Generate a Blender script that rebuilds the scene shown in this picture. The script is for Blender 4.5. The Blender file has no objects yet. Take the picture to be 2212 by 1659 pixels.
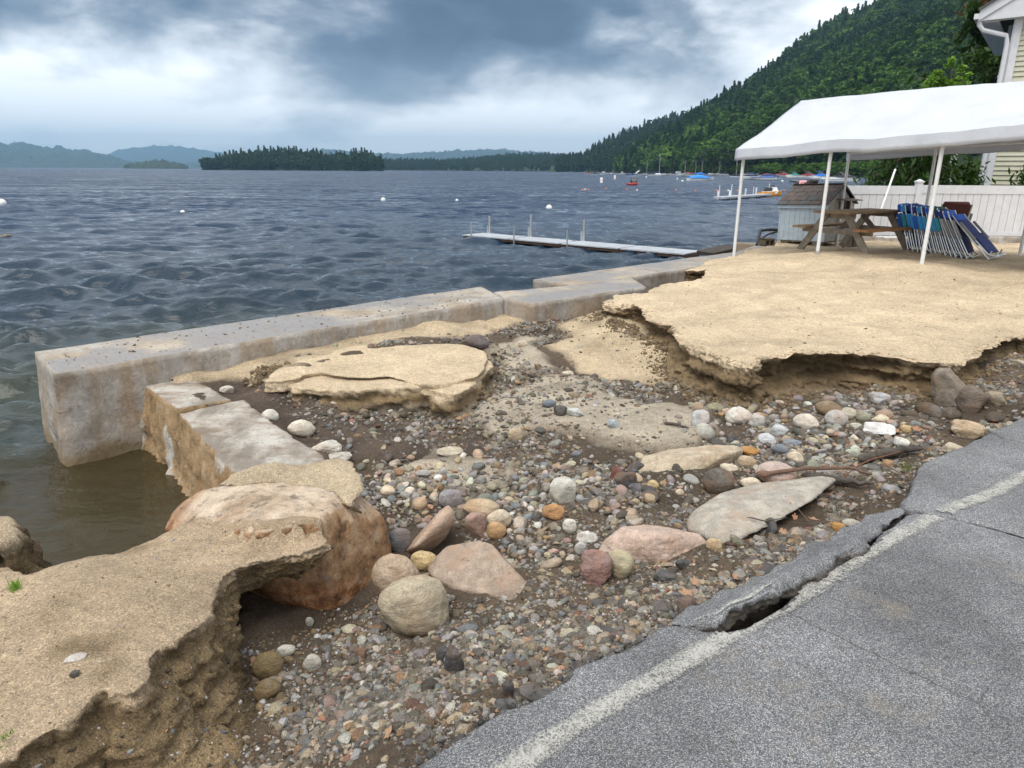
import bpy, bmesh, math, random
import numpy as np
from mathutils import Vector, Matrix, geometry

random.seed(7); rng = np.random.default_rng(7)
sc = bpy.context.scene
COL = sc.collection
PI = math.pi
R = math.radians

# ------------------------------------------------------------------ camera
EYE = 1.6
F, CX, CY = 1500.0, 1106.0, 829.5          # focal length / centre of a 2212 x 1659 frame
PITCH, ROLL = R(17.13), R(0.36)
_f = Vector((0, math.cos(PITCH), -math.sin(PITCH)))
_r0, _u0 = Vector((1, 0, 0)), Vector((0, math.sin(PITCH), math.cos(PITCH)))
_r = _r0*math.cos(ROLL) + _u0*math.sin(ROLL)
_u = _u0*math.cos(ROLL) - _r0*math.sin(ROLL)
cam_d = bpy.data.cameras.new('camera'); cam = bpy.data.objects.new('camera', cam_d); COL.objects.link(cam)
cam_d.sensor_width = 36; cam_d.lens = 36*F/2212; cam_d.clip_start = .05; cam_d.clip_end = 30000
cam.matrix_world = Matrix(((_r.x, _u.x, -_f.x, 0), (_r.y, _u.y, -_f.y, 0), (_r.z, _u.z, -_f.z, EYE), (0, 0, 0, 1)))
sc.camera = cam

def ray(px, py): return _f + _r*((px-CX)/F) + _u*((CY-py)/F)
def atz(px, py, z=0.0):
    d = ray(px, py); t = (z-EYE)/d.z; return Vector((d.x*t, d.y*t, z))
def aty(px, py, Y):
    d = ray(px, py); t = Y/d.y; return Vector((d.x*t, Y, EYE+d.z*t))
def proj(P):
    P = np.asarray(P, float).reshape(-1, 3) - np.array([0, 0, EYE])
    w = P@np.array(_f); w = np.where(w < .05, .05, w)
    return np.stack([CX+F*(P@np.array(_r))/w, CY-F*(P@np.array(_u))/w, w], 1)
def xy(lst, z=0.0): return np.array([atz(p[0], p[1], p[2] if len(p) > 2 else z)[:2] for p in lst])

# ------------------------------------------------------------------ nodes helper
class NT:
    def __init__(s, tree): s.t = tree; s.n = tree.nodes; s.l = tree.links; s.n.clear()
    def new(s, typ, **kw):
        nd = s.n.new(typ)
        for k, v in kw.items(): setattr(nd, k, v)
        return nd
    def put(s, nd, key, val):
        if val is None: return
        i = nd.inputs[key]
        if hasattr(val, 'is_output') or hasattr(val, 'links'): s.l.new(val, i)
        else:
            if hasattr(i.default_value, '__len__') and not hasattr(val, '__len__'): val = [val]*len(i.default_value)
            if hasattr(i.default_value, '__len__') and len(i.default_value) == 4 and len(val) == 3: val = (*val, 1)
            i.default_value = val
    def math(s, op, a, b=None, c=None, clamp=False):
        nd = s.new('ShaderNodeMath', operation=op, use_clamp=clamp); s.put(nd, 0, a); s.put(nd, 1, b); s.put(nd, 2, c); return nd.outputs[0]
    def noise(s, vec, scale, detail=4, rough=.5, dist=0, out='Fac'):
        nd = s.new('ShaderNodeTexNoise'); s.put(nd, 'Vector', vec); s.put(nd, 'Scale', scale); s.put(nd, 'Detail', detail); s.put(nd, 'Roughness', rough); s.put(nd, 'Distortion', dist)
        return nd.outputs[out]
    def voro(s, vec, scale, out='Color', feature='F1', rand=1):
        nd = s.new('ShaderNodeTexVoronoi', feature=feature); s.put(nd, 'Vector', vec); s.put(nd, 'Scale', scale); s.put(nd, 'Randomness', rand); return nd.outputs[out]
    def ramp(s, fac, pts):
        nd = s.new('ShaderNodeValToRGB'); s.put(nd, 0, fac); e = nd.color_ramp.elements
        while len(e) < len(pts): e.new(.5)
        for k, (p, c) in enumerate(pts):
            e[k].position = p; e[k].color = (c, c, c, 1) if not hasattr(c, '__len__') else (*c, 1)
        return nd.outputs[0]
    def mix(s, fac, a, b, mode='MIX'):
        nd = s.new('ShaderNodeMix', data_type='RGBA', blend_type=mode); s.put(nd, 0, fac); s.put(nd, 6, a); s.put(nd, 7, b); return nd.outputs[2]
    def map(s, vec, scale=(1, 1, 1), rot=(0, 0, 0), loc=(0, 0, 0)):
        nd = s.new('ShaderNodeMapping'); s.put(nd, 0, vec); s.put(nd, 1, loc); s.put(nd, 2, rot); s.put(nd, 3, scale); return nd.outputs[0]
    def attr(s, name, kind='GEOMETRY', out='Color'):
        nd = s.new('ShaderNodeAttribute', attribute_name=name, attribute_type=kind); return nd.outputs[out]
    def obj(s): return s.new('ShaderNodeTexCoord').outputs['Object']
    def pos(s): return s.new('ShaderNodeNewGeometry').outputs['Position']
    def bump(s, h, strength=.4, dist=.02, prev=None):
        nd = s.new('ShaderNodeBump'); s.put(nd, 'Height', h); s.put(nd, 'Strength', strength); s.put(nd, 'Distance', dist)
        if prev is not None: s.put(nd, 'Normal', prev)
        return nd.outputs[0]
    def bsdf(s, col, rough=.7, normal=None, **kw):
        nd = s.new('ShaderNodeBsdfPrincipled'); s.put(nd, 'Base Color', col); s.put(nd, 'Roughness', rough)
        if normal is not None: s.put(nd, 'Normal', normal)
        for k, v in kw.items(): s.put(nd, k.replace('_', ' '), v)
        return nd.outputs[0]
    def out(s, sh, disp=None):
        o = s.new('ShaderNodeOutputMaterial'); s.l.new(sh, o.inputs[0])
def material(name):
    m = bpy.data.materials.new(name); m.use_nodes = True; return m, NT(m.node_tree)

# ------------------------------------------------------------------ world: overcast daylight over a Nishita sky
SUN_EL, SUN_AZ = R(65), R(-150)              # azimuth from +Y towards +X
w = bpy.data.worlds.new('World'); sc.world = w; w.use_nodes = True
n = NT(w.node_tree)
sky = n.new('ShaderNodeTexSky', sky_type='NISHITA'); sky.sun_disc = False; sky.sun_elevation = SUN_EL; sky.sun_rotation = SUN_AZ
D = n.new('ShaderNodeTexCoord').outputs['Generated']
sx = n.new('ShaderNodeSeparateXYZ'); n.l.new(D, sx.inputs[0]); X_, Y_, Z_ = sx.outputs
az = n.math('ARCTAN2', X_, Y_); el = n.math('ARCSINE', n.math('MINIMUM', n.math('MAXIMUM', Z_, -1), 1))
zz = n.math('ADD', n.math('MAXIMUM', Z_, 0.0), .22)
cv = n.new('ShaderNodeCombineXYZ'); n.put(cv, 0, n.math('DIVIDE', X_, zz)); n.put(cv, 1, n.math('DIVIDE', Y_, zz)); cv = cv.outputs[0]
big = n.noise(n.map(D, scale=(1, 1, 2.6), loc=(3.1, 1.7, 0)), 2.3, 3, .5)
puf = n.noise(n.map(D, scale=(1, 1, 2.3), rot=(0, .12, 0), loc=(7.4, 2.2, 3)), 4.6, 9, .55, .25)
fin = n.noise(n.map(D, scale=(1, 1, 2.0), loc=(1.4, 5.2, 6)), 15, 7, .58, .2)
def guide(px, py, sa, se, amp):
    d = ray(px, py).normalized(); a0, e0 = math.atan2(d.x, d.y), math.asin(d.z)
    a = n.math('MULTIPLY', n.math('SUBTRACT', az, a0), 1/R(sa)); e = n.math('MULTIPLY', n.math('SUBTRACT', el, e0), 1/R(se))
    q = n.math('ADD', n.math('MULTIPLY', a, a), n.math('MULTIPLY', e, e))
    return n.math('MULTIPLY', n.math('EXPONENT', n.math('MULTIPLY', q, -1)), amp)
B = n.math('ADD', .67, n.math('MULTIPLY', n.math('SUBTRACT', puf, .5), 1.75))
B = n.math('ADD', B, n.math('MULTIPLY', n.math('SUBTRACT', big, .5), .5))
B = n.math('ADD', B, n.math('MULTIPLY', n.math('SUBTRACT', fin, .5), .5))
for g in ((1200, 40, 16, 7, -.52), (900, 130, 8, 3.6, -.14), (1450, 90, 9, 4, -.12), (600, 50, 10, 4, -.24), (80, 10, 10, 3.2, -.30),
          (140, 165, 11, 3.4, .34), (420, 170, 7, 2.2, .12), (1330, 240, 11, 3.5, .34), (1750, 130, 7, 6, .22), (900, 300, 36, 3.0, .30), (330, 250, 8, 1.6, -.07)):
    B = n.math('ADD', B, guide(*g))
cloud = n.ramp(B, [(.02, (.030, .047, .080)), (.2, (.060, .086, .130)), (.38, (.155, .182, .222)), (.55, (.325, .35, .385)), (.72, (.50, .52, .545)), (.9, (.70, .705, .71))])
low = n.ramp(n.math('ABSOLUTE', el), [(0, 1), (.16, 0)])
cloud = n.mix(n.math('MULTIPLY', low, .32), cloud, (.53, .56, .60, 1))
cov = n.ramp(puf, [(.22, .86), (.45, .97)])
SKYS = .06
skyc = n.mix(1.0, sky.outputs[0], (SKYS, SKYS, SKYS, 1), 'MULTIPLY')
fin_c = n.mix(cov, skyc, cloud)
gr = n.math('GREATER_THAN', Z_, -.03)
fin_c = n.mix(gr, (.08, .085, .085, 1), fin_c)
bg = n.new('ShaderNodeBackground'); n.l.new(fin_c, bg.inputs[0]); bg.inputs[1].default_value = 1.0
wo = n.new('ShaderNodeOutputWorld'); n.l.new(bg.outputs[0], wo.inputs[0])

sd = bpy.data.lights.new('sun', 'SUN'); sd.energy = 1.5; sd.angle = R(42); sd.color = (1, .955, .88)
sun = bpy.data.objects.new('sun', sd); COL.objects.link(sun); sun['kind'] = 'helper'
_sd = Vector((math.sin(SUN_AZ)*math.cos(SUN_EL), math.cos(SUN_AZ)*math.cos(SUN_EL), math.sin(SUN_EL)))
sun.rotation_euler = _sd.to_track_quat('Z', 'Y').to_euler()

vs = sc.view_settings
sc.display_settings.display_device = 'sRGB'; vs.view_transform = 'Standard'; vs.look = 'None'; vs.exposure = 1.12; vs.gamma = 1; vs.use_curve_mapping = False
sc.cycles.use_denoising = True; sc.cycles.max_bounces = 6; sc.cycles.diffuse_bounces = 3; sc.cycles.glossy_bounces = 3
sc.cycles.transparent_max_bounces = 8; sc.cycles.volume_bounces = 3; sc.cycles.adaptive_threshold = .015

# ------------------------------------------------------------------ numeric helpers
def _hash(i, j, k, seed):
    with np.errstate(over='ignore'):
        h = (i.astype(np.uint32)*np.uint32(374761393) + j.astype(np.uint32)*np.uint32(668265263) + k.astype(np.uint32)*np.uint32(2246822519) + np.uint32((seed*3266489917) & 0xffffffff))
        h = (h ^ (h >> np.uint32(13)))*np.uint32(1274126177); h = (h ^ (h >> np.uint32(16)))*np.uint32(2654435761); h = h ^ (h >> np.uint32(15))
    return (h & np.uint32(0xffff)).astype(np.float64)/65535.0
def vnoise(P, seed=0):
    P = np.asarray(P, float); i = np.floor(P).astype(np.int64); f = P-i; f = f*f*f*(f*(f*6-15)+10)
    r = 0
    for a in (0, 1):
        wa = f[:, 0] if a else 1-f[:, 0]
        for b in (0, 1):
            wb = f[:, 1] if b else 1-f[:, 1]
            for c in (0, 1):
                wc = f[:, 2] if c else 1-f[:, 2]
                r = r + wa*wb*wc*_hash(i[:, 0]+a, i[:, 1]+b, i[:, 2]+c, seed)
    return r*2-1
def fbm(P, scale=1.0, octv=4, seed=0, gain=.5):
    P = np.asarray(P, float)
    if P.shape[1] == 2: P = np.concatenate([P, np.zeros((len(P), 1))], 1)
    P = P*scale; s, a = 0, 1.0; tot = 0
    for o in range(octv):
        s = s+a*vnoise(P+o*17.3, seed+o*7); tot += a; a *= gain; P = P*2.03
    return s/tot*1.6
def inpoly(P, poly):
    x, y = P[:, 0], P[:, 1]; c = np.zeros(len(P), bool); q = np.asarray(poly); m = len(q)
    for i in range(m):
        x0, y0 = q[i][:2]; x1, y1 = q[(i+1) % m][:2]
        if y0 == y1: continue
        c ^= ((y0 > y) != (y1 > y)) & (x < (x1-x0)*(y-y0)/(y1-y0)+x0)
    return c
def seg_dist(P, poly, closed=True):
    d = np.full(len(P), 1e9); q = np.asarray(poly)[:, :2]; m = len(q)
    for i in range(m if closed else m-1):
        a, b = q[i], q[(i+1) % m]; ab = b-a; L = max(ab@ab, 1e-12)
        t = np.clip(((P[:, :2]-a)@ab)/L, 0, 1); d = np.minimum(d, np.hypot(P[:, 0]-a[0]-t*ab[0], P[:, 1]-a[1]-t*ab[1]))
    return d
def sstep(a, b, x):
    t = np.clip((x-a)/(b-a), 0, 1); return t*t*(3-2*t)
def idw(P, ctrl, p=3.0, eps=.12):
    c = np.asarray(ctrl, float); out = np.empty(len(P))
    for s in range(0, len(P), 20000):
        q = P[s:s+20000]; d2 = (q[:, None, 0]-c[None, :, 0])**2+(q[:, None, 1]-c[None, :, 1])**2+eps*eps
        wt = d2**(-p/2); out[s:s+20000] = (wt@c[:, 2])/wt.sum(1)
    return out

# ------------------------------------------------------------------ mesh helpers
def link(name, me, parent=None):
    o = bpy.data.objects.new(name, me); COL.objects.link(o)
    if parent is not None: o.parent = parent
    return o
def np_mesh(name, V, Fc, mat, smooth=True, col=None, parent=None, attrs=None, sharp=None):
    V = np.asarray(V, np.float32); Fc = np.asarray(Fc, np.int32); k = Fc.shape[1]
    me = bpy.data.meshes.new(name); me.vertices.add(len(V)); me.vertices.foreach_set('co', V.ravel())
    me.loops.add(Fc.size); me.loops.foreach_set('vertex_index', Fc.ravel())
    me.polygons.add(len(Fc)); me.polygons.foreach_set('loop_start', np.arange(0, Fc.size, k, dtype=np.int32))
    me.update(calc_edges=True); me.validate()
    me.polygons.foreach_set('use_smooth', np.full(len(me.polygons), smooth))
    if col is not None:
        a = me.color_attributes.new('soil', 'FLOAT_COLOR', 'POINT'); c = np.ones((len(V), 4), np.float32); c[:, :3] = col; a.data.foreach_set('color', c.ravel())
    for nm, v in (attrs or {}).items():
        a = me.attributes.new(nm, 'FLOAT', 'POINT'); a.data.foreach_set('value', np.asarray(v, np.float32))
    if sharp: me.set_sharp_from_angle(angle=sharp)
    me.materials.append(mat); return link(name, me, parent)
def tag(o, label=None, cat=None, group=None, kind=None):
    if label: o['label'] = label
    if cat: o['category'] = cat
    if group: o['group'] = group
    if kind: o['kind'] = kind
    return o
def thing(name, label, cat, loc=(0, 0, 0), rz=0, group=None):
    o = bpy.data.objects.new(name, None); o.empty_display_size = .2; COL.objects.link(o); o.location = loc; o.rotation_euler = (0, 0, rz)
    return tag(o, label, cat, group)
def copy_tree(o, parent=None):
    c = o.copy(); COL.objects.link(c)
    if parent is not None: c.parent = parent
    for ch in o.children: copy_tree(ch, c)
    return c

class MB:
    """collects simple shapes, then becomes one mesh object"""
    def __init__(s): s.v = []; s.f = []
    def add(s, vs, fs):
        o = len(s.v); s.v += [tuple(v) for v in vs]; s.f += [tuple(i+o for i in f) for f in fs]; return s
    def box(s, c, size, rot=None, top=1.0):
        x, y, z = (k/2 for k in size); M = rot or Matrix.Identity(3); c = Vector(c)
        vs = [c+M@Vector((sx*x*(top if sz > 0 else 1), sy*y*(top if sz > 0 else 1), sz*z)) for sz in (-1, 1) for sx, sy in ((-1, -1), (1, -1), (1, 1), (-1, 1))]
        return s.add(vs, [(3, 2, 1, 0), (4, 5, 6, 7), (0, 1, 5, 4), (1, 2, 6, 5), (2, 3, 7, 6), (3, 0, 4, 7)])
    def beam(s, a, b, wd, th, up=(0, 0, 1)):
        a, b = Vector(a), Vector(b); d = (b-a); L = d.length; d.normalize(); up = Vector(up)
        sd_ = d.cross(up)
        if sd_.length < 1e-4: sd_ = d.cross(Vector((1, 0, 0)))
        sd_.normalize(); u2 = sd_.cross(d)
        M = Matrix((sd_, d, u2)).transposed(); return s.box((a+b)/2, (wd, L, th), M)
    def tube(s, pts, r, seg=8, cap=True):
        pts = [Vector(p) for p in pts]; m = len(pts); rr = r if hasattr(r, '__len__') else [r]*m; rings = []; prev = None
        for i, p in enumerate(pts):
            t = (pts[min(i+1, m-1)]-pts[max(i-1, 0)]).normalized()
            a = t.orthogonal().normalized() if prev is None else (prev-t*prev.dot(t)).normalized(); prev = a; b = t.cross(a)
            rings.append([p+(a*math.cos(2*PI*k/seg)+b*math.sin(2*PI*k/seg))*rr[i] for k in range(seg)])
        vs = [v for rg in rings for v in rg]; fs = []
        for i in range(m-1):
            for k in range(seg): fs.append((i*seg+k, i*seg+(k+1) % seg, (i+1)*seg+(k+1) % seg, (i+1)*seg+k))
        if cap: fs.append(tuple(reversed(range(seg)))); fs.append(tuple((m-1)*seg+k for k in range(seg)))
        return s.add(vs, fs)
    def prism(s, poly, z0, z1):
        m = len(poly); vs = [(p[0], p[1], z0) for p in poly]+[(p[0], p[1], z1) for p in poly]
        return s.add(vs, [tuple(reversed(range(m))), tuple(range(m, 2*m))]+[(i, (i+1) % m, m+(i+1) % m, m+i) for i in range(m)])
    def ball(s, c, r, seg=10, rings=6):
        c = Vector(c); r = Vector((r, r, r)) if not hasattr(r, '__len__') else Vector(r); vs = [c+Vector((0, 0, r.z))]; fs = []
        for i in range(1, rings):
            a = PI*i/rings
            for k in range(seg): b = 2*PI*k/seg; vs.append(c+Vector((r.x*math.sin(a)*math.cos(b), r.y*math.sin(a)*math.sin(b), r.z*math.cos(a))))
        vs.append(c-Vector((0, 0, r.z))); L = len(vs)-1
        for k in range(seg): fs.append((0, 1+k, 1+(k+1) % seg)); fs.append((L, L-seg+(k+1) % seg, L-seg+k))
        for i in range(rings-2):
            for k in range(seg): a = 1+i*seg; fs.append((a+k, a+seg+k, a+seg+(k+1) % seg, a+(k+1) % seg))
        return s.add(vs, fs)
    def xf(s, M):
        s.v = [tuple(M@Vector(v)) for v in s.v]; return s
    def build(s, name, mat, parent=None, smooth=True, angle=40, bevel=0):
        me = bpy.data.meshes.new(name); me.from_pydata(s.v, [], s.f); me.validate()
        bm = bmesh.new(); bm.from_mesh(me); bmesh.ops.recalc_face_normals(bm, faces=bm.faces)
        if bevel: bmesh.ops.bevel(bm, geom=[e for e in bm.edges if e.is_manifold and e.calc_face_angle(0) > .6], offset=bevel, segments=1, affect='EDGES')
        bm.to_mesh(me); bm.free()
        me.polygons.foreach_set('use_smooth', [smooth]*len(me.polygons))
        if smooth: me.set_sharp_from_angle(angle=R(angle))
        me.materials.append(mat); return link(name, me, parent)
# ------------------------------------------------------------------ the great boulder of the bank
def granite_material():
    m, n = material('granite'); P = n.obj()
    geo = n.new('ShaderNodeNewGeometry'); sn = n.new('ShaderNodeSeparateXYZ'); n.l.new(geo.outputs['Normal'], sn.inputs[0]); sp = n.new('ShaderNodeSeparateXYZ'); n.l.new(P, sp.inputs[0])
    g = n.noise(P, 210, 3, .65); st = n.noise(n.map(P, scale=(7, 7, 1.3), rot=(.45, -.5, 0)), 2, 7, .68)
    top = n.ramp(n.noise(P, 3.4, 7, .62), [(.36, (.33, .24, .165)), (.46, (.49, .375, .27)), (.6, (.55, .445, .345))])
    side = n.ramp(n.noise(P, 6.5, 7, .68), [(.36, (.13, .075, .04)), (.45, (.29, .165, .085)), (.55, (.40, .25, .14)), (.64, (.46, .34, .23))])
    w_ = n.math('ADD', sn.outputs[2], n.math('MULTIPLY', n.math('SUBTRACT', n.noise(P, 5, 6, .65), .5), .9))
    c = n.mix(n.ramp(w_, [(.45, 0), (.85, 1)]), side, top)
    # rust bleeding from the lower part of the stone
    org = n.math('ADD', n.math('MULTIPLY', n.math('ADD', sp.outputs[2], .24), -3.2), n.math('MULTIPLY', n.math('SUBTRACT', n.noise(P, 3.0, 6, .62), .5), 2.2))
    org = n.math('ADD', org, n.math('MULTIPLY', n.math('ADD', sp.outputs[0], .95), -1.1))
    c = n.mix(n.ramp(org, [(.15, 0), (.7, .85)]), c, n.ramp(n.noise(P, 16, 6, .7), [(.38, (.15, .06, .025)), (.5, (.37, .165, .07)), (.62, (.50, .31, .19))]))
    c = n.mix(n.ramp(n.noise(P, 7, 6, .65), [(.58, 0), (.66, .5)]), c, (.31, .28, .24, 1)); c = n.mix(n.ramp(n.noise(P, 12, 6, .7), [(.56, 0), (.64, .7)]), c, (.09, .07, .05, 1))
    c = n.mix(1, c, n.ramp(st, [(.36, .66), (.5, 1), (.64, 1.18)]), 'MULTIPLY'); c = n.mix(1, c, n.ramp(g, [(.3, .66), (.5, 1), (.7, 1.32)]), 'MULTIPLY')
    b = n.bump(g, .4, .004); b = n.bump(n.noise(P, 26, 6, .68), .7, .02, b); b = n.bump(st, .6, .04, b)
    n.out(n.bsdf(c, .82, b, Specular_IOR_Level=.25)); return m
GRAN = granite_material()
_ico = {}
def ico(sub):
    if sub not in _ico:
        bm = bmesh.new(); bmesh.ops.create_icosphere(bm, subdivisions=sub, radius=1)
        _ico[sub] = (np.array([v.co[:] for v in bm.verts]), np.array([[v.index for v in f.verts] for f in bm.faces])); bm.free()
    return _ico[sub]
def rock_shape(seed, kind, sub):
    U, T = ico(sub); g = np.random.default_rng(seed)
    if kind == 'round':
        nn = g.normal(size=(7, 3)); nn /= np.linalg.norm(nn, axis=1)[:, None]; d = g.uniform(.78, 1.05, 7); p = 7
    else:
        nn = g.normal(size=(11, 3)); nn /= np.linalg.norm(nn, axis=1)[:, None]; nn = np.vstack([nn, [[0, 0, 1], [0, 0, -1], [1, 0, 0], [-1, 0, 0], [0, 1, 0], [0, -1, 0]]]); d = np.concatenate([g.uniform(.6, .95, 11), np.full(6, .98)]); p = 26
    r = (np.clip(U@nn.T, 0, None)/d)**p; r = np.concatenate([r, np.full((len(U), 1), .9**p if kind != 'round' else .93**p)], 1).sum(1)**(-1/p)
    a, f = (.05, 1.5) if kind == 'round' else (.07, 2.2)
    r = r*(1+a*fbm(U+seed, f, 2, seed)+(.025 if sub > 3 else .0)*fbm(U+seed, 6, 3, seed+1)); V = U*r[:, None]
    e = (V.max(0)-V.min(0))/2; V = (V-(V.max(0)+V.min(0))/2)/e
    return V, T
OCC = []                                    # discs already taken on the bed
def hull_rock(name, pts, mat, sub, p=22, noise=.03, seed=1, colobj=None, nf=3.0):
    """hull of measured points, edges softened, faces chipped"""
    Q = np.array([list(atz(*q)) for q in pts]); c = Q.mean(0)
    bm = bmesh.new(); [bm.verts.new(q) for q in Q]; bmesh.ops.convex_hull(bm, input=bm.verts); bm.normal_update()
    pl = [(np.array(f.normal[:]), float(np.dot(np.array(f.normal[:]), np.array(f.verts[0].co[:])-c))) for f in bm.faces if f.calc_area() > 1e-6]; bm.free()
    N_ = np.array([a for a, b in pl]); d = np.maximum(np.array([b for a, b in pl]), .02); U, T = ico(sub)
    S = np.clip(U@N_.T, 1e-6, None)/d; mx = S.max(1); r = 1/(mx*((S/mx[:, None])**p).sum(1)**(1/p)); V = U*r[:, None]*1.02
    sz = np.ptp(V, axis=0).max(); q = V/sz; rid = 1-np.abs(fbm(q, nf*1.6, 3, seed+8)); chip = np.floor(fbm(q, nf*1.3, 3, seed+5)*3.2)/3.2
    V = V*(1+noise*fbm(q, nf, 4, seed)+noise*.5*chip+noise*.35*(rid-.7)+noise*.42*fbm(q, nf*6, 5, seed+3)+noise*.2*fbm(q, nf*20, 3, seed+4))[:, None]
    o = np_mesh(name, V+c if colobj is None else V, T, mat, sharp=None)
    if colobj is not None: o.location = c; o.color = (*colobj, 1)
    OCC.append((c[0], c[1], np.ptp(V[:, :2], axis=0).max()*.42)); return o
BOULDER = hull_rock('boulder', [(365,1152,-.22),(388,1106,-.15),(405,1088,-.11),(450,1062,-.06),(545,1036,-.02),(700,1041,-.02),(748,1062,-.03),(560,1150,.015),(680,1122,.015),(730,1085,0),(700,1160,-.08),(540,1300,-.52),(600,1322,-.56),(640,1335,-.58),(720,1336,-.58),(788,1292,-.55),
  (848,1210,-.47),(843,1175,-.36),(832,1115,-.2),(782,1072,-.08),(560,1260,-.3),(540,1300,-.8),(600,1325,-.85),(720,1338,-.85),(792,1294,-.85),(848,1212,-.8),(420,1150,-.7),(400,1095,-.8),(700,1060,-.8)], GRAN, 6, 60, .034, 3, nf=2.6)
tag(BOULDER, 'huge granite boulder, pale on top and rusty orange below, under a crust of sand', 'boulder')
from mathutils.bvhtree import BVHTree
def over(objs):
    bv = [BVHTree.FromPolygons([x.co.copy() for x in o.data.vertices], [tuple(p.vertices) for p in o.data.polygons]) for o in objs]
    def f(P):
        z = np.full(len(P), -9.)
        for i, p in enumerate(P):
            for b in bv:
                h = b.ray_cast(Vector((p[0], p[1], 1.0)), Vector((0, 0, -1)))
                if h[0] is not None: z[i] = max(z[i], h[0].z)
        return z
    return f
BOULDER_Z = over([BOULDER])
# ------------------------------------------------------------------ materials of the setting
def earth_material():
    m, n = material('earth'); P = n.obj(); c = n.attr('soil')
    g1 = n.noise(P, 260, 2, .6); g2 = n.voro(P, 210, 'Color'); g3 = n.noise(P, 22, 6, .6); g4 = n.noise(P, 3.2, 5, .55)
    gv = n.new('ShaderNodeSeparateColor'); n.l.new(g2, gv.inputs[0])
    k = n.math('MULTIPLY', n.ramp(gv.outputs[0], [(0, .62), (.35, .92), (.8, 1.05), (1, 1.5)]), n.ramp(g1, [(.3, .78), (.7, 1.2)]))
    k = n.math('MULTIPLY', k, n.ramp(g3, [(.3, .82), (.7, 1.12)])); k = n.math('MULTIPLY', k, n.ramp(g4, [(.32, .86), (.68, 1.1)]))
    kk = n.new('ShaderNodeCombineColor'); [n.l.new(k, kk.inputs[i]) for i in range(3)]
    col = n.mix(1.0, c, kk.outputs[0], 'MULTIPLY')
    sp = n.voro(P, 46, 'Distance'); spm = n.ramp(sp, [(.09, 1), (.13, 0)])
    spc = n.ramp(n.noise(P, 31, 1), [(.35, (.05, .045, .04)), (.5, (.30, .22, .14)), (.62, (.5, .47, .42))])
    msk = n.math('MULTIPLY', spm, n.ramp(n.noise(P, 7, 3), [(.5, 0), (.58, .8)]))
    col = n.mix(msk, col, spc)
    b = n.bump(g1, .6, .005); b = n.bump(n.noise(P, 60, 5, .65), .6, .02, b); b = n.bump(n.noise(P, 11, 5, .6), .5, .05, b); b = n.bump(n.noise(P, 3.6, 3, .55), .35, .09, b)
    n.out(n.bsdf(col, .93, b, Specular_IOR_Level=.2)); return m
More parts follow.
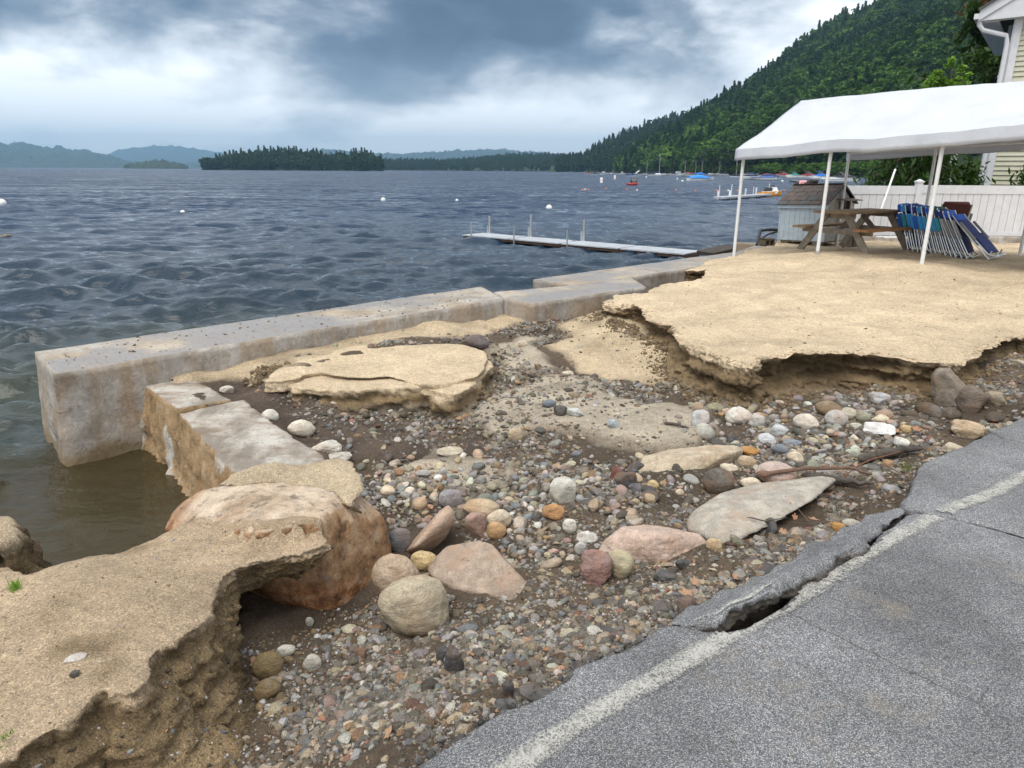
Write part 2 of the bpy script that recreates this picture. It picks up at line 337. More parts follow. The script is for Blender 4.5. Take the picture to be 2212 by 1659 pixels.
def concrete_material():
    m, n = material('concrete'); P = n.pos()
    n1 = n.noise(P, 2.3, 8, .62); n2 = n.noise(P, 26, 5, .6); st = n.noise(n.map(P, scale=(5, 5, .5)), 1.6, 6, .6)
    geo = n.new('ShaderNodeNewGeometry'); sn = n.new('ShaderNodeSeparateXYZ'); n.l.new(geo.outputs['Normal'], sn.inputs[0])
    sp_ = n.new('ShaderNodeSeparateXYZ'); n.l.new(P, sp_.inputs[0])
    base = n.ramp(n1, [(.34, (.17, .145, .12)), (.45, (.29, .265, .235)), (.56, (.37, .345, .315)), (.68, (.46, .44, .41))])
    base = n.mix(n.ramp(st, [(.46, 0), (.64, .6)]), base, (.27, .205, .135, 1)); st2 = n.noise(n.map(P, scale=(11, 11, .35), loc=(3, 1, 2)), 1.6, 7, .65); base = n.mix(n.ramp(st2, [(.57, 0), (.68, .4)]), base, (.45, .41, .355, 1)); base = n.mix(n.ramp(n.noise(P, 5.5, 6, .7), [(.56, 0), (.68, .6)]), base, (.14, .10, .065, 1))
    base = n.mix(n.ramp(n.noise(P, 1.1, 6, .6), [(.50, 0), (.58, .55)]), base, (.30, .21, .13, 1))
    # damp line left by the lake: below it the concrete is stained brown
    zl = n.math('ADD', sp_.outputs[2], n.math('MULTIPLY', n.math('SUBTRACT', n.noise(P, 2.2, 4), .5), .35))
    base = n.mix(n.ramp(n.math('ADD', zl, 1.0), [(.26, .85), (.34, 0)]), base, (.20, .145, .075, 1))
    for zc, am_ in ((.34, .06), (.60, .09)):
        hz_ = n.math('ABSOLUTE', n.math('ADD', n.math('ADD', sp_.outputs[2], zc), n.math('MULTIPLY', n.math('SUBTRACT', n.noise(P, 3, 5, .6), .5), am_*2)))
        base = n.mix(n.math('MULTIPLY', n.ramp(hz_, [(.002, .9), (.009, 0)]), n.ramp(n.noise(P, 1.7, 4), [(.46, 0), (.52, 1)])), base, (.085, .06, .04, 1))
    # washed sand dusting on horizontal tops
    up = n.ramp(sn.outputs[2], [(.75, 0), (.95, 1)])
    base = n.mix(n.math('MULTIPLY', up, n.ramp(n.noise(P, 1.3, 5, .55), [(.44, .05), (.6, .6)])), base, (.47, .395, .29, 1))
    base = n.mix(n.math('MULTIPLY', up, n.ramp(n.noise(P, .9, 5, .6), [(.40, 0), (.52, .85)])), base, (.235, .215, .205, 1))
    base = n.mix(1, base, n.ramp(n2, [(.3, .8), (.7, 1.12)]), 'MULTIPLY')
    base = n.mix(n.ramp(n.voro(P, 38, 'Distance'), [(.06, .7), (.1, 0)]), base, (.12, .10, .08, 1))
    wet = n.math('MULTIPLY', up, n.ramp(n.noise(P, .9, 5, .6), [(.45, 0), (.54, 1)]))
    ro = n.math('SUBTRACT', .86, n.math('MULTIPLY', wet, .52))
    cr = n.voro(n.mix(.04, P, n.noise(P, 6, 5, out='Color')), .9, 'Distance', 'DISTANCE_TO_EDGE')
    crm = n.math('MULTIPLY', n.ramp(cr, [(.0, .8), (.004, 0)]), n.ramp(n.noise(P, .7, 2), [(.56, 0), (.6, 1)]))
    base = n.mix(crm, base, (.09, .07, .05, 1))
    b = n.bump(n2, .35, .02); b = n.bump(n1, .5, .06, b); b = n.bump(n.noise(P, 120, 2), .3, .006, b)
    n.out(n.bsdf(base, ro, b)); return m
def asphalt_material():
    m, n = material('asphalt'); P = n.obj()
    v = n.voro(P, 300, 'Color'); s = n.new('ShaderNodeSeparateColor'); n.l.new(v, s.inputs[0])
    vd = n.voro(P, 300, 'Distance')
    c = n.ramp(s.outputs[0], [(0, (.06, .06, .066)), (.3, (.125, .127, .135)), (.55, (.20, .202, .21)), (.8, (.32, .32, .325)), (.94, (.42, .415, .40)), (1, (.50, .48, .45))])
    c = n.mix(n.ramp(vd, [(.38, 0), (.66, .6)]), c, (.055, .055, .06, 1))
    c = n.mix(1, c, n.ramp(n.noise(P, 1.5, 7, .66), [(.34, .62), (.66, 1.24)]), 'MULTIPLY')
    c = n.mix(n.ramp(n.noise(n.map(P, loc=(4, 1, 0)), 1.9, 8, .68), [(.57, 0), (.70, .5)]), c, (.24, .19, .13, 1))
    ck = n.voro(n.mix(.10, P, n.noise(P, 5, 6, .6, out='Color')), .8, 'Distance', 'DISTANCE_TO_EDGE'); c = n.mix(n.math('MULTIPLY', n.ramp(ck, [(0, .8), (.0035, 0)]), n.ramp(n.noise(P, 1.1, 3), [(.48, 0), (.55, 1)])), c, (.03, .028, .025, 1))
    geo = n.new('ShaderNodeNewGeometry'); sn = n.new('ShaderNodeSeparateXYZ'); n.l.new(geo.outputs['Normal'], sn.inputs[0])
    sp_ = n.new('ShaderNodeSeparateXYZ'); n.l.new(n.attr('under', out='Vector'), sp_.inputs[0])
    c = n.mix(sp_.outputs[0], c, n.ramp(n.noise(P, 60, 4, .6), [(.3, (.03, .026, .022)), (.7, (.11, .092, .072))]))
    b = n.bump(vd, .6, .004); b = n.bump(n.noise(P, 30, 4), .3, .01, b)
    n.out(n.bsdf(c, .75, b)); return m
def paint_material():
    m, n = material('worn_paint'); P = n.obj()
    v = n.voro(P, 200, 'Color'); s = n.new('ShaderNodeSeparateColor'); n.l.new(v, s.inputs[0])
    e = n.attr('edge', out='Fac')
    f = n.math('ADD', n.math('MULTIPLY', s.outputs[1], .5), n.math('MULTIPLY', n.noise(P, 9, 7, .72), 1.25))
    f = n.math('ADD', f, n.math('MULTIPLY', e, .30))
    a = n.ramp(n.math('MULTIPLY', f, .8), [(.62, 0), (1.0, .8)])
    c = n.ramp(n.noise(P, 40, 3), [(.3, (.38, .37, .33)), (.7, (.50, .485, .44))])
    sh = n.bsdf(c, .7, n.bump(n.voro(P, 165, 'Distance'), .5, .004)); tr = n.new('ShaderNodeBsdfTransparent').outputs[0]
    mx = n.new('ShaderNodeMixShader'); n.l.new(a, mx.inputs[0]); n.l.new(tr, mx.inputs[1]); n.l.new(sh, mx.inputs[2]); n.out(mx.outputs[0]); return m
def water_material():
    m, n = material('lake_water'); P = n.obj()
    c = n.attr('soil'); sh = n.attr('shallow', out='Fac')
    b1 = n.noise(n.map(P, scale=(1, 1.7, 1), rot=(0, 0, .18)), 3.2, 5, .62, .3); b2 = n.noise(n.map(P, scale=(1, 1.6, 1), rot=(0, 0, .1)), 1.5, 5, .6, .2)
    b = n.bump(b2, .4, .07); b = n.bump(b1, .7, .04, b); b = n.bump(n.noise(n.map(P, scale=(1, 1.6, 1)), 10, 4, .6), .55, .016, b)
    # beyond some tens of metres the chop is finer than the mesh: tilt the facets directly
    def vec(op, a, c_): nd = n.new('ShaderNodeVectorMath', operation=op); n.put(nd, 0, a); n.put(nd, 1, c_); return nd.outputs[0]
    far = n.attr('far', out='Fac'); nz = vec('ADD', n.noise(n.map(P, scale=(.8, 1.25, 1)), 1.1, 5, .7, out='Color'), (-.5, -.5, -.5)); nz2 = vec('ADD', n.noise(n.map(P, scale=(.08, .22, 1)), 1.0, 4, .6, out='Color'), (-.5, -.5, -.5))
    tl = vec('ADD', vec('MULTIPLY', nz, (1.5, 1.9, 0)), vec('MULTIPLY', nz2, (.6, .9, 0)))
    fs = n.new('ShaderNodeCombineXYZ'); [n.put(fs, i, n.math('MULTIPLY', far, 1.0)) for i in range(3)]
    nd = n.new('ShaderNodeVectorMath', operation='NORMALIZE'); inc = vec('MULTIPLY', vec('MULTIPLY', n.new('ShaderNodeNewGeometry').outputs['Incoming'], (.27, .27, 0)), fs.outputs[0]); n.l.new(vec('ADD', vec('ADD', b, inc), vec('MULTIPLY', tl, fs.outputs[0])), nd.inputs[0]); b = nd.outputs[0]
    d = n.bsdf(c, .06, b, IOR=1.333, Specular_IOR_Level=.5)
    tr = n.new('ShaderNodeBsdfTransparent'); n.put(tr, 0, (.55, .47, .30, 1))
    mx = n.new('ShaderNodeMixShader'); n.l.new(n.math('MULTIPLY', sh, .35), mx.inputs[0]); n.l.new(d, mx.inputs[1]); n.l.new(tr.outputs[0], mx.inputs[2])
    n.out(mx.outputs[0]); return m
def plain(name, col, rough=.6, metal=0, var=.12, scale=30, bump=.15, bscale=60, bd=.004, **kw):
    m, n = material(name); P = n.obj()
    c = n.mix(1, (*col, 1), n.ramp(n.noise(P, scale, 5, .6), [(.3, 1-var), (.7, 1+var)]), 'MULTIPLY')
    c = n.mix(1, c, n.ramp(n.noise(P, scale*.12, 4, .6), [(.3, 1-var*.7), (.7, 1+var*.7)]), 'MULTIPLY')
    n.out(n.bsdf(c, rough, n.bump(n.noise(P, bscale, 4), bump, bd), Metallic=metal, **kw)); return m
def footing_material():
    m, n = material('peeling_footing'); P = n.pos(); geo = n.new('ShaderNodeNewGeometry'); sn = n.new('ShaderNodeSeparateXYZ'); n.l.new(geo.outputs['Normal'], sn.inputs[0])
    face = n.ramp(n.noise(P, 4.5, 7, .65), [(.3, (.17, .115, .06)), (.5, (.29, .19, .095)), (.7, (.37, .28, .18))])
    face = n.mix(n.ramp(n.noise(n.map(P, scale=(1, 1, .55)), 2.6, 5, .55), [(.56, 0), (.60, .95)]), face, n.ramp(n.noise(P, 9, 5), [(.3, (.34, .32, .28)), (.7, (.50, .47, .42))]))
    face = n.mix(n.ramp(n.noise(P, 13, 6, .7), [(.58, 0), (.66, .8)]), face, (.07, .05, .03, 1))
    top = n.ramp(n.noise(n.map(P, scale=(1, 2.2, 1), rot=(0, 0, .6)), 2.2, 7, .6), [(.36, (.20, .155, .115)), (.46, (.36, .315, .265)), (.6, (.46, .43, .385))])
    top = n.mix(n.ramp(n.noise(P, 30, 5), [(.56, 0), (.66, .6)]), top, (.2, .15, .1, 1)); top = n.mix(n.ramp(n.noise(n.map(P, scale=(1.6, .7, 1), rot=(0, 0, .65), loc=(.4, .2, 0)), 2.0, 7, .62), [(.48, 0), (.62, .75)]), top, (.15, .118, .09, 1))
    c = n.mix(n.ramp(sn.outputs[2], [(.6, 0), (.85, 1)]), face, top)
    b = n.bump(n.noise(P, 4.5, 7, .65), .7, .06); b = n.bump(n.noise(P, 40, 5, .6), .5, .015, b); n.out(n.bsdf(c, .85, b)); return m
FOOT = footing_material()
EARTH, CONC, ASPH, PAINT, WATER = earth_material(), concrete_material(), asphalt_material(), paint_material(), water_material()

TAN, TAN2, GREY, MUD, MOIST, BED = [np.array(c) for c in ((.575, .455, .31), (.41, .32, .21), (.385, .33, .255), (.085, .064, .05), (.185, .132, .074), (.098, .073, .052))]
WATERZ = -.80

# ------------------------------------------------------------------ the washed-out bed as a height field
BEDC = [(310,825,-.21),(420,803,-.19),(560,776,-.18),(700,744,-.175),(900,702,-.17),(1085,662,-.17),(1140,680,-.2),(420,835,-.27),(455,858,-.262),(520,850,-.31),(600,900,-.36),(700,950,-.42),(440,885,-.25),(520,915,-.275),(480,890,-.252),
 (640,1000,-.28),(590,965,-.262),(560,945,-.268),(800,900,-.45),(900,915,-.46),(1000,930,-.46),(600,790,-.17),(640,778,-.155),(800,752,-.142),(740,760,-.145),(700,770,-.15),(850,742,-.142),(900,735,-.145),(960,732,-.15),(1000,728,-.165),(1080,720,-.30),(1100,760,-.40),(1110,800,-.42),(1120,850,-.40),(1180,740,-.37),(1210,690,-.30),
 (1180,690,-.28),(1260,690,-.20),(1310,672,-.10),(1250,740,-.28),(1330,720,-.13),(1330,760,-.26),(1420,740,-.17),(1440,795,-.34),(1480,792,-.36),(1360,800,-.37),(1250,800,-.39),(1300,860,-.36),(1500,900,-.35),(1640,860,-.36),(1850,860,-.35),(2000,870,-.33),
 (2100,900,-.22),(2140,850,-.2),(2212,860,-.13),(2212,780,-.17),(2300,800,-.1),(1400,950,-.34),(1150,880,-.36),(1060,900,-.39),(1200,930,-.38),(1080,935,-.44),(1300,975,-.42),(1000,1050,-.47),(800,1050,-.50),(850,1150,-.55),(1000,1200,-.52),(1200,1150,-.45),
 (1500,1100,-.33),(1800,1000,-.24),(1950,1050,-.13),(1980,990,-.12),(1700,1180,-.22),(1600,1240,-.18),(1450,1310,-.13),(1200,1300,-.35),(900,1370,-.49),(700,1350,-.55),(600,1330,-.49),(580,1450,-.50),(540,1330,-.38),(515,1400,-.40),(555,1280,-.40),(530,1450,-.46),(660,1345,-.52),(750,1450,-.44),
 (1000,1450,-.28),(1250,1430,-.13),(1160,1480,-.12),(1080,1520,-.12),(950,1600,-.12),(600,1600,-.35),(400,1645,-.42),(880,1655,-.13),(700,1650,-.22),(450,1560,-.45),(1350,1380,-.13),(1850,1120,-.2),(2050,930,-.16),
 (1400,640,-.30),(1500,606,-.28),(1450,600,-.3),(1345,650,-.3),(1900,800,-.36),(1700,810,-.38),(1560,800,-.36),(1050,1330,-.42),(1400,1220,-.32),(1720,1280,-.2),(1850,1190,-.2),(1650,1330,-.2),(2300,900,-.13),(2500,900,-.13)]
BEDW = np.array([[*atz(a, b, z)[:2], z] for a, b, z in BEDC])
BEDW = np.vstack([BEDW, [[1.5, 1.2, -.2], [3, 1.2, -.2], [6, 2, -.2], [8, 5, -.15], [10, 8, -.2], [5, 9, -.35], [8, 11, -.35], [-.5, 1.0, -.3], [.2, 1.1, -.13]]])
def reg(lst, z=-.35): return xy(lst, z)
TANR = [reg([(305,832),(420,806),(600,770),(800,725),(1085,662),(1145,685),(1060,715),(1030,735),(1000,735),(900,745),(700,785),(580,820),(470,815)], -.22),
        reg([(1205,705),(1300,672),(1350,680),(1440,715),(1485,795),(1440,808),(1330,795),(1240,772),(1215,745)], -.25)]
GREYR = [reg([(985,905),(1080,850),(1165,812),(1255,828),(1340,850),(1430,885),(1545,893),(1555,935),(1480,968),(1400,965),(1300,950),(1200,925),(1070,922)], -.37), reg([(820,1030),(930,1000),(1060,1010),(1160,1040),(1050,1070),(900,1060)], -.48),
         reg([(900,720),(1040,690),(1075,700),(1040,728),(990,735)], -.24), reg([(1060,760),(1160,740),(1190,790),(1120,830)], -.38)]
MUDR = [reg([(395,868),(480,830),(560,818),(650,860),(800,905),(1000,915),(1100,938),(1240,965),(1000,1000),(800,985),(690,975),(640,968),(560,925),(440,890)], -.38), reg([(1900,880),(2060,850),(2120,880),(2080,930),(1960,925)], -.28),
        reg([(1120,770),(1230,790),(1400,815),(1330,830),(1200,812)], -.39), reg([(950,1590),(1100,1500),(1160,1490),(1080,1560),(980,1640)], -.13)]
def soil_regions(P):
    wv = np.stack([fbm(P, 2.2, 4, 3), fbm(P, 2.2, 4, 9)], 1)*.16; Q = P[:, :2]+wv
    out = []
    for grp in (TANR, GREYR, MUDR):
        m = np.zeros(len(P))
        for pl in grp: ins = inpoly(Q, pl); d = seg_dist(Q, pl); m = np.maximum(m, np.where(ins, sstep(0, .1, d)*.5+.5, .5-.5*sstep(0, .06, d)))
        out.append(m)
    return out
def bed_z(P, detail=True):
    z = idw(P, BEDW, 3.2, .14)
    if detail:
        t, g, m = soil_regions(P); sm = 1-np.clip(np.maximum(t, g*.8), 0, 1)*.65
        rl = fbm(np.stack([P[:, 0]*1.0+P[:, 1]*.8, P[:, 1]*3.5-P[:, 0]*2.2], 1), 1.6, 4, 21)
        z = z+fbm(P, 1.7, 4, 5)*.035*sm+fbm(P, 9, 4, 6)*.012*sm+rl*.018
        z = z+.045*sstep(.35, .62, g)+.0*t-.012*m
    return z
def soil_color(P):
    t, g, m = soil_regions(P); c = np.repeat(BED[None], len(P), 0)
    nz = fbm(P, 3.1, 5, 41)[:, None]; c = c*(1+.35*nz)
    c = c*(1-(m*.85)[:, None])+MUD*(m*.85)[:, None]*(1+.3*nz); c = c*(1-g[:, None])+GREY*(1+.2*nz)*g[:, None]
    t2 = np.clip(t*(1+.3*nz[:, 0]), 0, 1)[:, None]; tc = TAN2*(.5-.5*nz)+TAN*(.5+.5*nz)*.92
    return c*(1-t2)+tc*t2, t, g, m

WA, WB = atz(75, 757)[:], atz(117, 806)[:]
SEG = {'near': xy([(117, 806), (1088, 643.5)]), 'far': xy([(75, 757), (1040, 617)])}
LEDGE = xy([(306, 828), (385, 885), (535, 1045)], -.25)
_land = [SEG['near'][1]+np.array([.3, .9]), SEG['near'][0]*.72+SEG['near'][1]*.28, LEDGE[0]+np.array([.12, .16]), LEDGE[1]+np.array([.2, .1]), LEDGE[2]+np.array([.3, .1]), np.array([-1.45, 3.4]), np.array([-1.55, 2.85]), np.array([-1.75, 2.5]), np.array([-2.0, 1.4]),
         np.array([-1.5, .7]), np.array([11, .7]), np.array([14, 8]), np.array([13, 13.]), np.array([2.2, 13.])]
LANDPOLY = np.array([list(p) for p in _land])
def build_bed():
    na, nr = 560, 520
    A = np.linspace(R(-42), R(52), na); rr = np.geomspace(1.05, 13.5, nr)
    a, r = np.meshgrid(A, rr); P = np.stack([np.sin(a).ravel()*r.ravel(), np.cos(a).ravel()*r.ravel()], 1)
    keep = inpoly(P, LANDPOLY); z = np.full(len(P), -.5); z[keep] = bed_z(P[keep])
    col = np.tile(BED, (len(P), 1)); col[keep] = soil_color(P[keep])[0]
    i = np.arange(na*nr).reshape(nr, na); Fc = np.stack([i[:-1, :-1], i[:-1, 1:], i[1:, 1:], i[1:, :-1]], -1).reshape(-1, 4)[:, ::-1]
    Fc = Fc[keep[Fc].all(1)]
    used = np.unique(Fc); mp = np.full(len(P), -1); mp[used] = np.arange(len(used))
    V = np.column_stack([P, z])[used]
    tag(np_mesh('ground', V, mp[Fc], EARTH, col=col[used]), kind='structure')
build_bed()
_gx, _gy = np.arange(-5, 12.01, .03), np.arange(.7, 13.6, .03)
_mx, _my = np.meshgrid(_gx, _gy); _gp = np.stack([_mx.ravel(), _my.ravel()], 1); _gk = inpoly(_gp, LANDPOLY); _gz = np.full(len(_gp), -.4); _gz[_gk] = bed_z(_gp[_gk]); _gz = _gz.reshape(_mx.shape)
def bed_look(P):
    u = np.clip((P[:, 0]+5)/.03, 0, len(_gx)-1.001); v = np.clip((P[:, 1]-.7)/.03, 0, len(_gy)-1.001); i, j = u.astype(int), v.astype(int); a, b = u-i, v-j
    return _gz[j, i]*(1-a)*(1-b)+_gz[j, i+1]*a*(1-b)+_gz[j+1, i]*(1-a)*b+_gz[j+1, i+1]*a*b

# ------------------------------------------------------------------ banks: a top sheet with a ragged, undercut edge
def resample(poly, step):
    q = np.asarray(poly, float); out = []
    for i in range(len(q)):
        a, b = q[i], q[(i+1) % len(q)]; L = np.hypot(*(b-a)[:2]); k = max(1, int(round(L/step)))
        for j in range(k): out.append(a+(b-a)*j/k)
    return np.array(out)
def bank(name, poly, ztop, zbase, mat, step=.035, amp=.05, freq=3.0, rows=16, under=.06, flare=.04, rough=.02, inner=.3, colf=None, seed=0, lip=.012, topn=.01, kind='structure', parent=None, under_attr=False, crust=.05, far_step=None, straight=False, flare_p=3):
    q = np.asarray(poly, float)
    area = .5*np.sum(q[:, 0]*np.roll(q[:, 1], -1)-np.roll(q[:, 0], -1)*q[:, 1])
    if area < 0: q = q[::-1]
    L = resample(q, step); m = len(L)
    if not straight:
        L2 = L.copy()
        for _ in range(2): L2 = (np.roll(L2, 1, 0)+2*L2+np.roll(L2, -1, 0))/4
        L = L2
    t = np.roll(L, -1, 0)-np.roll(L, 1, 0); t /= np.maximum(np.hypot(t[:, 0], t[:, 1]), 1e-6)[:, None]; nrm = np.stack([t[:, 1], -t[:, 0]], 1)
    L = L+nrm*(fbm(L, freq, 4, seed+11)*amp)[:, None]+nrm*(fbm(L, freq*6, 3, seed+12)*amp*.34)[:, None]
    lo, hi = L.min(0), L.max(0)
    gx, gy = np.meshgrid(np.arange(lo[0], hi[0], inner), np.arange(lo[1], hi[1], inner)); G = np.stack([gx.ravel(), gy.ravel()], 1)+rng.uniform(-.3, .3, (gx.size, 2))*inner
    G = G[inpoly(G, L)]; G = G[seg_dist(G, L) > inner*.45] if len(G) else G
    ring = []
    for off in (.6, 1.6, 3.2, 6):
        rgp = L-nrm*(step*off); rgp = rgp[::(1 if off < 2 else 2)]; rgp = rgp[inpoly(rgp, L)]
        if len(rgp): d = seg_dist(rgp, L); ring.append(rgp[d > step*off*.8])
    P2 = np.vstack([L]+ring+[G])
    vs, es, fs, ov, oe, of = geometry.delaunay_2d_cdt([Vector(p) for p in P2], [], [list(range(m))], 1, 1e-5)
    V2 = np.array([v[:] for v in vs]); lipi = np.full(m, -1)
    for k, src in enumerate(ov):
        for s_ in src:
            if s_ < m: lipi[s_] = k
    d = seg_dist(V2, L); zt = ztop(V2)+fbm(V2, 1.3, 4, seed+1)*topn+fbm(V2, 7, 3, seed+2)*topn*.35-lip*np.exp(-d/.03)
    tri = np.array([f for f in fs if len(f) == 3]); lz = zt[lipi]
    zb = zbase(L); h = np.maximum(lz-zb, .01); U = np.clip(.55+fbm(L, 1.6, 3, seed+5)*.9, .05, 1.4)
    rowsV = []; FL = flare(L) if callable(flare) else flare
    for k in range(1, rows+1):
        f = k/rows; z = lz-h*f
        off = -under*U*np.sin(PI*min(1, f*1.05)**.8)+FL*f**flare_p*1.1
        p3 = np.column_stack([L, z]); st = fbm(np.column_stack([L*1.5, z*14]), 1.0, 3, seed+6)*rough*1.7*min(1, f*4)
        off = off+fbm(p3, 7, 4, seed+7)*rough*1.6*min(1, f*3)+fbm(p3, 28, 3, seed+8)*rough*.75+fbm(p3, 70, 2, seed+4)*rough*.35+st
        rowsV.append(np.column_stack([L+nrm*off[:, None], z]))
    V = np.vstack([np.column_stack([V2, zt])]+rowsV); base = len(V2); Fq = []
    ids = [lipi]+[base+k*m+np.arange(m) for k in range(rows)]
    for k in range(rows):
        a, b = ids[k], ids[k+1]; Fq.append(np.stack([a, b, np.roll(b, -1), np.roll(a, -1)], 1))
    Fq = np.vstack(Fq); T = np.vstack([tri, Fq[:, [0, 1, 2]], Fq[:, [0, 2, 3]]])
    dep = np.concatenate([np.zeros(base), np.concatenate([np.full(m, 0.)+h*(k+1)/rows for k in range(rows)])])
    dn = dep+fbm(V, 3.5, 3, seed+9)*.03
    col = colf(V, dn, np.arange(len(V)) < base) if colf else None
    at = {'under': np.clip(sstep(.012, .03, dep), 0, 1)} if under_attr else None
    o = np_mesh(name, V, T, mat, col=col, attrs=at, parent=parent)
    if kind: tag(o, kind=kind)
    return o
def sand_col(top=TAN, wet=MOIST, crust=.06, low=GREY, lowd=9., vary=.5):
    def f(V, dep, istop):
        nz = fbm(V, 2.4, 5, 77)[:, None]; n2 = fbm(V*np.array([.7, 2.2, 1]), 1.1, 4, 78)[:, None]
        c = top*(1+.10*nz)*(1-vary*.18*np.clip(n2, 0, 1))
        k = sstep(crust*.5, crust*1.6, dep)[:, None]
        wv = wet*(1+.45*fbm(V*np.array([1, 1, 4.]), 3, 4, 79)[:, None])
        c = c*(1-k)+wv*k
        k2 = (sstep(lowd, lowd*1.5, dep)*.8)[:, None]
        return np.clip(c*(1-k2)+low*k2, .02, .8)
    return f
def bz(P): return bed_z(P, False)-.08

# right terrace of sand, its cut edge facing the washout
LIP = [(1302,650),(1320,661),(1350,664),(1382,669),(1400,688),(1425,697),(1448,700),(1452,722),(1470,741),(1503,758),(1538,771),(1590,789),(1617,797),(1635,790),(1650,776),(1700,771),(1758,764),(1833,763),(1899,765),(1950,770),(1987,775),(2030,781),(2066,788),(2084,781),(2119,757),(2163,739),(2196,727),(2212,730),(2300,712),(2420,700)]
TZ = [[*atz(px, py, z)[:2], z] for px, py, z in [(1585,554,0),(1640,548,.08),(1765,547,.235),(1992,567,.27),(1732,536,.12),(1861,547,.2),(1968,539,.16),(2150,558,.18),(1479,579,-.005),(1526,590,.0),(1400,640,0),(1640,600,.05),(1560,562,0),(1690,525,.05),(1650,532,.02),
      (1800,620,.06),(2000,640,.08),(2212,600,.2),(2212,650,.08)]]+[[*atz(a, b, 0)[:2], 0.0] for a, b in LIP[::2]]+[[7, 16.6, .03], [9, 16.6, .02], [12, 16.6, .02], [12, 12, .2], [14, 9, .1], [10, 7, .0], [8, 5.6, 0], [16, 17, .05], [5.6, 15.7, .02], [6.3, 16.3, .02]]
TZ = np.array(TZ)
_ft = np.random.default_rng(77); _fp = np.column_stack([_ft.uniform(1.2, 9, 420), _ft.uniform(5.5, 14, 420)])
def terrace_z(P):
    z = idw(P, TZ, 3.0, .5)
    for s in range(0, len(P), 6000):
        d2 = ((P[s:s+6000, None, :]-_fp[None])**2).sum(2); z[s:s+6000] += (-.030*np.exp(-d2/.0085)+.012*np.exp(-d2/.03)).sum(1)
    return z+.018*fbm(P*np.array([1, 2.2]), 1.9, 3, 88)
terr = list(xy(LIP))+[np.array(p) for p in ((9.5, 6.6), (14, 8), (17, 12), (17, 17.3), (6.6, 17.3), (5.75, 16.0))]+list(xy([(1695,519),(1640,541),(1600,551),(1560,560),(1520,569),(1479,579.5),(1500,581),(1522,584),(1527,592),(1505,605),(1440,614),(1382,631),(1345,634)]))
TERRO = bank('sand', terr, terrace_z, bz, EARTH, step=.022, amp=.05, freq=2.8, rows=30, under=.17, flare=.12, rough=.04, inner=.075, colf=sand_col(crust=.05, low=GREY*.75, lowd=.3, vary=1.0), seed=3, topn=.03, lip=.007)

# left-over slab of sand between the wall and the gullies: lower layer, upper layer
def const(z): return lambda P: np.full(len(P), z)
SLAB1 = [(563,826),(600,820),(640,834),(690,842),(760,837),(850,835),(912,837),(945,848),(985,852),(1012,838),(1040,816),(1062,790),(1052,775),(1000,765),(800,770),(660,795)]
SLAB2 = [(570,818),(600,817),(640,813),(668,803),(692,797),(720,805),(765,806),(840,806),(885,816),(925,824),(960,823),(1005,812),(1036,806),(1047,790),(1052,772),(1044,757),(1000,745),(915,738),(820,737),(740,752),(640,775),(590,795)]
SLABO = bank('sand', xy(SLAB1, -.2), lambda P: -.2+0*P[:, 0], bz, EARTH, step=.03, amp=.03, rows=14, under=.03, flare=.10, rough=.03, inner=.12, colf=sand_col(crust=.05, wet=MOIST*1.05, low=GREY*.62, lowd=.12), seed=20, topn=.012)
bank('sand', xy(SLAB2, -.14), lambda P: -.15+.02*fbm(P*np.array([.5, 2.4]), 1.5, 3, 4), lambda P: np.full(len(P), -.26), EARTH, step=.03, amp=.025, rows=10, under=.05, flare=.0, rough=.012, inner=.10, colf=sand_col(crust=.09, wet=TAN2), seed=27, topn=.016)

# sandy bank near the camera
BANK = [(0,1204),(30,1215),(58,1221),(110,1200),(173,1178),(252,1167),(310,1141),(352,1112),(395,1091),(440,1074),(500,1075),(580,1090),(650,1110),(690,1128),(694,1142),(677,1153),(655,1160),(612,1166),(540,1187),(493,1217),(474,1240),(463,1270),(452,1300),(428,1343),(380,1370),(338,1393),(318,1420),(318,1452),(300,1482),(265,1496),(232,1480),(205,1488),(155,1541),(72,1584),(0,1625),(-150,1700),(-500,1700),(-500,1260),(-150,1190)]
def bank_z(P):
    z = -.015+.02*fbm(P, 1.2, 3, 5)-.05*sstep(2.3, 3.1, P[:, 1]); bzz = BOULDER_Z(P); on = bzz > -.35
    # the sand thins out over the rock: above it near the cut, just under its skin towards the lake
    px = proj(np.column_stack([P, np.where(on, bzz, z)])); t = (px[:, 1]-1138)+(px[:, 0]-500)*.05-.28*np.clip(px[:, 0]-430, -200, 0)
    cov = .030*sstep(-45, 15, t)-.045*sstep(-5, -60, t)+.022*fbm(P, 6, 4, 15)
    return np.where(on, np.maximum(bzz+cov, -.22), z)
def bank_base(P):
    rockside = sstep(-1.27, -1.15, P[:, 0])*sstep(2.45, 2.6, P[:, 1])
    return np.where((P[:, 1] > 2.25+.55*(P[:, 0]+1.9)) & (P[:, 0] < -1.35), -1.15, -.56*(1-rockside)-.26*rockside)
def bank_flare(P):
    rockside = sstep(-1.27, -1.15, P[:, 0])*sstep(2.45, 2.6, P[:, 1]); return (.08+.36*sstep(2.45, 1.9, P[:, 1]))*(1-rockside)-.12*rockside
BANKO = bank('sand', xy(BANK), bank_z, bank_base, EARTH, step=.013, amp=.018, freq=4, rows=46, under=.02, flare=bank_flare, flare_p=1.6, rough=.024, inner=.04, colf=sand_col(top=TAN*np.array([.72, .69, .68]), crust=.025, wet=MOIST*1.15, low=MOIST*.92, lowd=.3, vary=1.6), seed=31, topn=.012, lip=.012)
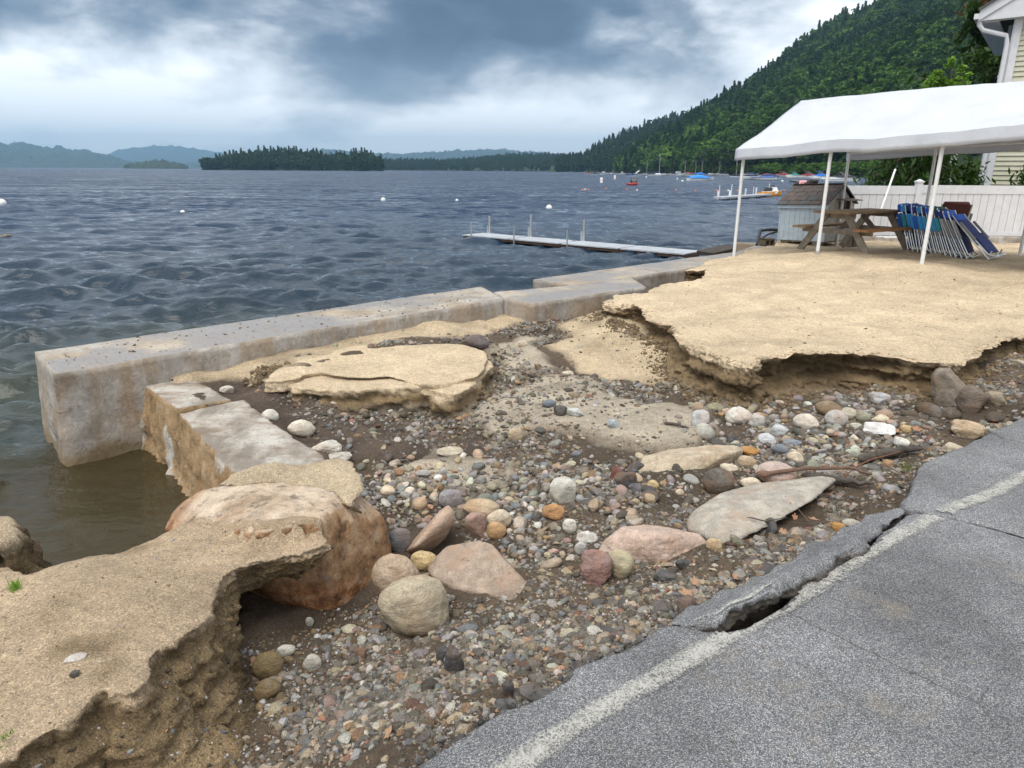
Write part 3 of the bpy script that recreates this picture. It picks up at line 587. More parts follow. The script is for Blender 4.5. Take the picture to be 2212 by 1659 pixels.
# clod of sand behind and on the big boulder
CLOD = [(470,1032),(520,1015),(560,1004),(640,995),(700,989),(757,987),(766,1000),(785,1030),(779,1060),(760,1085),(742,1078),(726,1058),(690,1047),(600,1036),(520,1040)]
bank('sand', xy(CLOD, .0), lambda P: -.0+.02*fbm(P, 5, 3, 2), lambda P: np.full(len(P), -.17), EARTH, step=.015, amp=.02, freq=6, rows=18, under=.03, flare=-.04, rough=.025, inner=.05, colf=sand_col(top=TAN*.8, crust=.05, wet=MOIST*1.1), seed=44, topn=.018)
STUB = [(-60,1150),(0,1118),(30,1112),(40,1135),(62,1180),(120,1205),(100,1225),(40,1240),(-60,1230)]
bank('sand', xy([(-120,1135),(-40,1112),(0,1104),(30,1108),(36,1130),(30,1150),(0,1160),(-120,1180)], -.05), lambda P: np.full(len(P), -.05), lambda P: np.full(len(P), -1.1), EARTH, step=.02, amp=.03, freq=5, rows=24, under=-.03, flare=.35, rough=.05, inner=.06, colf=sand_col(top=TAN*.75, crust=.04, wet=MOIST*.9), seed=52, topn=.02)

# ------------------------------------------------------------------ concrete wall and the old footing
def rough_block(name, poly, z0, z1, parent, seed, amp=.008, step=.06, mat=None, batter=0):
    return bank(name, np.asarray(poly), lambda P: z1+0*P[:, 0], lambda P: np.full(len(P), z0), mat or CONC, step=step, amp=amp, freq=4, rows=max(6, int((z1-z0)/.05)), under=.0, flare=batter, flare_p=1, rough=amp*.9, inner=.14, seed=seed, lip=.007, topn=.006, kind=None, parent=parent, straight=True)
wall = thing('retaining_wall', 'long zigzag concrete retaining wall between the lake and the washout', 'wall')
s1n, s1f = SEG['near'], SEG['far']
j1 = xy([(1149, 656)])[0]; s2e = xy([(1345, 627)])[0]; s2f0, s2f1 = xy([(1133, 631)])[0], xy([(1245, 616)])[0]
rough_block('wall_segment', [s1n[0], s1n[1], s1f[1]+(s1n[1]-s1f[1])*.02, s1f[1], s1f[0]], -1.6, -.004, wall, 61, .005, batter=.12)
dd = s2e-j1; dd /= np.hypot(*dd)
rough_block('wall_segment', [j1, s2e+dd*.5, s2f1+dd*1.2, s2f1, s1f[1]*.45+s1n[1]*.55+dd*.012, s1n[1]+dd*.012], -1.6, .004, wall, 62)
s3 = xy([(1245, 614), (1479, 580), (1600, 553.5), (1692, 521)]); s3f = xy([(1692, 511), (1640, 525), (1590, 543), (1500, 553), (1153, 600.5)])
s3 = np.vstack([s3, [[6.2, 16.6], [5.3, 16.9]], s3f[1:]])
rough_block('wall_segment', s3, -1.6, -.014, wall, 63)
foot = thing('concrete_footing', 'broken lower concrete footing with peeling orange face beside the brown pool', 'footing')
L0, L1, L2 = LEDGE; pv = np.array([.776, .63])
rough_block('footing_block', [L0, L1-(L1-L0)*.03, L1+pv*.42-(L1-L0)*.03, L0+pv*.40], -1.5, -.245, foot, 71, .022, .03, FOOT, .22)
rough_block('footing_block', [L1+(L1-L0)*.02-pv*.02, L2, L2+pv*.55, L1+pv*.50+(L1-L0)*.02], -1.5, -.262, foot, 72, .028, .03, FOOT, .22)

# ------------------------------------------------------------------ road with its broken edge
EDGE = [(860,1690),(896,1659),(940,1632),(975,1607),(990,1593),(1040,1560),(1095,1530),(1130,1522),(1162,1506),(1200,1480),(1234,1463),(1239,1444),(1280,1428),(1321,1413),(1360,1397),(1393,1386),(1402,1372),(1420,1358),(1441,1348),(1470,1350),(1520,1357),(1575,1362),(1615,1351),(1652,1330),(1687,1311),(1703,1294),(1722,1263),(1767,1238),(1808,1219),(1850,1193),(1889,1169),(1911,1147),(1938,1128),(1960,1110)]
roadA = list(xy(EDGE))+list(xy([(1985,1106),(2040,1116),(2100,1131),(2160,1146),(2212,1161),(2300,1187)]))+[np.array(p) for p in ((6.0, 2.4), (7, .2), (3, -3), (-1.2, -1.5), (-.5, .9))]
roadB = list(xy([(1995,1104),(1972,1096),(1952,1088),(1962,1068),(1976,1050),(1981,1030),(1985,1010),(2010,994),(2050,975),(2083,962),(2125,940),(2170,920),(2212,900),(2300,862),(2450,800)]))+[np.array(p) for p in ((12, 4.5), (10, 2.0), (6.2, 2.55))]+list(xy([(2300,1184),(2212,1158),(2160,1143),(2100,1128),(2040,1113)]))
rz = lambda P: 0*P[:, 0]
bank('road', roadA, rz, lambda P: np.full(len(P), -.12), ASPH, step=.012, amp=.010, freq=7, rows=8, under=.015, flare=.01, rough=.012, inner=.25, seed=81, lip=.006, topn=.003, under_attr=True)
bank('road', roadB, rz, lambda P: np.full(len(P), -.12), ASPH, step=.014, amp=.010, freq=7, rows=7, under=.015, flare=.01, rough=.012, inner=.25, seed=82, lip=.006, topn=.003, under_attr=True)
SL_O = [(1446,1346,-.01),(1462,1330,-.04),(1520,1301,-.06),(1591,1268,-.06),(1650,1239,-.06),(1703,1212,-.06),(1787,1167,-.06),(1843,1133,-.06),(1902,1106,-.05),(1950,1097,-.02)]; SL_I = [(1956,1106,-.01),(1925,1122,.0),(1902,1136,.03),(1860,1164,.05),(1801,1198,.055),(1759,1220,.06),(1712,1245,.065),(1686,1259,.07),(1658,1279,.07),(1600,1308,.065),(1535,1338,.04),(1490,1350,.01)]
SLC = np.array([[*atz(*q)[:2], q[2]] for q in SL_O+SL_I]); SLW = SLC[:, :2]
def slab_z(P): return idw(P, SLC, 3.0, .03)
slab = bank('asphalt_slab', SLW, slab_z, lambda P: slab_z(P)-.085, ASPH, step=.010, amp=.008, freq=8, rows=10, under=.008, flare=-.015, rough=.016, inner=.03, seed=83, lip=.004, topn=.004, under_attr=True, kind=None)
tag(slab, 'curved strip of asphalt broken off and tilted up along the road edge', 'asphalt slab')
def stripe(name, cl, wd, zf, keep=None, parent=None):
    c = xy(cl); c = np.vstack([c[i]+(c[i+1]-c[i])*np.linspace(0, 1, max(2, int(np.hypot(*(c[i+1]-c[i]))/.02)), endpoint=False)[:, None] for i in range(len(c)-1)]); t = np.gradient(c, axis=0); t /= np.hypot(t[:, 0], t[:, 1])[:, None]; nn = np.stack([-t[:, 1], t[:, 0]], 1)
    V = []; e = []
    for k in range(7): u = k/6*2-1; p = c+nn*(u*wd/2*(1+.15*fbm(c, 9, 3, 5+k)[:, None]*(abs(u) > .9))); V.append(np.column_stack([p, zf(p)])); e.append(np.full(len(c), 1-abs(u)**2.5*1.3))
    m = len(c); V = np.vstack(V); i = np.arange(7*m).reshape(7, m); Fc = np.stack([i[:-1, :-1], i[:-1, 1:], i[1:, 1:], i[1:, :-1]], -1).reshape(-1, 4)[:, ::-1]
    if keep is not None: k = keep(V); Fc = Fc[k[Fc].all(1)]
    used = np.unique(Fc); mp = np.full(len(V), -1); mp[used] = np.arange(len(used))
    return np_mesh(name, V[used], mp[Fc], PAINT, attrs={'edge': np.concatenate(e)[used]}, parent=parent)
LINE = [(1060,1690),(1130,1643),(1250,1565),(1350,1505),(1480,1434),(1560,1385),(1660,1327),(1760,1268),(1860,1205),(1950,1152),(2000,1130),(2060,1098),(2130,1073),(2212,1031),(2300,985)]
RA, RB = np.array([list(p) for p in roadA]), np.array([list(p) for p in roadB])
tag(stripe('road_marking', LINE, .085, lambda p: np.full(len(p), .009), lambda V: (inpoly(V, RA) | inpoly(V, RB)) & (seg_dist(V, RA) > .015) & (seg_dist(V, RB) > .01)), kind='structure')
stripe('paint_stripe', [(1500,1346,.015),(1535,1336,.04),(1600,1303,.06),(1658,1274,.065),(1690,1254,.065)], .045, lambda p: slab_z(p)+.008, lambda V: inpoly(V, SLW) & (seg_dist(V, SLW) > .012), parent=slab)

# ------------------------------------------------------------------ lake: real waves near the shore, finer relief in the material
def build_water():
    na, g = 560, []
    r = 2.2
    while r < 170: g.append(r); r *= 1.0072
    while r < 9000: g.append(r); r *= 1.06
    rr = np.array(g); nr = len(rr); A = np.linspace(R(-52), R(48), na); a, r = np.meshgrid(A, rr); a, r = a.ravel(), r.ravel()
    P = np.stack([np.sin(a)*r, np.cos(a)*r], 1)
    # calm in the lee of the wall, chop outside
    lee = inpoly(P, np.array([[-3.95, 5.3], [-3.2, 6.3], [-1.2, 3.4], [-1.5, 2], [-3, 1], [-4, 2.5]])); dl = np.where(P[:, 0] < -4, 1, 1)
    lee_amt = np.clip(1-sstep(0, .8, seg_dist(P, np.array([[-3.9, 5.2], [-3.3, 5.9], [-1.9, 4.2], [-1.5, 3], [-2.4, 2.6]]))), 0, 1); lee_amt = np.where(lee, 1, lee_amt*.8)
    rg = np.random.default_rng(5); z = np.zeros(len(P)); grp = .75+.45*fbm(P, .09, 3, 8)
    sp = np.maximum(r*.0072, r*.0031)
    for k in range(84):
        lam = np.exp(rg.uniform(np.log(.22), np.log(1.9))); th = rg.normal(0, .42)+.2; kx, ky = math.sin(th)*2*PI/lam, -math.cos(th)*2*PI/lam
        am = .0045*lam**.85*rg.uniform(.6, 1.3); ph = rg.uniform(0, 6.28); s = np.sin(P[:, 0]*kx+P[:, 1]*ky+ph+.6*fbm(P, .6/lam, 2, 30+k))
        s = 2*(.5+.5*s)**1.8-.75; fade = sstep(2.0, 4.5, lam/sp)
        z += am*2.6*s*fade
    z = z-np.mean(z)*0
    fb = fbm(P*np.array([1, 1.3]), 1.1, 4, 15)*.022+fbm(P*np.array([1, 1.5]), 3.6, 3, 16)*.02
    z = (z+.05)*grp+fb*sstep(60, 20, r)
    z = z*(1-.82*lee_amt)*(.72+.28*sstep(6, 15, r))
    z = np.where(r > 200, z*0, z)
    deep, shal, pond = np.array([.005, .025, .064]), np.array([.050, .060, .042]), np.array([.056, .046, .022])
    near = sstep(9.5, 4.5, np.hypot(P[:, 0]+2.6, P[:, 1]-3.8)); mid = sstep(42, 12, r)
    col = deep*(1-mid[:, None])+np.array([.010, .025, .042])*mid[:, None]; nz = np.clip(near+.25*fbm(P, .8, 3, 6)*near, 0, 1)[:, None]
    col = col*(1-nz*.8)+shal*nz*.8; lp = np.clip(lee_amt, 0, 1)[:, None]; col = col*(1-lp)+pond*lp
    V = np.column_stack([P, WATERZ+z]); i = np.arange(na*nr).reshape(nr, na); Fc = np.stack([i[:-1, :-1], i[:-1, 1:], i[1:, 1:], i[1:, :-1]], -1).reshape(-1, 4)[:, ::-1]
    ctr = P[Fc].mean(1); Fc = Fc[~(inpoly(ctr, LANDPOLY) & (seg_dist(ctr, LANDPOLY) > .35))]
    used = np.unique(Fc); mp = np.full(len(V), -1); mp[used] = np.arange(len(used))
    tag(np_mesh('water', V[used], mp[Fc], WATER, col=col[used], attrs={'shallow': np.clip(near*.35+lee_amt, 0, 1)[used], 'far': sstep(10, 70, r)[used]}), kind='structure')
build_water()
BEDM = plain('lake_floor', (.12, .085, .04), .9, var=.5, scale=6)
tag(np_mesh('lake_bed', [(-60, -30, -1.45), (9000, -30, -1.5), (9000, 9000, -1.5), (-9000, 9000, -1.5), (-9000, -30, -1.5), (-60, -30, -1.5)][1:5], [(0, 1, 2, 3)], BEDM), kind='structure')
# ------------------------------------------------------------------ stones
def stone_material(name, mode):
    m, n = material(name); P = n.obj()
    if mode == 'obj': c = n.new('ShaderNodeObjectInfo').outputs['Color']; rnd = n.new('ShaderNodeObjectInfo').outputs['Random']
    else: c = n.attr('soil')
    if mode == 'obj':
        off = n.new('ShaderNodeCombineXYZ'); [n.put(off, i, n.math('MULTIPLY', rnd, 37.0+9*i)) for i in range(3)]
        va = n.new('ShaderNodeVectorMath', operation='ADD'); n.l.new(P, va.inputs[0]); n.l.new(off.outputs[0], va.inputs[1]); P = va.outputs[0]
    wp = n.pos()
    k = n.mix(1, n.ramp(n.noise(wp, 260, 2, .6), [(.32, .62), (.5, 1.0), (.68, 1.4)]), n.ramp(n.noise(wp, 16, 6, .62), [(.3, .74), (.68, 1.2)]), 'MULTIPLY')
    k = n.mix(1, k, n.ramp(n.noise(n.map(wp, scale=(1, 1, 3.5), rot=(.6, .4, .2)), 9, 6, .65, .6), [(.3, .82), (.7, 1.14)]), 'MULTIPLY')
    col = n.mix(1, c, k, 'MULTIPLY')
    if mode == 'obj':
        dm = n.ramp(n.noise(wp, 5.0, 5, .6), [(.50, 0), (.64, .6)]); col = n.mix(dm, col, n.mix(.55, c, (.34, .17, .08, 1))); col = n.mix(n.ramp(n.noise(wp, 7.5, 6, .66), [(.55, 0), (.66, .6)]), col, n.mix(.5, c, (.24, .23, .22, 1))); col = n.mix(n.ramp(n.noise(wp, 21, 6, .7), [(.60, 0), (.69, .55)]), col, (.07, .055, .045, 1))
    # gritty film of washed sand in the hollows
    col = n.mix(n.ramp(n.noise(wp, 30, 4, .65), [(.58, 0), (.72, .45)]), col, (.22, .17, .11, 1))
    b = n.bump(n.noise(wp, 240, 3, .6), .4, .003); b = n.bump(n.noise(wp, 34, 6, .66), .6, .014, b); b = n.bump(n.noise(n.map(wp, scale=(1, 1, 3), rot=(.5, .3, 0)), 11, 6, .6), .4, .03, b)
    n.out(n.bsdf(col, .72, b, Specular_IOR_Level=.35)); return m
STONE, GRAV = stone_material('stone', 'obj'), stone_material('gravel_stone', 'attr')
_smesh = {}
def stone_mesh(seed, kind, sub):
    k = (seed, kind, sub)
    if k not in _smesh:
        V, T = rock_shape(seed, kind, sub); o = np_mesh('stone', V, T, STONE, sharp=R(38) if kind == 'ang' else None); _smesh[k] = o.data; bpy.data.objects.remove(o)
    return _smesh[k]
def ground_at(px, py, zfun=None, lift=0.0):
    z = -.35
    for _ in range(12):
        p = atz(px, py, z); z = .5*z+.5*((zfun or bed_look)(np.array([[p.x, p.y]]))[0]+lift)
    return atz(px, py, z), z-lift
def place_rock(name, box, col, kind, label, cat='stone', group=None, seed=None, sub=4, sink=.28, deep=.85, tilt=0, zfun=None, flat=None):
    x0, y0, x1, y1 = box; seed = seed if seed is not None else int(x0*7+y0*3) % 9999
    cx, cy = (x0+x1)/2, (y0+y1)/2; p, zb = ground_at(cx, cy, zfun, .05); t = proj([p])[0, 2]
    wd = (x1-x0)*t/F; ah = (y1-y0)*t/F; e = math.asin(min(.9, (EYE-p.z)/(Vector(p)-Vector((0, 0, EYE))).length))
    dy = max(wd*deep*.75, .6*ah) if flat is None else flat
    hz = math.sqrt(max(ah*ah-(dy*math.sin(e))**2, (.45*ah)**2))/math.cos(e)
    hz = hz*1.12; p, zb = ground_at(cx, cy+(y1-y0)*.06, zfun, hz*(.5-sink))
    o = link(name, stone_mesh(seed % 14, kind, sub)); o.location = p; o.scale = (wd/2, dy/2, hz/2)
    az_ = math.atan2(p.x, p.y); o.rotation_euler = (0, tilt, -az_)
    o.color = (*col, 1); tag(o, label, cat, group); OCC.append((p.x, p.y, max(wd, dy)/2)); return o

b = hull_rock('slab_stone', [(1000,1175,-.30),(1035,1166,-.27),(1062,1175,-.27),(930,1240,-.40),(924,1228,-.44),(968,1182,-.32),(975,1270,-.42),(1085,1290,-.40),(1130,1326,-.47),(1155,1300,-.44),(1152,1275,-.38),(1105,1225,-.30),(1110,1318,-.52),(990,1290,-.52),(960,1255,-.52),(1040,1200,-.6),(1150,1270,-.55),(1090,1215,-.5)], STONE, 5, 90, .03, 5, (.34, .265, .205))
tag(b, 'angular brown slab with a flat sloping top face, pointing towards the asphalt', 'stone')
b = hull_rock('long_stone', [(880,1200,-.53),(905,1203,-.52),(870,1190,-.5),(940,1150,-.36),(935,1130,-.32),(955,1098,-.24),(968,1088,-.22),(982,1100,-.24),(983,1122,-.3),(965,1160,-.42),(930,1195,-.53),(960,1120,-.5),(890,1185,-.36),(905,1170,-.34)], STONE, 5, 24, .03, 6, (.40, .29, .215))
tag(b, 'log-shaped pinkish granite stone propped up beside the huge boulder', 'stone')
b = hull_rock('flat_rock', [(1484,1130,-.25),(1490,1110,-.22),(1560,1065,-.2),(1640,1045,-.19),(1760,1028,-.165),(1822,1022,-.15),(1815,1034,-.16),(1760,1060,-.155),(1740,1090,-.15),(1690,1125,-.17),(1600,1168,-.19),(1560,1175,-.21),(1490,1150,-.26),(1560,1100,-.17),(1650,1080,-.14),(1600,1120,-.5),(1750,1040,-.4),(1500,1130,-.5)], STONE, 6, 60, .05, 8, (.36, .325, .275))
tag(b, 'broad flat grey rock with a brown stick lying across its far end', 'rock')
b = hull_rock('flat_rock', [(1290,1190,-.30),(1305,1165,-.25),(1345,1138,-.21),(1400,1132,-.2),(1440,1140,-.2),(1510,1152,-.22),(1532,1175,-.25),(1500,1190,-.27),(1440,1215,-.30),(1360,1230,-.36),(1310,1225,-.36),(1420,1160,-.17),(1400,1180,-.55),(1350,1160,-.55),(1480,1170,-.5)], STONE, 6, 40, .045, 9, (.45, .335, .27))
tag(b, 'peach and grey slab half buried behind the greenish egg-shaped cobble', 'rock')
b = hull_rock('flat_rock', [(1375,1010,-.33),(1390,985,-.27),(1450,970,-.25),(1540,960,-.24),(1590,962,-.24),(1607,972,-.25),(1600,990,-.3),(1560,1008,-.33),(1480,1030,-.37),(1420,1062,-.40),(1375,1050,-.40),(1500,985,-.23),(1590,975,-.23),(1450,1000,-.55),(1560,985,-.5)], STONE, 6, 40, .045, 10, (.42, .345, .25))
tag(b, 'long beige slab with a rusty front edge in the middle of the washout', 'rock')

OR, TN, YL, PK, WH, GY, BL, DK, GN, RD, CR = (.40,.22,.10), (.43,.33,.22), (.50,.38,.20), (.40,.27,.225), (.60,.56,.50), (.34,.33,.325), (.165,.20,.24), (.075,.068,.06), (.30,.29,.22), (.26,.115,.08), (.54,.46,.35)
HERO = [((820,1247,968,1368), (.40,.34,.245), 'round', 'big smooth egg-shaped beige stone touching the brown slab', .2),
 ((805,1196,905,1290), (.44,.34,.25), 'round', 'speckled peach stone wedged between the huge boulder and the egg-shaped beige stone', .2),
 ((885,1188,944,1232), YL, 'round', 'yellow stone at the foot of the log-shaped granite', .2), ((926,1204,968,1236), CR, 'round', 'small cream stone between the yellow stone and the brown slab', .2),
 ((840,1140,890,1192), (.13,.155,.18), 'round', 'blue-black cobble beside the huge boulder', .2), ((1000,1076,1080,1120), TN, 'round', 'rounded tan stone behind a pink one, past the log-shaped granite', .25),
 ((1005,1106,1052,1158), (.33,.22,.18), 'ang', 'pinkish speckled stone leaning on a rounded tan one', .22), ((1050,1100,1106,1142), CR, 'round', 'cream and grey stone resting on an orange one', .15), ((1050,1126,1094,1164), (.47,.31,.16), 'round', 'orange-tan stone under a cream one beside the pinkish speckled stone', .2),
 ((948,1056,1000,1096), (.29,.27,.275), 'round', 'speckled violet-grey cobble above the log-shaped granite', .2), ((1186,1030,1244,1088), (.50,.48,.42), 'ang', 'pointed white-grey rock standing up from the gravel', .2),
 ((1170,1088,1220,1118), OR, 'ang', 'flat orange-brown stone below the pointed white-grey rock', .2), ((1310,1188,1369,1245), (.40,.35,.23), 'round', 'greenish egg-shaped cobble in front of the peach slab', .12),
 ((1254,1188,1323,1264), (.29,.17,.145), 'ang', 'dark red speckled stone beside the greenish egg-shaped cobble', .22), ((1518,1012,1586,1066), (.10,.085,.07), 'round', 'dark brown rounded rock between the beige slab and the broad flat rock', .22),
 ((1634,998,1718,1044), (.43,.33,.29), 'round', 'pinkish granite stone at the far side of the brown stick', .2), ((1598,1030,1644,1056), CR, 'round', 'cream cobble between the dark brown rock and the pinkish granite', .2),
 ((1568,879,1624,918), WH, 'round', 'largest white cobble below the overhanging sand cliff', .2), ((1494,886,1532,924), (.42,.42,.42), 'ang', 'grey triangular stone beside the largest white cobble', .2), ((1617,892,1652,922), (.5,.5,.47), 'ang', 'small white angular stone on the road side of the largest white cobble', .2),
 ((1714,892,1768,928), (.58,.51,.43), 'round', 'white cobble with a rusty streak lying by blue-grey stones', .2), ((1782,886,1830,922), (.40,.385,.36), 'round', 'tilted oval grey cobble under the cavern in the sand cliff', .2), ((1866,914,1932,940), (.58,.57,.55), 'ang', 'angular white block of stone next to dark mud', .25),
 ((1636,934,1676,962), (.55,.57,.58), 'round', 'bluish white cobble above the end of the beige slab', .2), ((1664,916,1702,946), (.44,.45,.45), 'ang', 'pale grey squarish stone beside the bluish white cobble', .2), ((1762,864,1818,898), (.22,.165,.10), 'round', 'mossy brown stone right below the sand cliff', .2),
 ((1877,848,1921,874), (.36,.36,.36), 'ang', 'grey angular cobble in the mouth of the cavern', .2), ((1816,880,1850,906), (.43,.38,.3), 'round', 'yellowish cobble between the mossy stone and the grey cavern cobble', .2), ((1850,888,1880,912), GN, 'round', 'olive cobble just behind the angular white block', .2),
 ((2058,908,2124,948), (.43,.33,.22), 'ang', 'tan angular stone next to the far corner of the road', .22), ((2034,955,2084,982), (.46,.43,.34), 'ang', 'pale flat stone against the road edge', .25), ((1930,944,1964,966), (.6,.58,.53), 'round', 'white oval pebble on the mud short of the road', .2), ((1945,918,1970,936), YL, 'round', 'yellow oval pebble beside dark mud', .2),
 ((2068,832,2128,896), (.155,.12,.095), 'ang', 'dark brown block of rock at the corner of the sand cliff', .25), ((2012,798,2085,890), (.22,.18,.14), 'ang', 'grey-brown boulder under the corner of the sand cliff', .3), ((2128,845,2175,880), (.3,.25,.18), 'ang', 'tan rock lying in the gully beyond the dark block', .25),
 ((1665,958,1702,980), (.16,.19,.225), 'round', 'flat blue cobble next to white cobbles', .2), ((1690,948,1735,966), (.19,.21,.24), 'ang', 'flat blue-grey stone under the streaked white cobble', .25), ((1648,1108,1700,1125), GY, 'ang', 'grey stone sunk beside the broad flat rock', .3), ((1598,964,1640,984), (.40,.21,.06), 'round', 'wet orange cobble at the end of the beige slab', .2),
 ((1594,983,1634,1010), TN, 'round', 'tan cobble beside the rusty end of the beige slab', .2), ((1555,1002,1595,1020), CR, 'round', 'cream pebble in front of the beige slab', .2), ((1700,975,1736,1000), CR, 'round', 'round cream cobble before the dark driftwood', .2), ((1398,1036,1424,1060), YL, 'round', 'small yellow pebble beside the dark asphalt lumps', .2),
 ((565,883,602,910), WH, 'round', 'white cobble on dark mud beyond the concrete footing', .22), ((622,905,680,942), (.56,.50,.41), 'round', 'white stone with rusty patches on dark mud near the footing', .22), ((474,833,504,850), WH, 'ang', 'white stone at the inner end of the footing', .25), ((1097,924,1130,954), (.48,.42,.3), 'round', 'cream oval cobble at the lip of the grey sand', .2),
 ((942,962,1002,986), (.44,.38,.29), 'ang', 'flat beige stone shaped like a cap on the dark mud', .3), ((670,950,738,978), (.52,.48,.42), 'ang', 'low white stone half buried next to the footing', .35), ((700,975,760,996), (.46,.43,.38), 'ang', 'pale flat stone just behind the sandy clod', .35), ((1118,735,1140,750), CR, 'round', 'cream pebble in the gully beneath the sand fan', .2),
 ((1214,800,1240,816), CR, 'round', 'cream cobble on the dark streak below the sand fan', .2), ((1495,868,1520,890), (.42,.31,.22), 'round', 'orange-pink cobble under the near end of the sand cliff', .2), ((1004,722,1056,752), (.13,.10,.10), 'round', 'dark round rock at the corner of the leftover sand slab', .25),
 ((1310,905,1340,925), (.36,.4,.42), 'ang', 'blue-white pebble on grey sand', .25), ((1170,862,1202,880), (.14,.16,.19), 'round', 'dark blue pebble on the grey sand apron', .2), ((1225,880,1262,900), (.5,.51,.5), 'ang', 'white angular stone on the grey sand apron', .2), ((1195,876,1225,898), DK, 'ang', 'black stone beside a white angular one on grey sand', .2),
 ((545,1410,612,1462), (.21,.155,.075), 'round', 'sand-crusted round stone in the hollow under the bank', .2), ((550,1466,608,1512), (.17,.12,.06), 'round', 'darker sand-crusted stone next to the hollow in the bank', .2), ((596,1391,638,1418), (.53,.5,.43), 'round', 'pale smooth stone in the hollow below the huge boulder', .2),
 ((654,1412,694,1450), (.44,.41,.35), 'round', 'egg-shaped grey stone with a curled brown leaf on it', .2), ((660,1332,678,1352), (.5,.47,.42), 'round', 'small white pebble below the rusty face of the huge boulder', .2),
 ((2110,1040,2111,1041), GY, 'round', None, .2),
 ((1215,1120,1246,1150), WH, 'round', 'round white pebble left of the bare mud patch', .2), ((1240,1170,1268,1200), (.45,.44,.41), 'round', 'pale grey cobble on bare mud by the dark red stone', .2), ((1244,1145,1292,1178), (.54,.53,.49), 'ang', 'white angular cobble beside the bare mud patch', .2),
 ((1525,1162,1560,1190), (.5,.36,.22), 'round', 'orange-tan cobble against the peach slab', .2), ((1795,1128,1826,1152), (.38,.21,.07), 'round', 'rust orange cobble by the raised asphalt strip', .2), ((1820,1120,1865,1145), (.37,.35,.3), 'round', 'long grey-brown cobble by the raised asphalt strip', .25)]
for bx, c, k, lb, sk in HERO:
    if lb is None: continue
    nm = 'boulder' if bx[2]-bx[0] > 100 else ('stone' if k == 'ang' else 'cobble')
    place_rock(nm, bx, c, k, lb, {'boulder': 'stone', 'stone': 'stone', 'cobble': 'cobble'}[nm], sub=5 if bx[2]-bx[0] > 60 else 4, sink=sk)
o = place_rock('cobble', (140,1411,186,1430), (.44,.42,.39), 'round', 'flat pale grey stone lying on top of the sandy bank', 'cobble', zfun=bank_z, sink=.35)
o = place_rock('cobble', (480,1376,501,1424), (.34,.19,.09), 'round', 'orange upright stone stuck in the cut face of the bank', 'cobble', zfun=lambda P: np.full(len(P), -.3), sink=.5)
o = place_rock('cobble', (150,1447,172,1462), DK, 'ang', 'black lump lying on the sandy bank', 'stone', zfun=bank_z, sink=.3)

# loose cobbles, each its own object
SLABW = xy(SLAB1, -.25); WALLW = np.vstack([SEG['near'], SEG['far'][::-1]]); LEDW = np.vstack([LEDGE, (LEDGE+np.array([.55, .45]))[::-1]]); BANKW = xy(BANK); TERW = np.array([list(p)[:2] for p in terr])
def free_bed(P):
    ok = inpoly(P, LANDPOLY)
    for pl, gr in ((SLABW, .03), (LEDW, .0), (BANKW, -.02), (TERW, .03), (RA, -.015), (RB, -.015), (SLW, .01)): ok &= ~(inpoly(P, pl) & (seg_dist(P, pl) > (0 if gr >= 0 else -gr)))
    return ok & (seg_dist(P, TERW) > .03)
CLUST = [((1120,1060),(330,60),.9,100),((900,1040),(110,40),1,42),((1750,900),(210,45),1,70),((1000,1080),(170,50),1,34),((1150,1180),(130,70),.6,20),((1850,960),(120,40),.8,34),((1600,880),(130,30),.8,20),((1250,1300),(200,70),.55,30),((2140,810),(60,50),.9,22),((1700,1150),(110,40),.7,22),((1450,1080),(60,30),.9,14),((750,1420),(90,60),.55,16),((820,1550),(160,70),.6,26),((560,1560),(90,60),.6,14),((1060,770),(60,30),.7,8),((780,900),(170,30),.5,18),((1320,840),(120,35),.7,22)]
PAL = [(WH, 'white', .15), (GY, 'grey', .27), (TN, 'tan', .17), (CR, 'cream', .12), (BL, 'blue-grey', .09), (DK, 'dark', .06), (OR, 'orange-brown', .07), (PK, 'pinkish', .07), (GN, 'olive', .06)]
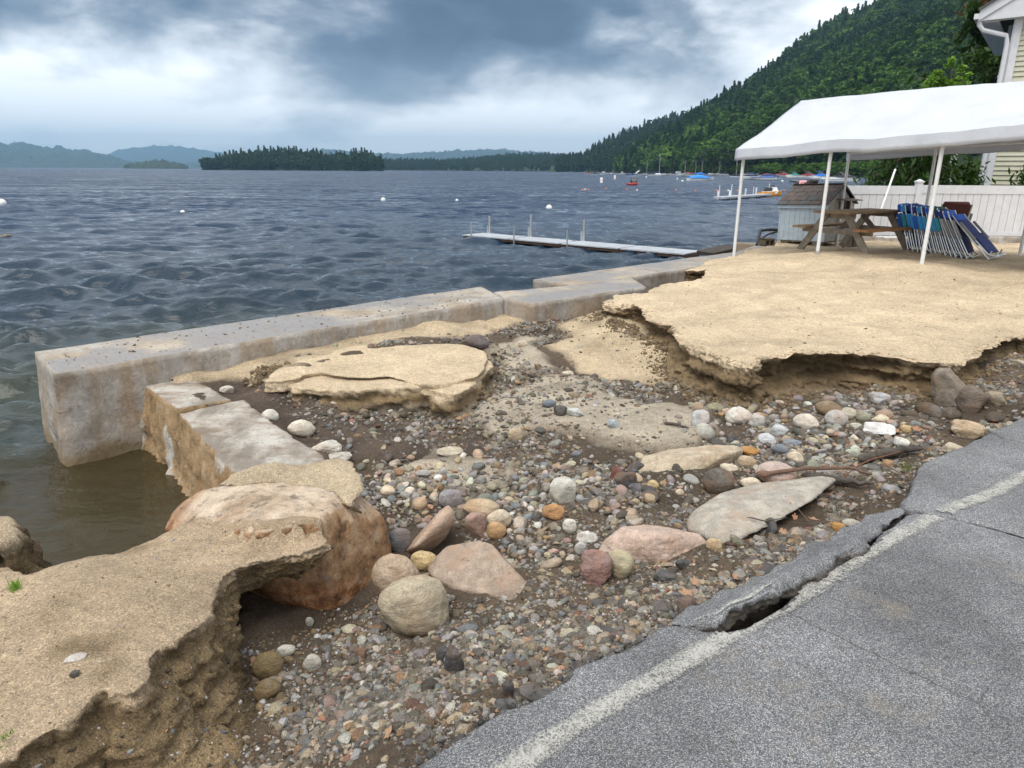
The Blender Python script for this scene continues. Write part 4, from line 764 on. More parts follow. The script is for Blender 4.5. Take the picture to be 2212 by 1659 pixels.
MARK = [(((b_[0]+b_[2])/2, (b_[1]+b_[3])/2), sh) for b_, sh in (((820,1247,968,1368),'big egg-shaped stone'),((885,1188,944,1232),'yellow stone'),((840,1140,890,1192),'blue-black cobble'),((1000,1076,1080,1120),'rounded tan stone'),((948,1056,1000,1096),'violet-grey cobble'),((1186,1030,1244,1088),'pointed white-grey rock'),((1170,1088,1220,1118),'flat orange-brown stone'),((1310,1188,1369,1245),'greenish egg-shaped cobble'),((1254,1188,1323,1264),'dark red stone'),((1518,1012,1586,1066),'dark brown rounded rock'),
 ((1634,998,1718,1044),'pinkish granite stone'),((1568,879,1624,918),'largest white cobble'),((1494,886,1532,924),'grey triangular stone'),((1714,892,1768,928),'streaked white cobble'),((1782,886,1830,922),'tilted oval grey cobble'),((1866,914,1932,940),'angular white block'),((1636,934,1676,962),'bluish white cobble'),((1762,864,1818,898),'mossy brown stone'),((2058,908,2124,948),'tan angular stone at the road'),((2034,955,2084,982),'pale flat stone at the road'),((2068,832,2128,896),'dark block at the cliff corner'),
 ((565,883,602,910),'white cobble on the mud'),((622,905,680,942),'rusty white stone on the mud'),((942,962,1002,986),'cap-shaped beige stone'),((1097,924,1130,954),'cream oval cobble'),((1004,722,1056,752),'dark round rock'),((1225,880,1262,900),'white angular stone on grey sand'),((545,1410,612,1462),'sand-crusted round stone'),((654,1412,694,1450),'egg-shaped stone with a leaf'),((925,1163,1155,1325),'angular brown slab'),((1300,1133,1530,1230),'peach and grey slab'),((1380,960,1605,1060),'long beige slab'),((1500,1040,1760,1170),'broad flat rock'),((1244,1145,1292,1178),'white angular cobble by bare mud'),
 ((1500,1300,1600,1350),'raised asphalt strip'),((1700,1190,1800,1220),'far half of the asphalt strip'),((960,1560,1000,1590),'broken edge of the road'),((1850,985,1990,1010),'dark driftwood'),((770,1020,800,1060),'sandy clod'),((480,1540,520,1570),'foot of the sandy bank'),((1214,800,1240,816),'cream cobble on the dark streak'),((1690,940,1740,970),'flat blue-grey stone'),((670,950,738,978),'low white stone by the footing'))]
LABELS = {}
def near_mark(px, py):
    mk = sorted(MARK, key=lambda q_: (q_[0][0]-px)**2+((q_[0][1]-py)*1.8)**2)[:3]; (mx_, my_), sh = mk[0]; dx_, dy_ = px-mx_, (py-my_)*1.8
    return (('to the right of' if dx_ > 0 else 'to the left of') if abs(dx_) > abs(dy_) else ('behind' if dy_ < 0 else 'in front of')), sh, mk
def uniq(*cand):
    cand = [c_ for c_ in cand if len(c_.replace('-', ' ').split()) <= 16]; l = next((c_ for c_ in cand if c_ not in LABELS), cand[0]); LABELS[l] = 1; return l
PAL = [(tuple(.74*np.array(a)+.26*np.array((.27, .235, .19))), b_, w_) for a, b_, w_ in PAL]; pw = np.array([p[2] for p in PAL]); pw /= pw.sum(); ncob = 0
for (cx, cy), (sx_, sy_), big_, cnt in CLUST:
    for _ in range(cnt*5):
        if ncob >= 285 or cnt <= 0: break
        px, py = rng.normal(cx, sx_*.55), rng.normal(cy, sy_*.55); p, zb = ground_at(px, py); q = np.array([[p.x, p.y]])
        if not free_bed(q)[0]: continue
        rad = float(np.clip(np.exp(rng.normal(math.log(.030*big_+.006), .33)), .015, .075))
        if any((p.x-a)**2+(p.y-b_)**2 < ((rad+c_)*.86)**2 for a, b_, c_ in OCC): continue
        ci = rng.choice(len(PAL), p=pw); c, cn, _w = PAL[ci]; kd = 'round' if rng.random() < .5 else 'ang'
        o = link('cobble', stone_mesh(int(rng.integers(0, 14)), kd, 3)); sx2 = rad*rng.uniform(.85, 1.25); sy2 = rad*rng.uniform(.65, 1.0); sz2 = rad*rng.uniform(.5, .85)
        o.scale = (sx2, sy2, sz2); o.location = (p.x, p.y, zb+sz2*.22); o.rotation_euler = (rng.normal(0, .3), rng.normal(0, .3), rng.uniform(0, 6.28))
        v = rng.uniform(.6, 1.15); o.color = (*[min(.75, k*v*rng.uniform(.93, 1.07)) for k in c], 1)
        rel, sh, mk = near_mark(px, py)
        sz_w = 'small' if rad < .027 else ('large' if rad > .042 else 'medium-sized'); tone = 'pale ' if v > 1.06 else ('dull ' if v < .87 else '')
        cand = [f"{sz_w} {'rounded' if kd == 'round' else 'angular'} {tone}{cn} cobble {rel} the {sh}"]+[f"{sz_w} {'rounded' if kd == 'round' else 'angular'} {tone}{cn} cobble between the {sh} and the {q_[1]}" for q_ in mk[1:]]+[f"{w_} {tone}{cn} cobble {rel} the {sh}" for w_ in ('flattish', 'lumpy', 'smooth')]
        tag(o, uniq(*cand), 'cobble', 'loose cobbles washed out of the bank')
        OCC.append((p.x, p.y, rad)); ncob += 1; cnt -= 1

# gravel nobody could count: one object
def stones_mesh(name, P, z, size, c, mat, flat=(.38, .8), smooth=False, lift=.10):
    n_ = len(P); rr = np.hypot(P[:, 0], P[:, 1]); lowV, lowT = ico(1); bank_ = np.array([rock_shape(200+s_, 'ang' if s_ % 3 else 'round', 2)[0] for s_ in range(36)]); Tl = ico(2)[1]
    ax = np.stack([rng.uniform(.8, 1.35, n_), rng.uniform(.65, 1.0, n_), rng.uniform(*flat, n_)], 1)*size[:, None]
    th = rng.uniform(0, 2*PI, n_); u = rng.normal(0, .35, n_); v = rng.normal(0, .35, n_)
    cz, sz_, cx_, sx_, cy_, sy_ = np.cos(th), np.sin(th), np.cos(u), np.sin(u), np.cos(v), np.sin(v); O, I = np.zeros(n_), np.ones(n_)
    RM = np.array([[cz, -sz_, O], [sz_, cz, O], [O, O, I]]).transpose(2, 0, 1)@np.array([[I, O, O], [O, cx_, -sx_], [O, sx_, cx_]]).transpose(2, 0, 1)@np.array([[cy_, O, sy_], [O, I, O], [-sy_, O, cy_]]).transpose(2, 0, 1)
    pxs = size/rr*694; hi = pxs > 3.6; Vs, Ts, Cs = [], [], []; off = 0
    for sel, BV, BT in ((hi, bank_, Tl), (~hi, None, lowT)):
        idx = np.where(sel)[0]; mm = len(idx)
        if not mm: continue
        if BV is None:
            lb = np.array([lowV*(1+rng.uniform(-.26, .26, (len(lowV), 1))) for _ in range(32)]); L = lb[rng.integers(0, 32, mm)]
        else: L = BV[rng.integers(0, len(BV), mm)]
        W = np.einsum('nij,nvj->nvi', RM[idx], L*ax[idx][:, None, :])+np.column_stack([P[idx], z[idx]+ax[idx, 2]*lift])[:, None, :]
        Vs.append(W.reshape(-1, 3)); nv = L.shape[1]; Ts.append((BT[None]+np.arange(mm)[:, None, None]*nv).reshape(-1, 3)+off); Cs.append(np.repeat(c[idx], nv, 0)); off += mm*nv
    V, T, C = np.vstack(Vs), np.vstack(Ts), np.vstack(Cs); print(name, n_, hi.sum(), len(T))
    return tag(np_mesh(name, V, T, mat, smooth=smooth, col=C, sharp=R(35) if smooth else None), kind='stuff')
def build_gravel():
    N_ = 250000; a = rng.uniform(R(-38), R(46), N_); r = np.exp(rng.uniform(math.log(1.25), math.log(9.8), N_)); P = np.stack([np.sin(a)*r, np.cos(a)*r], 1)
    P = P[inpoly(P, LANDPOLY)]; P = P[free_bed(P)]
    t, g, m = soil_regions(P); px = proj(np.column_stack([P, np.full(len(P), -.35)]))
    den = .95-.93*np.clip(t*1.3, 0, 1)-.72*g-.70*m
    pat = fbm(P, 1.9, 4, 61); den = den*np.clip(.56+pat*1.0, .05, 1)
    slope_bank = seg_dist(P, BANKW); den = den*np.clip((slope_bank-.02)/.3, .03, 1)
    mudw = np.exp(-(((px[:, 0]-1215)/60)**2+((px[:, 1]-1200)/32)**2)); den *= 1-.9*mudw
    for q_ in (((1040,1600),70,38),((1130,1515),60,25),((1560,1290),70,22),((640,1370),70,35)): den *= 1-.85*np.exp(-(((px[:, 0]-q_[0][0])/q_[1])**2+((px[:, 1]-q_[0][1])/q_[2])**2))
    k = rng.random(len(P)) < den; P, t, g, m = P[k], t[k], g[k], m[k]; rr = np.hypot(P[:, 0], P[:, 1]); n_ = len(P)
    size = np.exp(rng.normal(0, .42, n_))*(.0036+.0017*rr); size = np.clip(size, .003, .034)
    big_ = rng.random(n_) < .06; size = np.where(big_, np.clip(size*2.1, 0, .045), size)
    occ = np.array(OCC); okk = np.ones(n_, bool)
    for s0 in range(0, n_, 8000):
        d = np.hypot(P[s0:s0+8000, None, 0]-occ[None, :, 0], P[s0:s0+8000, None, 1]-occ[None, :, 1]); okk[s0:s0+8000] = (d > occ[None, :, 2]*.72).all(1)
    P, size, rr = P[okk], size[okk], rr[okk]; n_ = len(P); z = bed_look(P)
    cols = np.array([p[0] for p in PAL]+[RD]); cw = np.array([.09, .30, .20, .10, .06, .13, .08, .03, .07, .02]); cw /= cw.sum(); c = cols[rng.choice(len(cols), n_, p=cw)]*(.22+.85*rng.random((n_, 1))**1.4)*rng.uniform(.94, 1.06, (n_, 3)); c = c*.76+np.array([.15, .118, .085])*.24
    stones_mesh('gravel', P, z, size, c, GRAV)
build_gravel()
# ------------------------------------------------------------------ materials for built things
WHITE = plain('white_vinyl', (.60, .61, .64), .5, var=.07, scale=6, bump=.06)
POLE = plain('white_pole', (.72, .73, .73), .4, var=.06, scale=12, bump=.05)
ALU = plain('aluminium', (.62, .63, .64), .28, metal=.9, var=.1)
WOODT = plain('table_wood', (.27, .175, .095), .75, var=.3, scale=9, bump=.4, bscale=40, bd=.01)
WOODG = plain('weathered_wood', (.22, .185, .14), .85, var=.3, scale=8, bump=.45, bscale=40, bd=.01)
WOODE = plain('worn_orange_wood', (.33, .16, .07), .75, var=.35, scale=9, bump=.35)
SHEDW = plain('pale_blue_board', (.42, .49, .54), .7, var=.12, scale=9, bump=.25)
SHEDG = plain('grey_board', (.34, .33, .30), .8, var=.2, scale=9, bump=.3)
DARK = plain('black_rubber', (.022, .022, .024), .5, var=.2)
BLOCK = plain('cinder_block', (.12, .095, .06), .95, var=.3, scale=25, bump=.6)
SIDING = plain('sage_siding', (.47, .46, .35), .55, var=.05, scale=10, bump=.08)
SHING = [plain('roof_shingle', c, .9, var=.25, scale=40, bump=.5, bscale=160) for c in ((.085, .07, .065), (.075, .075, .075), (.10, .075, .065))]
def canopy_material():
    m, n = material('canopy_cloth'); P = n.obj()
    c = n.mix(1, (.66, .685, .74, 1), n.ramp(n.noise(P, 1.6, 6, .6), [(.3, .88), (.7, 1.05)]), 'MULTIPLY')
    c = n.mix(n.ramp(n.noise(P, 9, 5, .65), [(.62, 0), (.75, .25)]), c, (.55, .52, .47, 1))
    nb = n.bump(n.noise(n.map(P, scale=(1, 1, .4), rot=(0, 0, .6)), 6, 6, .65), .6, .04)
    d = n.bsdf(c, .6, nb); t = n.new('ShaderNodeBsdfTranslucent'); n.put(t, 0, (.7, .72, .76, 1))
    mx = n.new('ShaderNodeMixShader'); n.put(mx, 0, .22); n.l.new(d, mx.inputs[1]); n.l.new(t.outputs[0], mx.inputs[2]); n.out(mx.outputs[0]); return m
CLOTH = canopy_material()
def fabric(name, c): return plain(name, c, .75, var=.12, scale=30, bump=.3, bscale=300, bd=.002)
FBLUE, FNAVY, FROYAL, FTEAL, FGREEN, FMAR = fabric('sky_blue_cloth', (.04, .30, .66)), fabric('navy_cloth', (.016, .035, .18)), fabric('royal_blue_cloth', (.02, .12, .58)), fabric('teal_cloth', (.03, .28, .36)), fabric('green_cloth', (.015, .13, .10)), fabric('maroon_cloth', (.10, .025, .02))
GREYP = plain('grey_plastic', (.25, .25, .26), .5)

# ------------------------------------------------------------------ tent
dT, eT = np.array([.555, -.832]), np.array([.832, .555])
P0 = atz(1585, 554, 0); P1 = atz(1765, 547, .235); P2 = atz(1992, 567, .27)
SP = ((P2-P0).xy).length/2
tent = thing('canopy_tent', 'white carport canopy tent on thin poles over the picnic table', 'tent', (P0.x, P0.y, 0))
WT = 3.44
def tp(s, wv, z): return (dT[0]*s+eT[0]*wv, dT[1]*s+eT[1]*wv, z)
def eave_z(s): return 2.02+.042*s
S_END = 7.2
def build_canopy():
    ns, prof = 90, []
    s = np.linspace(-.12, S_END, ns); V = []
    ov = .10
    def row(wv, zf, k): V.append(np.array([tp(si, wv+(.0), zf(si)) for si in s]))
    rows = []
    for k in range(4): rows.append((-ov-.015*(3-k)/3, lambda si, k=k: eave_z(si)-.20*(1-k/3)**1.0, 0))
    nsl = 16
    for k in range(1, nsl+1):
        u = k/nsl; rows.append((-ov+(WT/2+ov)*u, lambda si, u=u: eave_z(si)*(1-u)+2.97*u-.02*math.sin(PI*u), 1))
    for k in range(1, nsl+1):
        u = k/nsl; rows.append((WT/2+(WT/2+ov)*u, lambda si, u=u: 2.97*(1-u)+eave_z(si)*u-.02*math.sin(PI*u), 1))
    for k in range(1, 4): rows.append((WT+ov+.015*k/3, lambda si, k=k: eave_z(si)-.17*k/3, 0))
    for wv, zf, kd in rows:
        p = np.array([tp(si, wv, zf(si)) for si in s])
        q = np.stack([s, np.full(ns, wv*1.3)], 1); wr = fbm(q, 1.1, 4, 3)*.026+fbm(np.stack([s*.6+wv*.9, np.full(ns, wv*2)], 1), 2.2, 3, 5)*.008
        sag = -.012*np.abs(np.sin(PI*s/SP)) if kd else 0
        p[:, 2] += wr+sag; 
        if not kd: p[:, :2] += np.outer(fbm(q, 5, 3, 9)*.012, eT)
        V.append(p)
    V = np.vstack(V); nr = len(rows); i = np.arange(nr*ns).reshape(nr, ns); Fc = np.stack([i[:-1, :-1], i[:-1, 1:], i[1:, 1:], i[1:, :-1]], -1).reshape(-1, 4)
    o = np_mesh('canopy', V, Fc, CLOTH, parent=tent, sharp=R(30))
    so = o.modifiers.new('thick', 'SOLIDIFY'); so.thickness = .006
    for wv, sg in ((-ov, 1), (WT+ov, -1)):       # folded corner flaps at the end
        pass
build_canopy()
for k in range(5):
    for wv in (0, WT):
        s = k*SP; bx, by = P0.x+dT[0]*s+eT[0]*wv, P0.y+dT[1]*s+eT[1]*wv
        zb = terrace_z(np.array([[bx, by]]))[0]-.05
        m = MB().tube([tp(s, wv, zb), tp(s, wv, eave_z(s)-.02)], .030, 12)
        m.build('leg', POLE, tent)
        if k == 1 and wv == 0: MB().tube([tp(s, wv, zb+.02), tp(s, wv, zb+.14)], .036, 12).build('foot', ALU, tent)
for k in range(5): MB().tube([tp(k*SP, 0, eave_z(k*SP)-.03), tp(k*SP, WT/2, 2.90), tp(k*SP, WT, eave_z(k*SP)-.03)], .022, 8).build('rafter', POLE, tent)
for wv, zf in ((0, lambda s: eave_z(s)-.04), (WT/2, lambda s: 2.90), (WT, lambda s: eave_z(s)-.04)): MB().tube([tp(0, wv, zf(0)), tp(S_END-.1, wv, zf(S_END))], .022, 8).build('purlin', POLE, tent)

# ------------------------------------------------------------------ picnic table (local x along its length, y across)
TB = atz(1861, 547, .2); lx = Vector((.83, .55, 0)).normalized(); ly = Vector((-lx.y, lx.x, 0))
table = thing('picnic_table', 'weathered wooden picnic table with attached benches under the canopy', 'table', TB+ly*.70-lx*.02-Vector((0, 0, .02)), math.atan2(lx.y, lx.x))
TZP = .70; L_ = 1.86
for k in range(5): MB().box((L_/2, -.30+.15*k, TZP), (L_, .142, .042)).build('top_plank', WOODT, table, bevel=.004)
for sg in (-1, 1):
    for k in range(2): MB().box((L_/2+.0, sg*(.56+.145*k), .405), (L_, .138, .042)).build('bench_plank', WOODE if sg < 0 else WOODT, table, bevel=.004)
for x in (.22, L_-.22):
    for sg in (-1, 1): MB().beam((x, sg*.70, -.06), (x, sg*.20, TZP-.02), .13, .045, (1, 0, 0)).build('leg', WOODG, table, bevel=.004)
    MB().box((x+.045, 0, .35), (.042, 1.42, .095)).build('bench_support', WOODG, table, bevel=.004)
    MB().box((x+.045, 0, TZP-.07), (.042, .68, .09)).build('top_support', WOODG, table, bevel=.004)
    MB().beam((x+(.09 if x < 1 else -.09), 0, .34), ((L_/2-.12 if x < 1 else L_/2+.12), 0, TZP-.06), .085, .042, (0, 1, 0)).build('brace', WOODG, table)

# ------------------------------------------------------------------ little shed at the water's edge
S0 = atz(1681.6, 519, .08); S1 = atz(1775, 528, .08)
shed = thing('pump_shed', 'little pale blue board shed with a shingled roof beside the picnic table', 'shed', (S0.x, S0.y, .10), math.atan2(S1.y-S0.y, S1.x-S0.x))
SL_, SW, EH, RH = 1.12, 1.05, .80, 1.20
shed.rotation_euler = (0, R(-2.0), math.atan2(S1.y-S0.y, S1.x-S0.x))
for k in range(9): MB().box(((k+.5)*SL_/9, 0, EH/2-.03), (SL_/9-.006, .02, EH-.06)).build('wall_board', SHEDW, shed)
MB().box((SL_/2, .02, EH/2), (SL_-.02, .015, EH-.03)).build('wall_backing', SHEDG, shed)
MB().box((SL_/2, SW, EH/2), (SL_, .02, EH)).build('back_wall', SHEDG, shed)
MB().box((0, SW/2, EH/2), (.02, SW-.06, EH)).build('side_wall', SHEDW, shed)
for k in range(7):
    y0, y1 = .012+k*(SW-.03)/7, .012+(k+1)*(SW-.03)/7-.005; h = lambda y: EH+(RH-EH)*(1-abs(y-SW/2)/(SW/2))-.03
    if k in (3, 4, 5): zt = .55; MB().add([(SL_, y0, .0), (SL_, y1, 0), (SL_, y1, zt), (SL_, y0, zt), (SL_-.02, y0, .0), (SL_-.02, y1, 0), (SL_-.02, y1, zt), (SL_-.02, y0, zt)], [(0, 1, 2, 3), (7, 6, 5, 4), (3, 2, 6, 7), (0, 3, 7, 4), (1, 5, 6, 2), (0, 4, 5, 1)]).build('gable_board', SHEDG, shed)
    z0, z1 = h(y0), h(y1); zz_ = .85 if k in (3, 4, 5) else 0
    MB().add([(SL_, y0, zz_), (SL_, y1, zz_), (SL_, y1, z1), (SL_, y0, z0), (SL_-.02, y0, zz_), (SL_-.02, y1, zz_), (SL_-.02, y1, z1), (SL_-.02, y0, z0)], [(0, 1, 2, 3), (7, 6, 5, 4), (3, 2, 6, 7), (0, 3, 7, 4), (1, 5, 6, 2), (0, 4, 5, 1)]).build('gable_board', SHEDG, shed)
MB().box((SL_-.04, SW*.64, .70), (.01, .42, .34)).build('hatch_shade_panel', DARK, shed)  # black panel set behind the hatch hole, standing in for the shaded shed interior
for k in range(3): MB().box((SL_+.012, SW*.45+.2*k, .70), (.02, .022, .30)).build('hatch_slat', WOODG, shed)
MB().box((SL_+.13, SW*.60, .885), (.30, .58, .018), Matrix.Rotation(R(8), 3, 'Y')).build('hatch_flap', WOODG, shed)
for x in (0, SL_): MB().box((x+(.008 if x else -.008), .0, EH/2), (.03, .04, EH)).build('corner_board', SHEDW, shed)
MB().box((SL_/2, -.035, EH-.04), (SL_+.12, .03, .11)).build('fascia', SHEDW, shed)
roof = MB().add([(-.07, -.07, EH-.02), (SL_+.07, -.07, EH-.02), (SL_+.07, SW/2, RH+.02), (-.07, SW/2, RH+.02), (-.07, SW+.07, EH-.02), (SL_+.07, SW+.07, EH-.02), (-.07, SW/2, RH-.03), (SL_+.07, SW/2, RH-.03)],
   [(0, 1, 2, 3), (3, 2, 5, 4), (0, 3, 6), (1, 7, 2), (3, 4, 6), (2, 7, 5), (0, 6, 7, 1), (6, 4, 5, 7)]).build('roof', DARK, shed)
sl = Vector((0, SW/2+.07, RH-EH+.04)); ln = sl.length; sl.normalize(); nl = Vector((0, -sl.z, sl.y))
for r_ in range(5):
    x = -.075-(.14 if r_ % 2 else 0); z0 = r_*ln/5
    while x < SL_+.07:
        xa, xb = max(x, -.075), min(x+.262, SL_+.075)
        if xb-xa > .03:
            c = Vector(((xa+xb)/2, -.07, EH-.02))+sl*(z0+ln/10)+nl*(.012+.0015*(r_ % 2)); MB().box(c, (xb-xa-.006, ln/5+.012, .010), Matrix((Vector((1, 0, 0)), sl, nl)).transposed() @ Matrix.Rotation(R(-2.2), 3, 'X')).build('shingle', SHING[random.randrange(3)], roof)
        x += .268
MB().box((SL_/2, SW/2, RH+.03), (SL_+.15, .16, .012)).build('ridge_shingle', SHING[0], roof)
for x in (.12, SL_-.2): MB().box((x, .12, -.06), (.18, .16, .12)).build('support_block', WOODG, shed)
MB().box((SL_/2, SW/2, -.02), (SL_-.04, SW-.04, .03)).build('sill_frame', WOODG, shed)
t = MB().add([(-.25, .30, EH+.05), (-.05, .2, EH+.2), (.18, SW/2-.02, RH+.04), (.32, SW/2+.02, RH+.14), (.5, SW/2+.05, RH+.11), (.45, SW/2+.12, RH+.02), (.1, SW/2+.2, RH-.06), (-.22, .42, EH+.02)], [(0, 1, 7), (1, 6, 7), (1, 2, 6), (2, 5, 6), (2, 3, 5), (3, 4, 5)]).build('black_tarp', DARK)
t.matrix_world = Matrix.LocRotScale(shed.location, shed.rotation_euler, None); so = t.modifiers.new('t', 'SOLIDIFY'); so.thickness = .05
tag(t, 'black tarpaulin bundle draped over the far edge of the shed roof', 'tarp')

# block and pipe by the shed
cb = thing('cinder_block', 'hollow brown cinder block at the water edge in front of a black pipe', 'block', atz(1656, 531, .02)+Vector((0, 0, .0)), R(20))
bw, bh, bd_ = .26, .16, .2
for x in (-bw/2+.015, 0, bw/2-.015): MB().box((x, 0, bh/2), (.03, bd_, bh)).build('web', BLOCK, cb)
for z in (.015, bh-.015): MB().box((0, 0, z), (bw, bd_-.006, .03)).build('face_shell', BLOCK, cb)
MB().box((0, bd_/2-.02, bh/2), (bw-.01, .03, bh-.02)).build('back_shell', BLOCK, cb)
q = [atz(1643, 532, 0)+Vector((0, .25, 0)), aty(1643, 498, S0.y+.1), aty(1662, 496, S0.y+.1), aty(1690, 497, S0.y+.25)]
tag(MB().tube(q, .035, 10).build('pipe', DARK), 'black bent pipe running from the wall edge into the shed', 'pipe')
q = [aty(1646, 516, S0.y), aty(1655, 508, S0.y), aty(1668, 503, S0.y), aty(1685, 499, S0.y+.2)]
tag(MB().tube(q, .022, 8).build('hose', DARK), 'black hose curving below the pipe at the shed', 'hose')

# ------------------------------------------------------------------ white fence
FY = 16.9
fence = thing('vinyl_fence', 'white vinyl board fence behind the table and the stacked beach chairs', 'fence', (0, FY, 0))
posts = [aty(1762, 399, FY).x, aty(1986, 394, FY).x, 13.2, 16.8]
ZT = 1.315; ZB = .215
for k, x in enumerate(posts):
    pz = 1.30 if k == 0 else 1.38
    MB().box((x, 0, pz/2-.1), (.13, .13, pz+.2)).build('post', WHITE, fence)
    MB().box((x, 0, pz+.015), (.165, .165, .03)).box((x, 0, pz+.05), (.15, .15, .045), top=.15).build('post_cap', WHITE, fence)
for k in range(3):
    a, b_ = posts[k]+.065, posts[k+1]-.065; zt = ZT-.02 if k == 0 else ZT
    MB().box(((a+b_)/2, 0, zt-.09), (b_-a, .055, .19)).build('rail', WHITE, fence); MB().box(((a+b_)/2, 0, ZB), (b_-a, .055, .09)).build('rail', WHITE, fence)
    nb_ = max(1, round((b_-a)/.178)); wd = (b_-a)/nb_
    for j in range(nb_): MB().box((a+(j+.5)*wd, 0, (zt-.17+ZB)/2), (wd-.011, .026, zt-.19-ZB)).build('board', WHITE, fence)
    MB().box(((a+b_)/2, .008, (zt-.17+ZB)/2), (b_-a, .006, zt-.19-ZB)).build('board_backing', WHITE, fence)
kerb = rough_block('kerb', [(posts[0]-.1, FY+.12), (posts[0]-.1, FY-.10), (16.9, FY-.10), (16.9, FY+.12)], -.5, .165, None, 91, .012, .08); tag(kerb, kind='structure'); kerb.name = 'kerb'
g = aty(1902, 455, 14.6); pole = MB().tube([aty(1900, 462, 16.2), aty(1934, 366, 16.8)], .022, 10).build('white_pole', POLE); tag(pole, 'white pole leaning on the fence above the picnic table', 'pole')
tag(MB().tube([aty(1934, 366, 16.8), aty(1938.5, 354, 16.83)], .008, 6).build('rod_tip', DARK, pole))
if pole.children[0].get('label'): del pole.children[0]['label']
pk = MB().box((0, 0, 0), (.20, .07, .26)).build('pink_cushion', fabric('pink_cloth', (.75, .35, .38)), bevel=.03); pk.location = aty(1734, 402, 17.2); tag(pk, 'pink foam cushion propped against the end post of the white fence', 'cushion')
bk = MB().box((0, 0, 0), (.16, .08, .30)).build('black_bag', DARK, bevel=.03); bk.location = aty(1724, 404, 17.35); tag(bk, 'black bag beside the pink cushion behind the shed', 'bag')
for k, (px, lb) in enumerate(((1846, 'brown log post stub standing under the picnic table'), (1831, 'darker brown log stub beside another under the table'))):
    p = atz(px, 528, .12); o = MB().tube([(0, 0, -.05), (0, 0, .22)], [.085, .08], 10).build('log_stub', WOODG); o.location = p; tag(o, lb, 'log')
lf = thing('folding_frame', 'white metal frame lying on the sand under the table', 'frame', atz(1935, 519, .1), R(15))
for y in (0, .22): MB().tube([(-.35, y, .06), (.35, y, .06)], .016, 8).build('rail', POLE, lf)
for x in (-.2, .1): MB().tube([(x, 0, .06), (x+.12, .05, .2)], .014, 8).build('strut', ALU, lf)

# ------------------------------------------------------------------ folded beach chairs leaning in a row
def make_chair(fab, pil, pocket=None, lab='', arm=GREYP):
    t = thing('beach_chair', lab, 'chair')
    Wd = .54
    for y in (-Wd/2, Wd/2): MB().tube([(0, y, .02), (0, y, .34), (.01, y, .80), (.02, y*.98, .92)], .0115, 8).build('side_rail', ALU, t)
    for y in (-Wd/2+.02, Wd/2-.02): MB().tube([(.09, y, 0), (.035, y, .10), (.03, y, .46)], .0115, 8).build('leg', ALU, t)
    MB().tube([(.09, -Wd/2+.02, .005), (.09, Wd/2-.02, .005)], .0115, 8).build('foot_bar', ALU, t)
    MB().tube([(.0, -Wd/2, .03), (0, Wd/2, .03)], .0115, 8).build('cross_bar', ALU, t)
    m = MB(); ys = np.linspace(-Wd/2+.015, Wd/2-.015, 7); zs = np.linspace(.30, .90, 9)
    vs = [(.012+.022*math.sin(PI*(z-.3)/.6)*(1-(2*y/Wd)**2), y, z) for z in zs for y in ys]
    m.add(vs, [(i*7+j, i*7+j+1, (i+1)*7+j+1, (i+1)*7+j) for i in range(8) for j in range(6)])
    o = m.build('back_fabric', fab, t); o.modifiers.new('t', 'SOLIDIFY').thickness = .012
    m = MB(); zs = np.linspace(.10, .50, 6); vs = [(.045+.01*math.sin(PI*(z-.1)/.4), y*.94, z) for z in zs for y in ys]
    m.add(vs, [(i*7+j, i*7+j+1, (i+1)*7+j+1, (i+1)*7+j) for i in range(5) for j in range(6)])
    o = m.build('seat_fabric', fab, t); o.modifiers.new('t', 'SOLIDIFY').thickness = .012
    MB().box((-.022, 0, .87), (.10, .46, .14)).build('pillow', pil, t, bevel=.022)
    for y in (-Wd/2-.028, Wd/2+.028): MB().box((.045, y, .56), (.035, .045, .36)).build('armrest', arm, t, bevel=.01)
    if pocket: MB().box((-.055, -.02, .64), (.085, .50, .26)).build('pocket', pocket, t, bevel=.02)
    return t
CH = [(FROYAL, FROYAL, FROYAL), (FNAVY, FBLUE, FTEAL), (FNAVY, FNAVY, FBLUE), (FROYAL, FROYAL, FBLUE), (FNAVY, FNAVY, FROYAL), (FROYAL, FBLUE, FBLUE), (FGREEN, FNAVY, FBLUE), (FNAVY, FROYAL, FTEAL), (FROYAL, FGREEN, FBLUE), (FGREEN, FGREEN, FTEAL), (FNAVY, FNAVY, None), (FROYAL, FNAVY, None), (FNAVY, FROYAL, None)]
CN = {FROYAL: 'royal blue', FNAVY: 'navy', FBLUE: 'sky blue', FTEAL: 'teal', FGREEN: 'dark green'}
c0, c1 = atz(1972, 541, .15), atz(2098, 556, .17); ORD = 'first second third fourth fifth sixth seventh eighth ninth tenth eleventh twelfth thirteenth'.split()
ax_l = Vector((-.86, -.5, 0)).normalized()               # way the chairs lean
wd_l = Vector((.70, .71, 0)).normalized()
def set_chair(t, p, lean, wax, up_dir):
    y = wax.normalized(); x0 = Vector((y.y, -y.x, 0)); 
    if x0.dot(up_dir) > 0: x0 = -x0
    z = Vector((0, 0, 1))*math.cos(lean)-x0*math.sin(lean); z.normalize(); x = y.cross(z)
    t.matrix_world = Matrix(((x.x, y.x, z.x, p.x), (x.y, y.y, z.y, p.y), (x.z, y.z, z.z, p.z), (0, 0, 0, 1)))
for k, (fb_, pl, pk_) in enumerate(CH):
    u = k/(len(CH)-1); p = c0.lerp(c1, u)
    t = make_chair(fb_, pl, pk_, f"{CN[fb_]} folded beach chair with {CN[pl]} pillow, {ORD[k]} in the row from the table")
    t['group'] = 'folded beach chairs stacked upright'
    set_chair(t, p+Vector((0, 0, -.02+random.uniform(-.01, .01))), R(16+13*u+random.uniform(-2, 2)), wd_l+Vector((random.uniform(-.05, .05), 0, 0)), Vector((-1, 0, 0)))
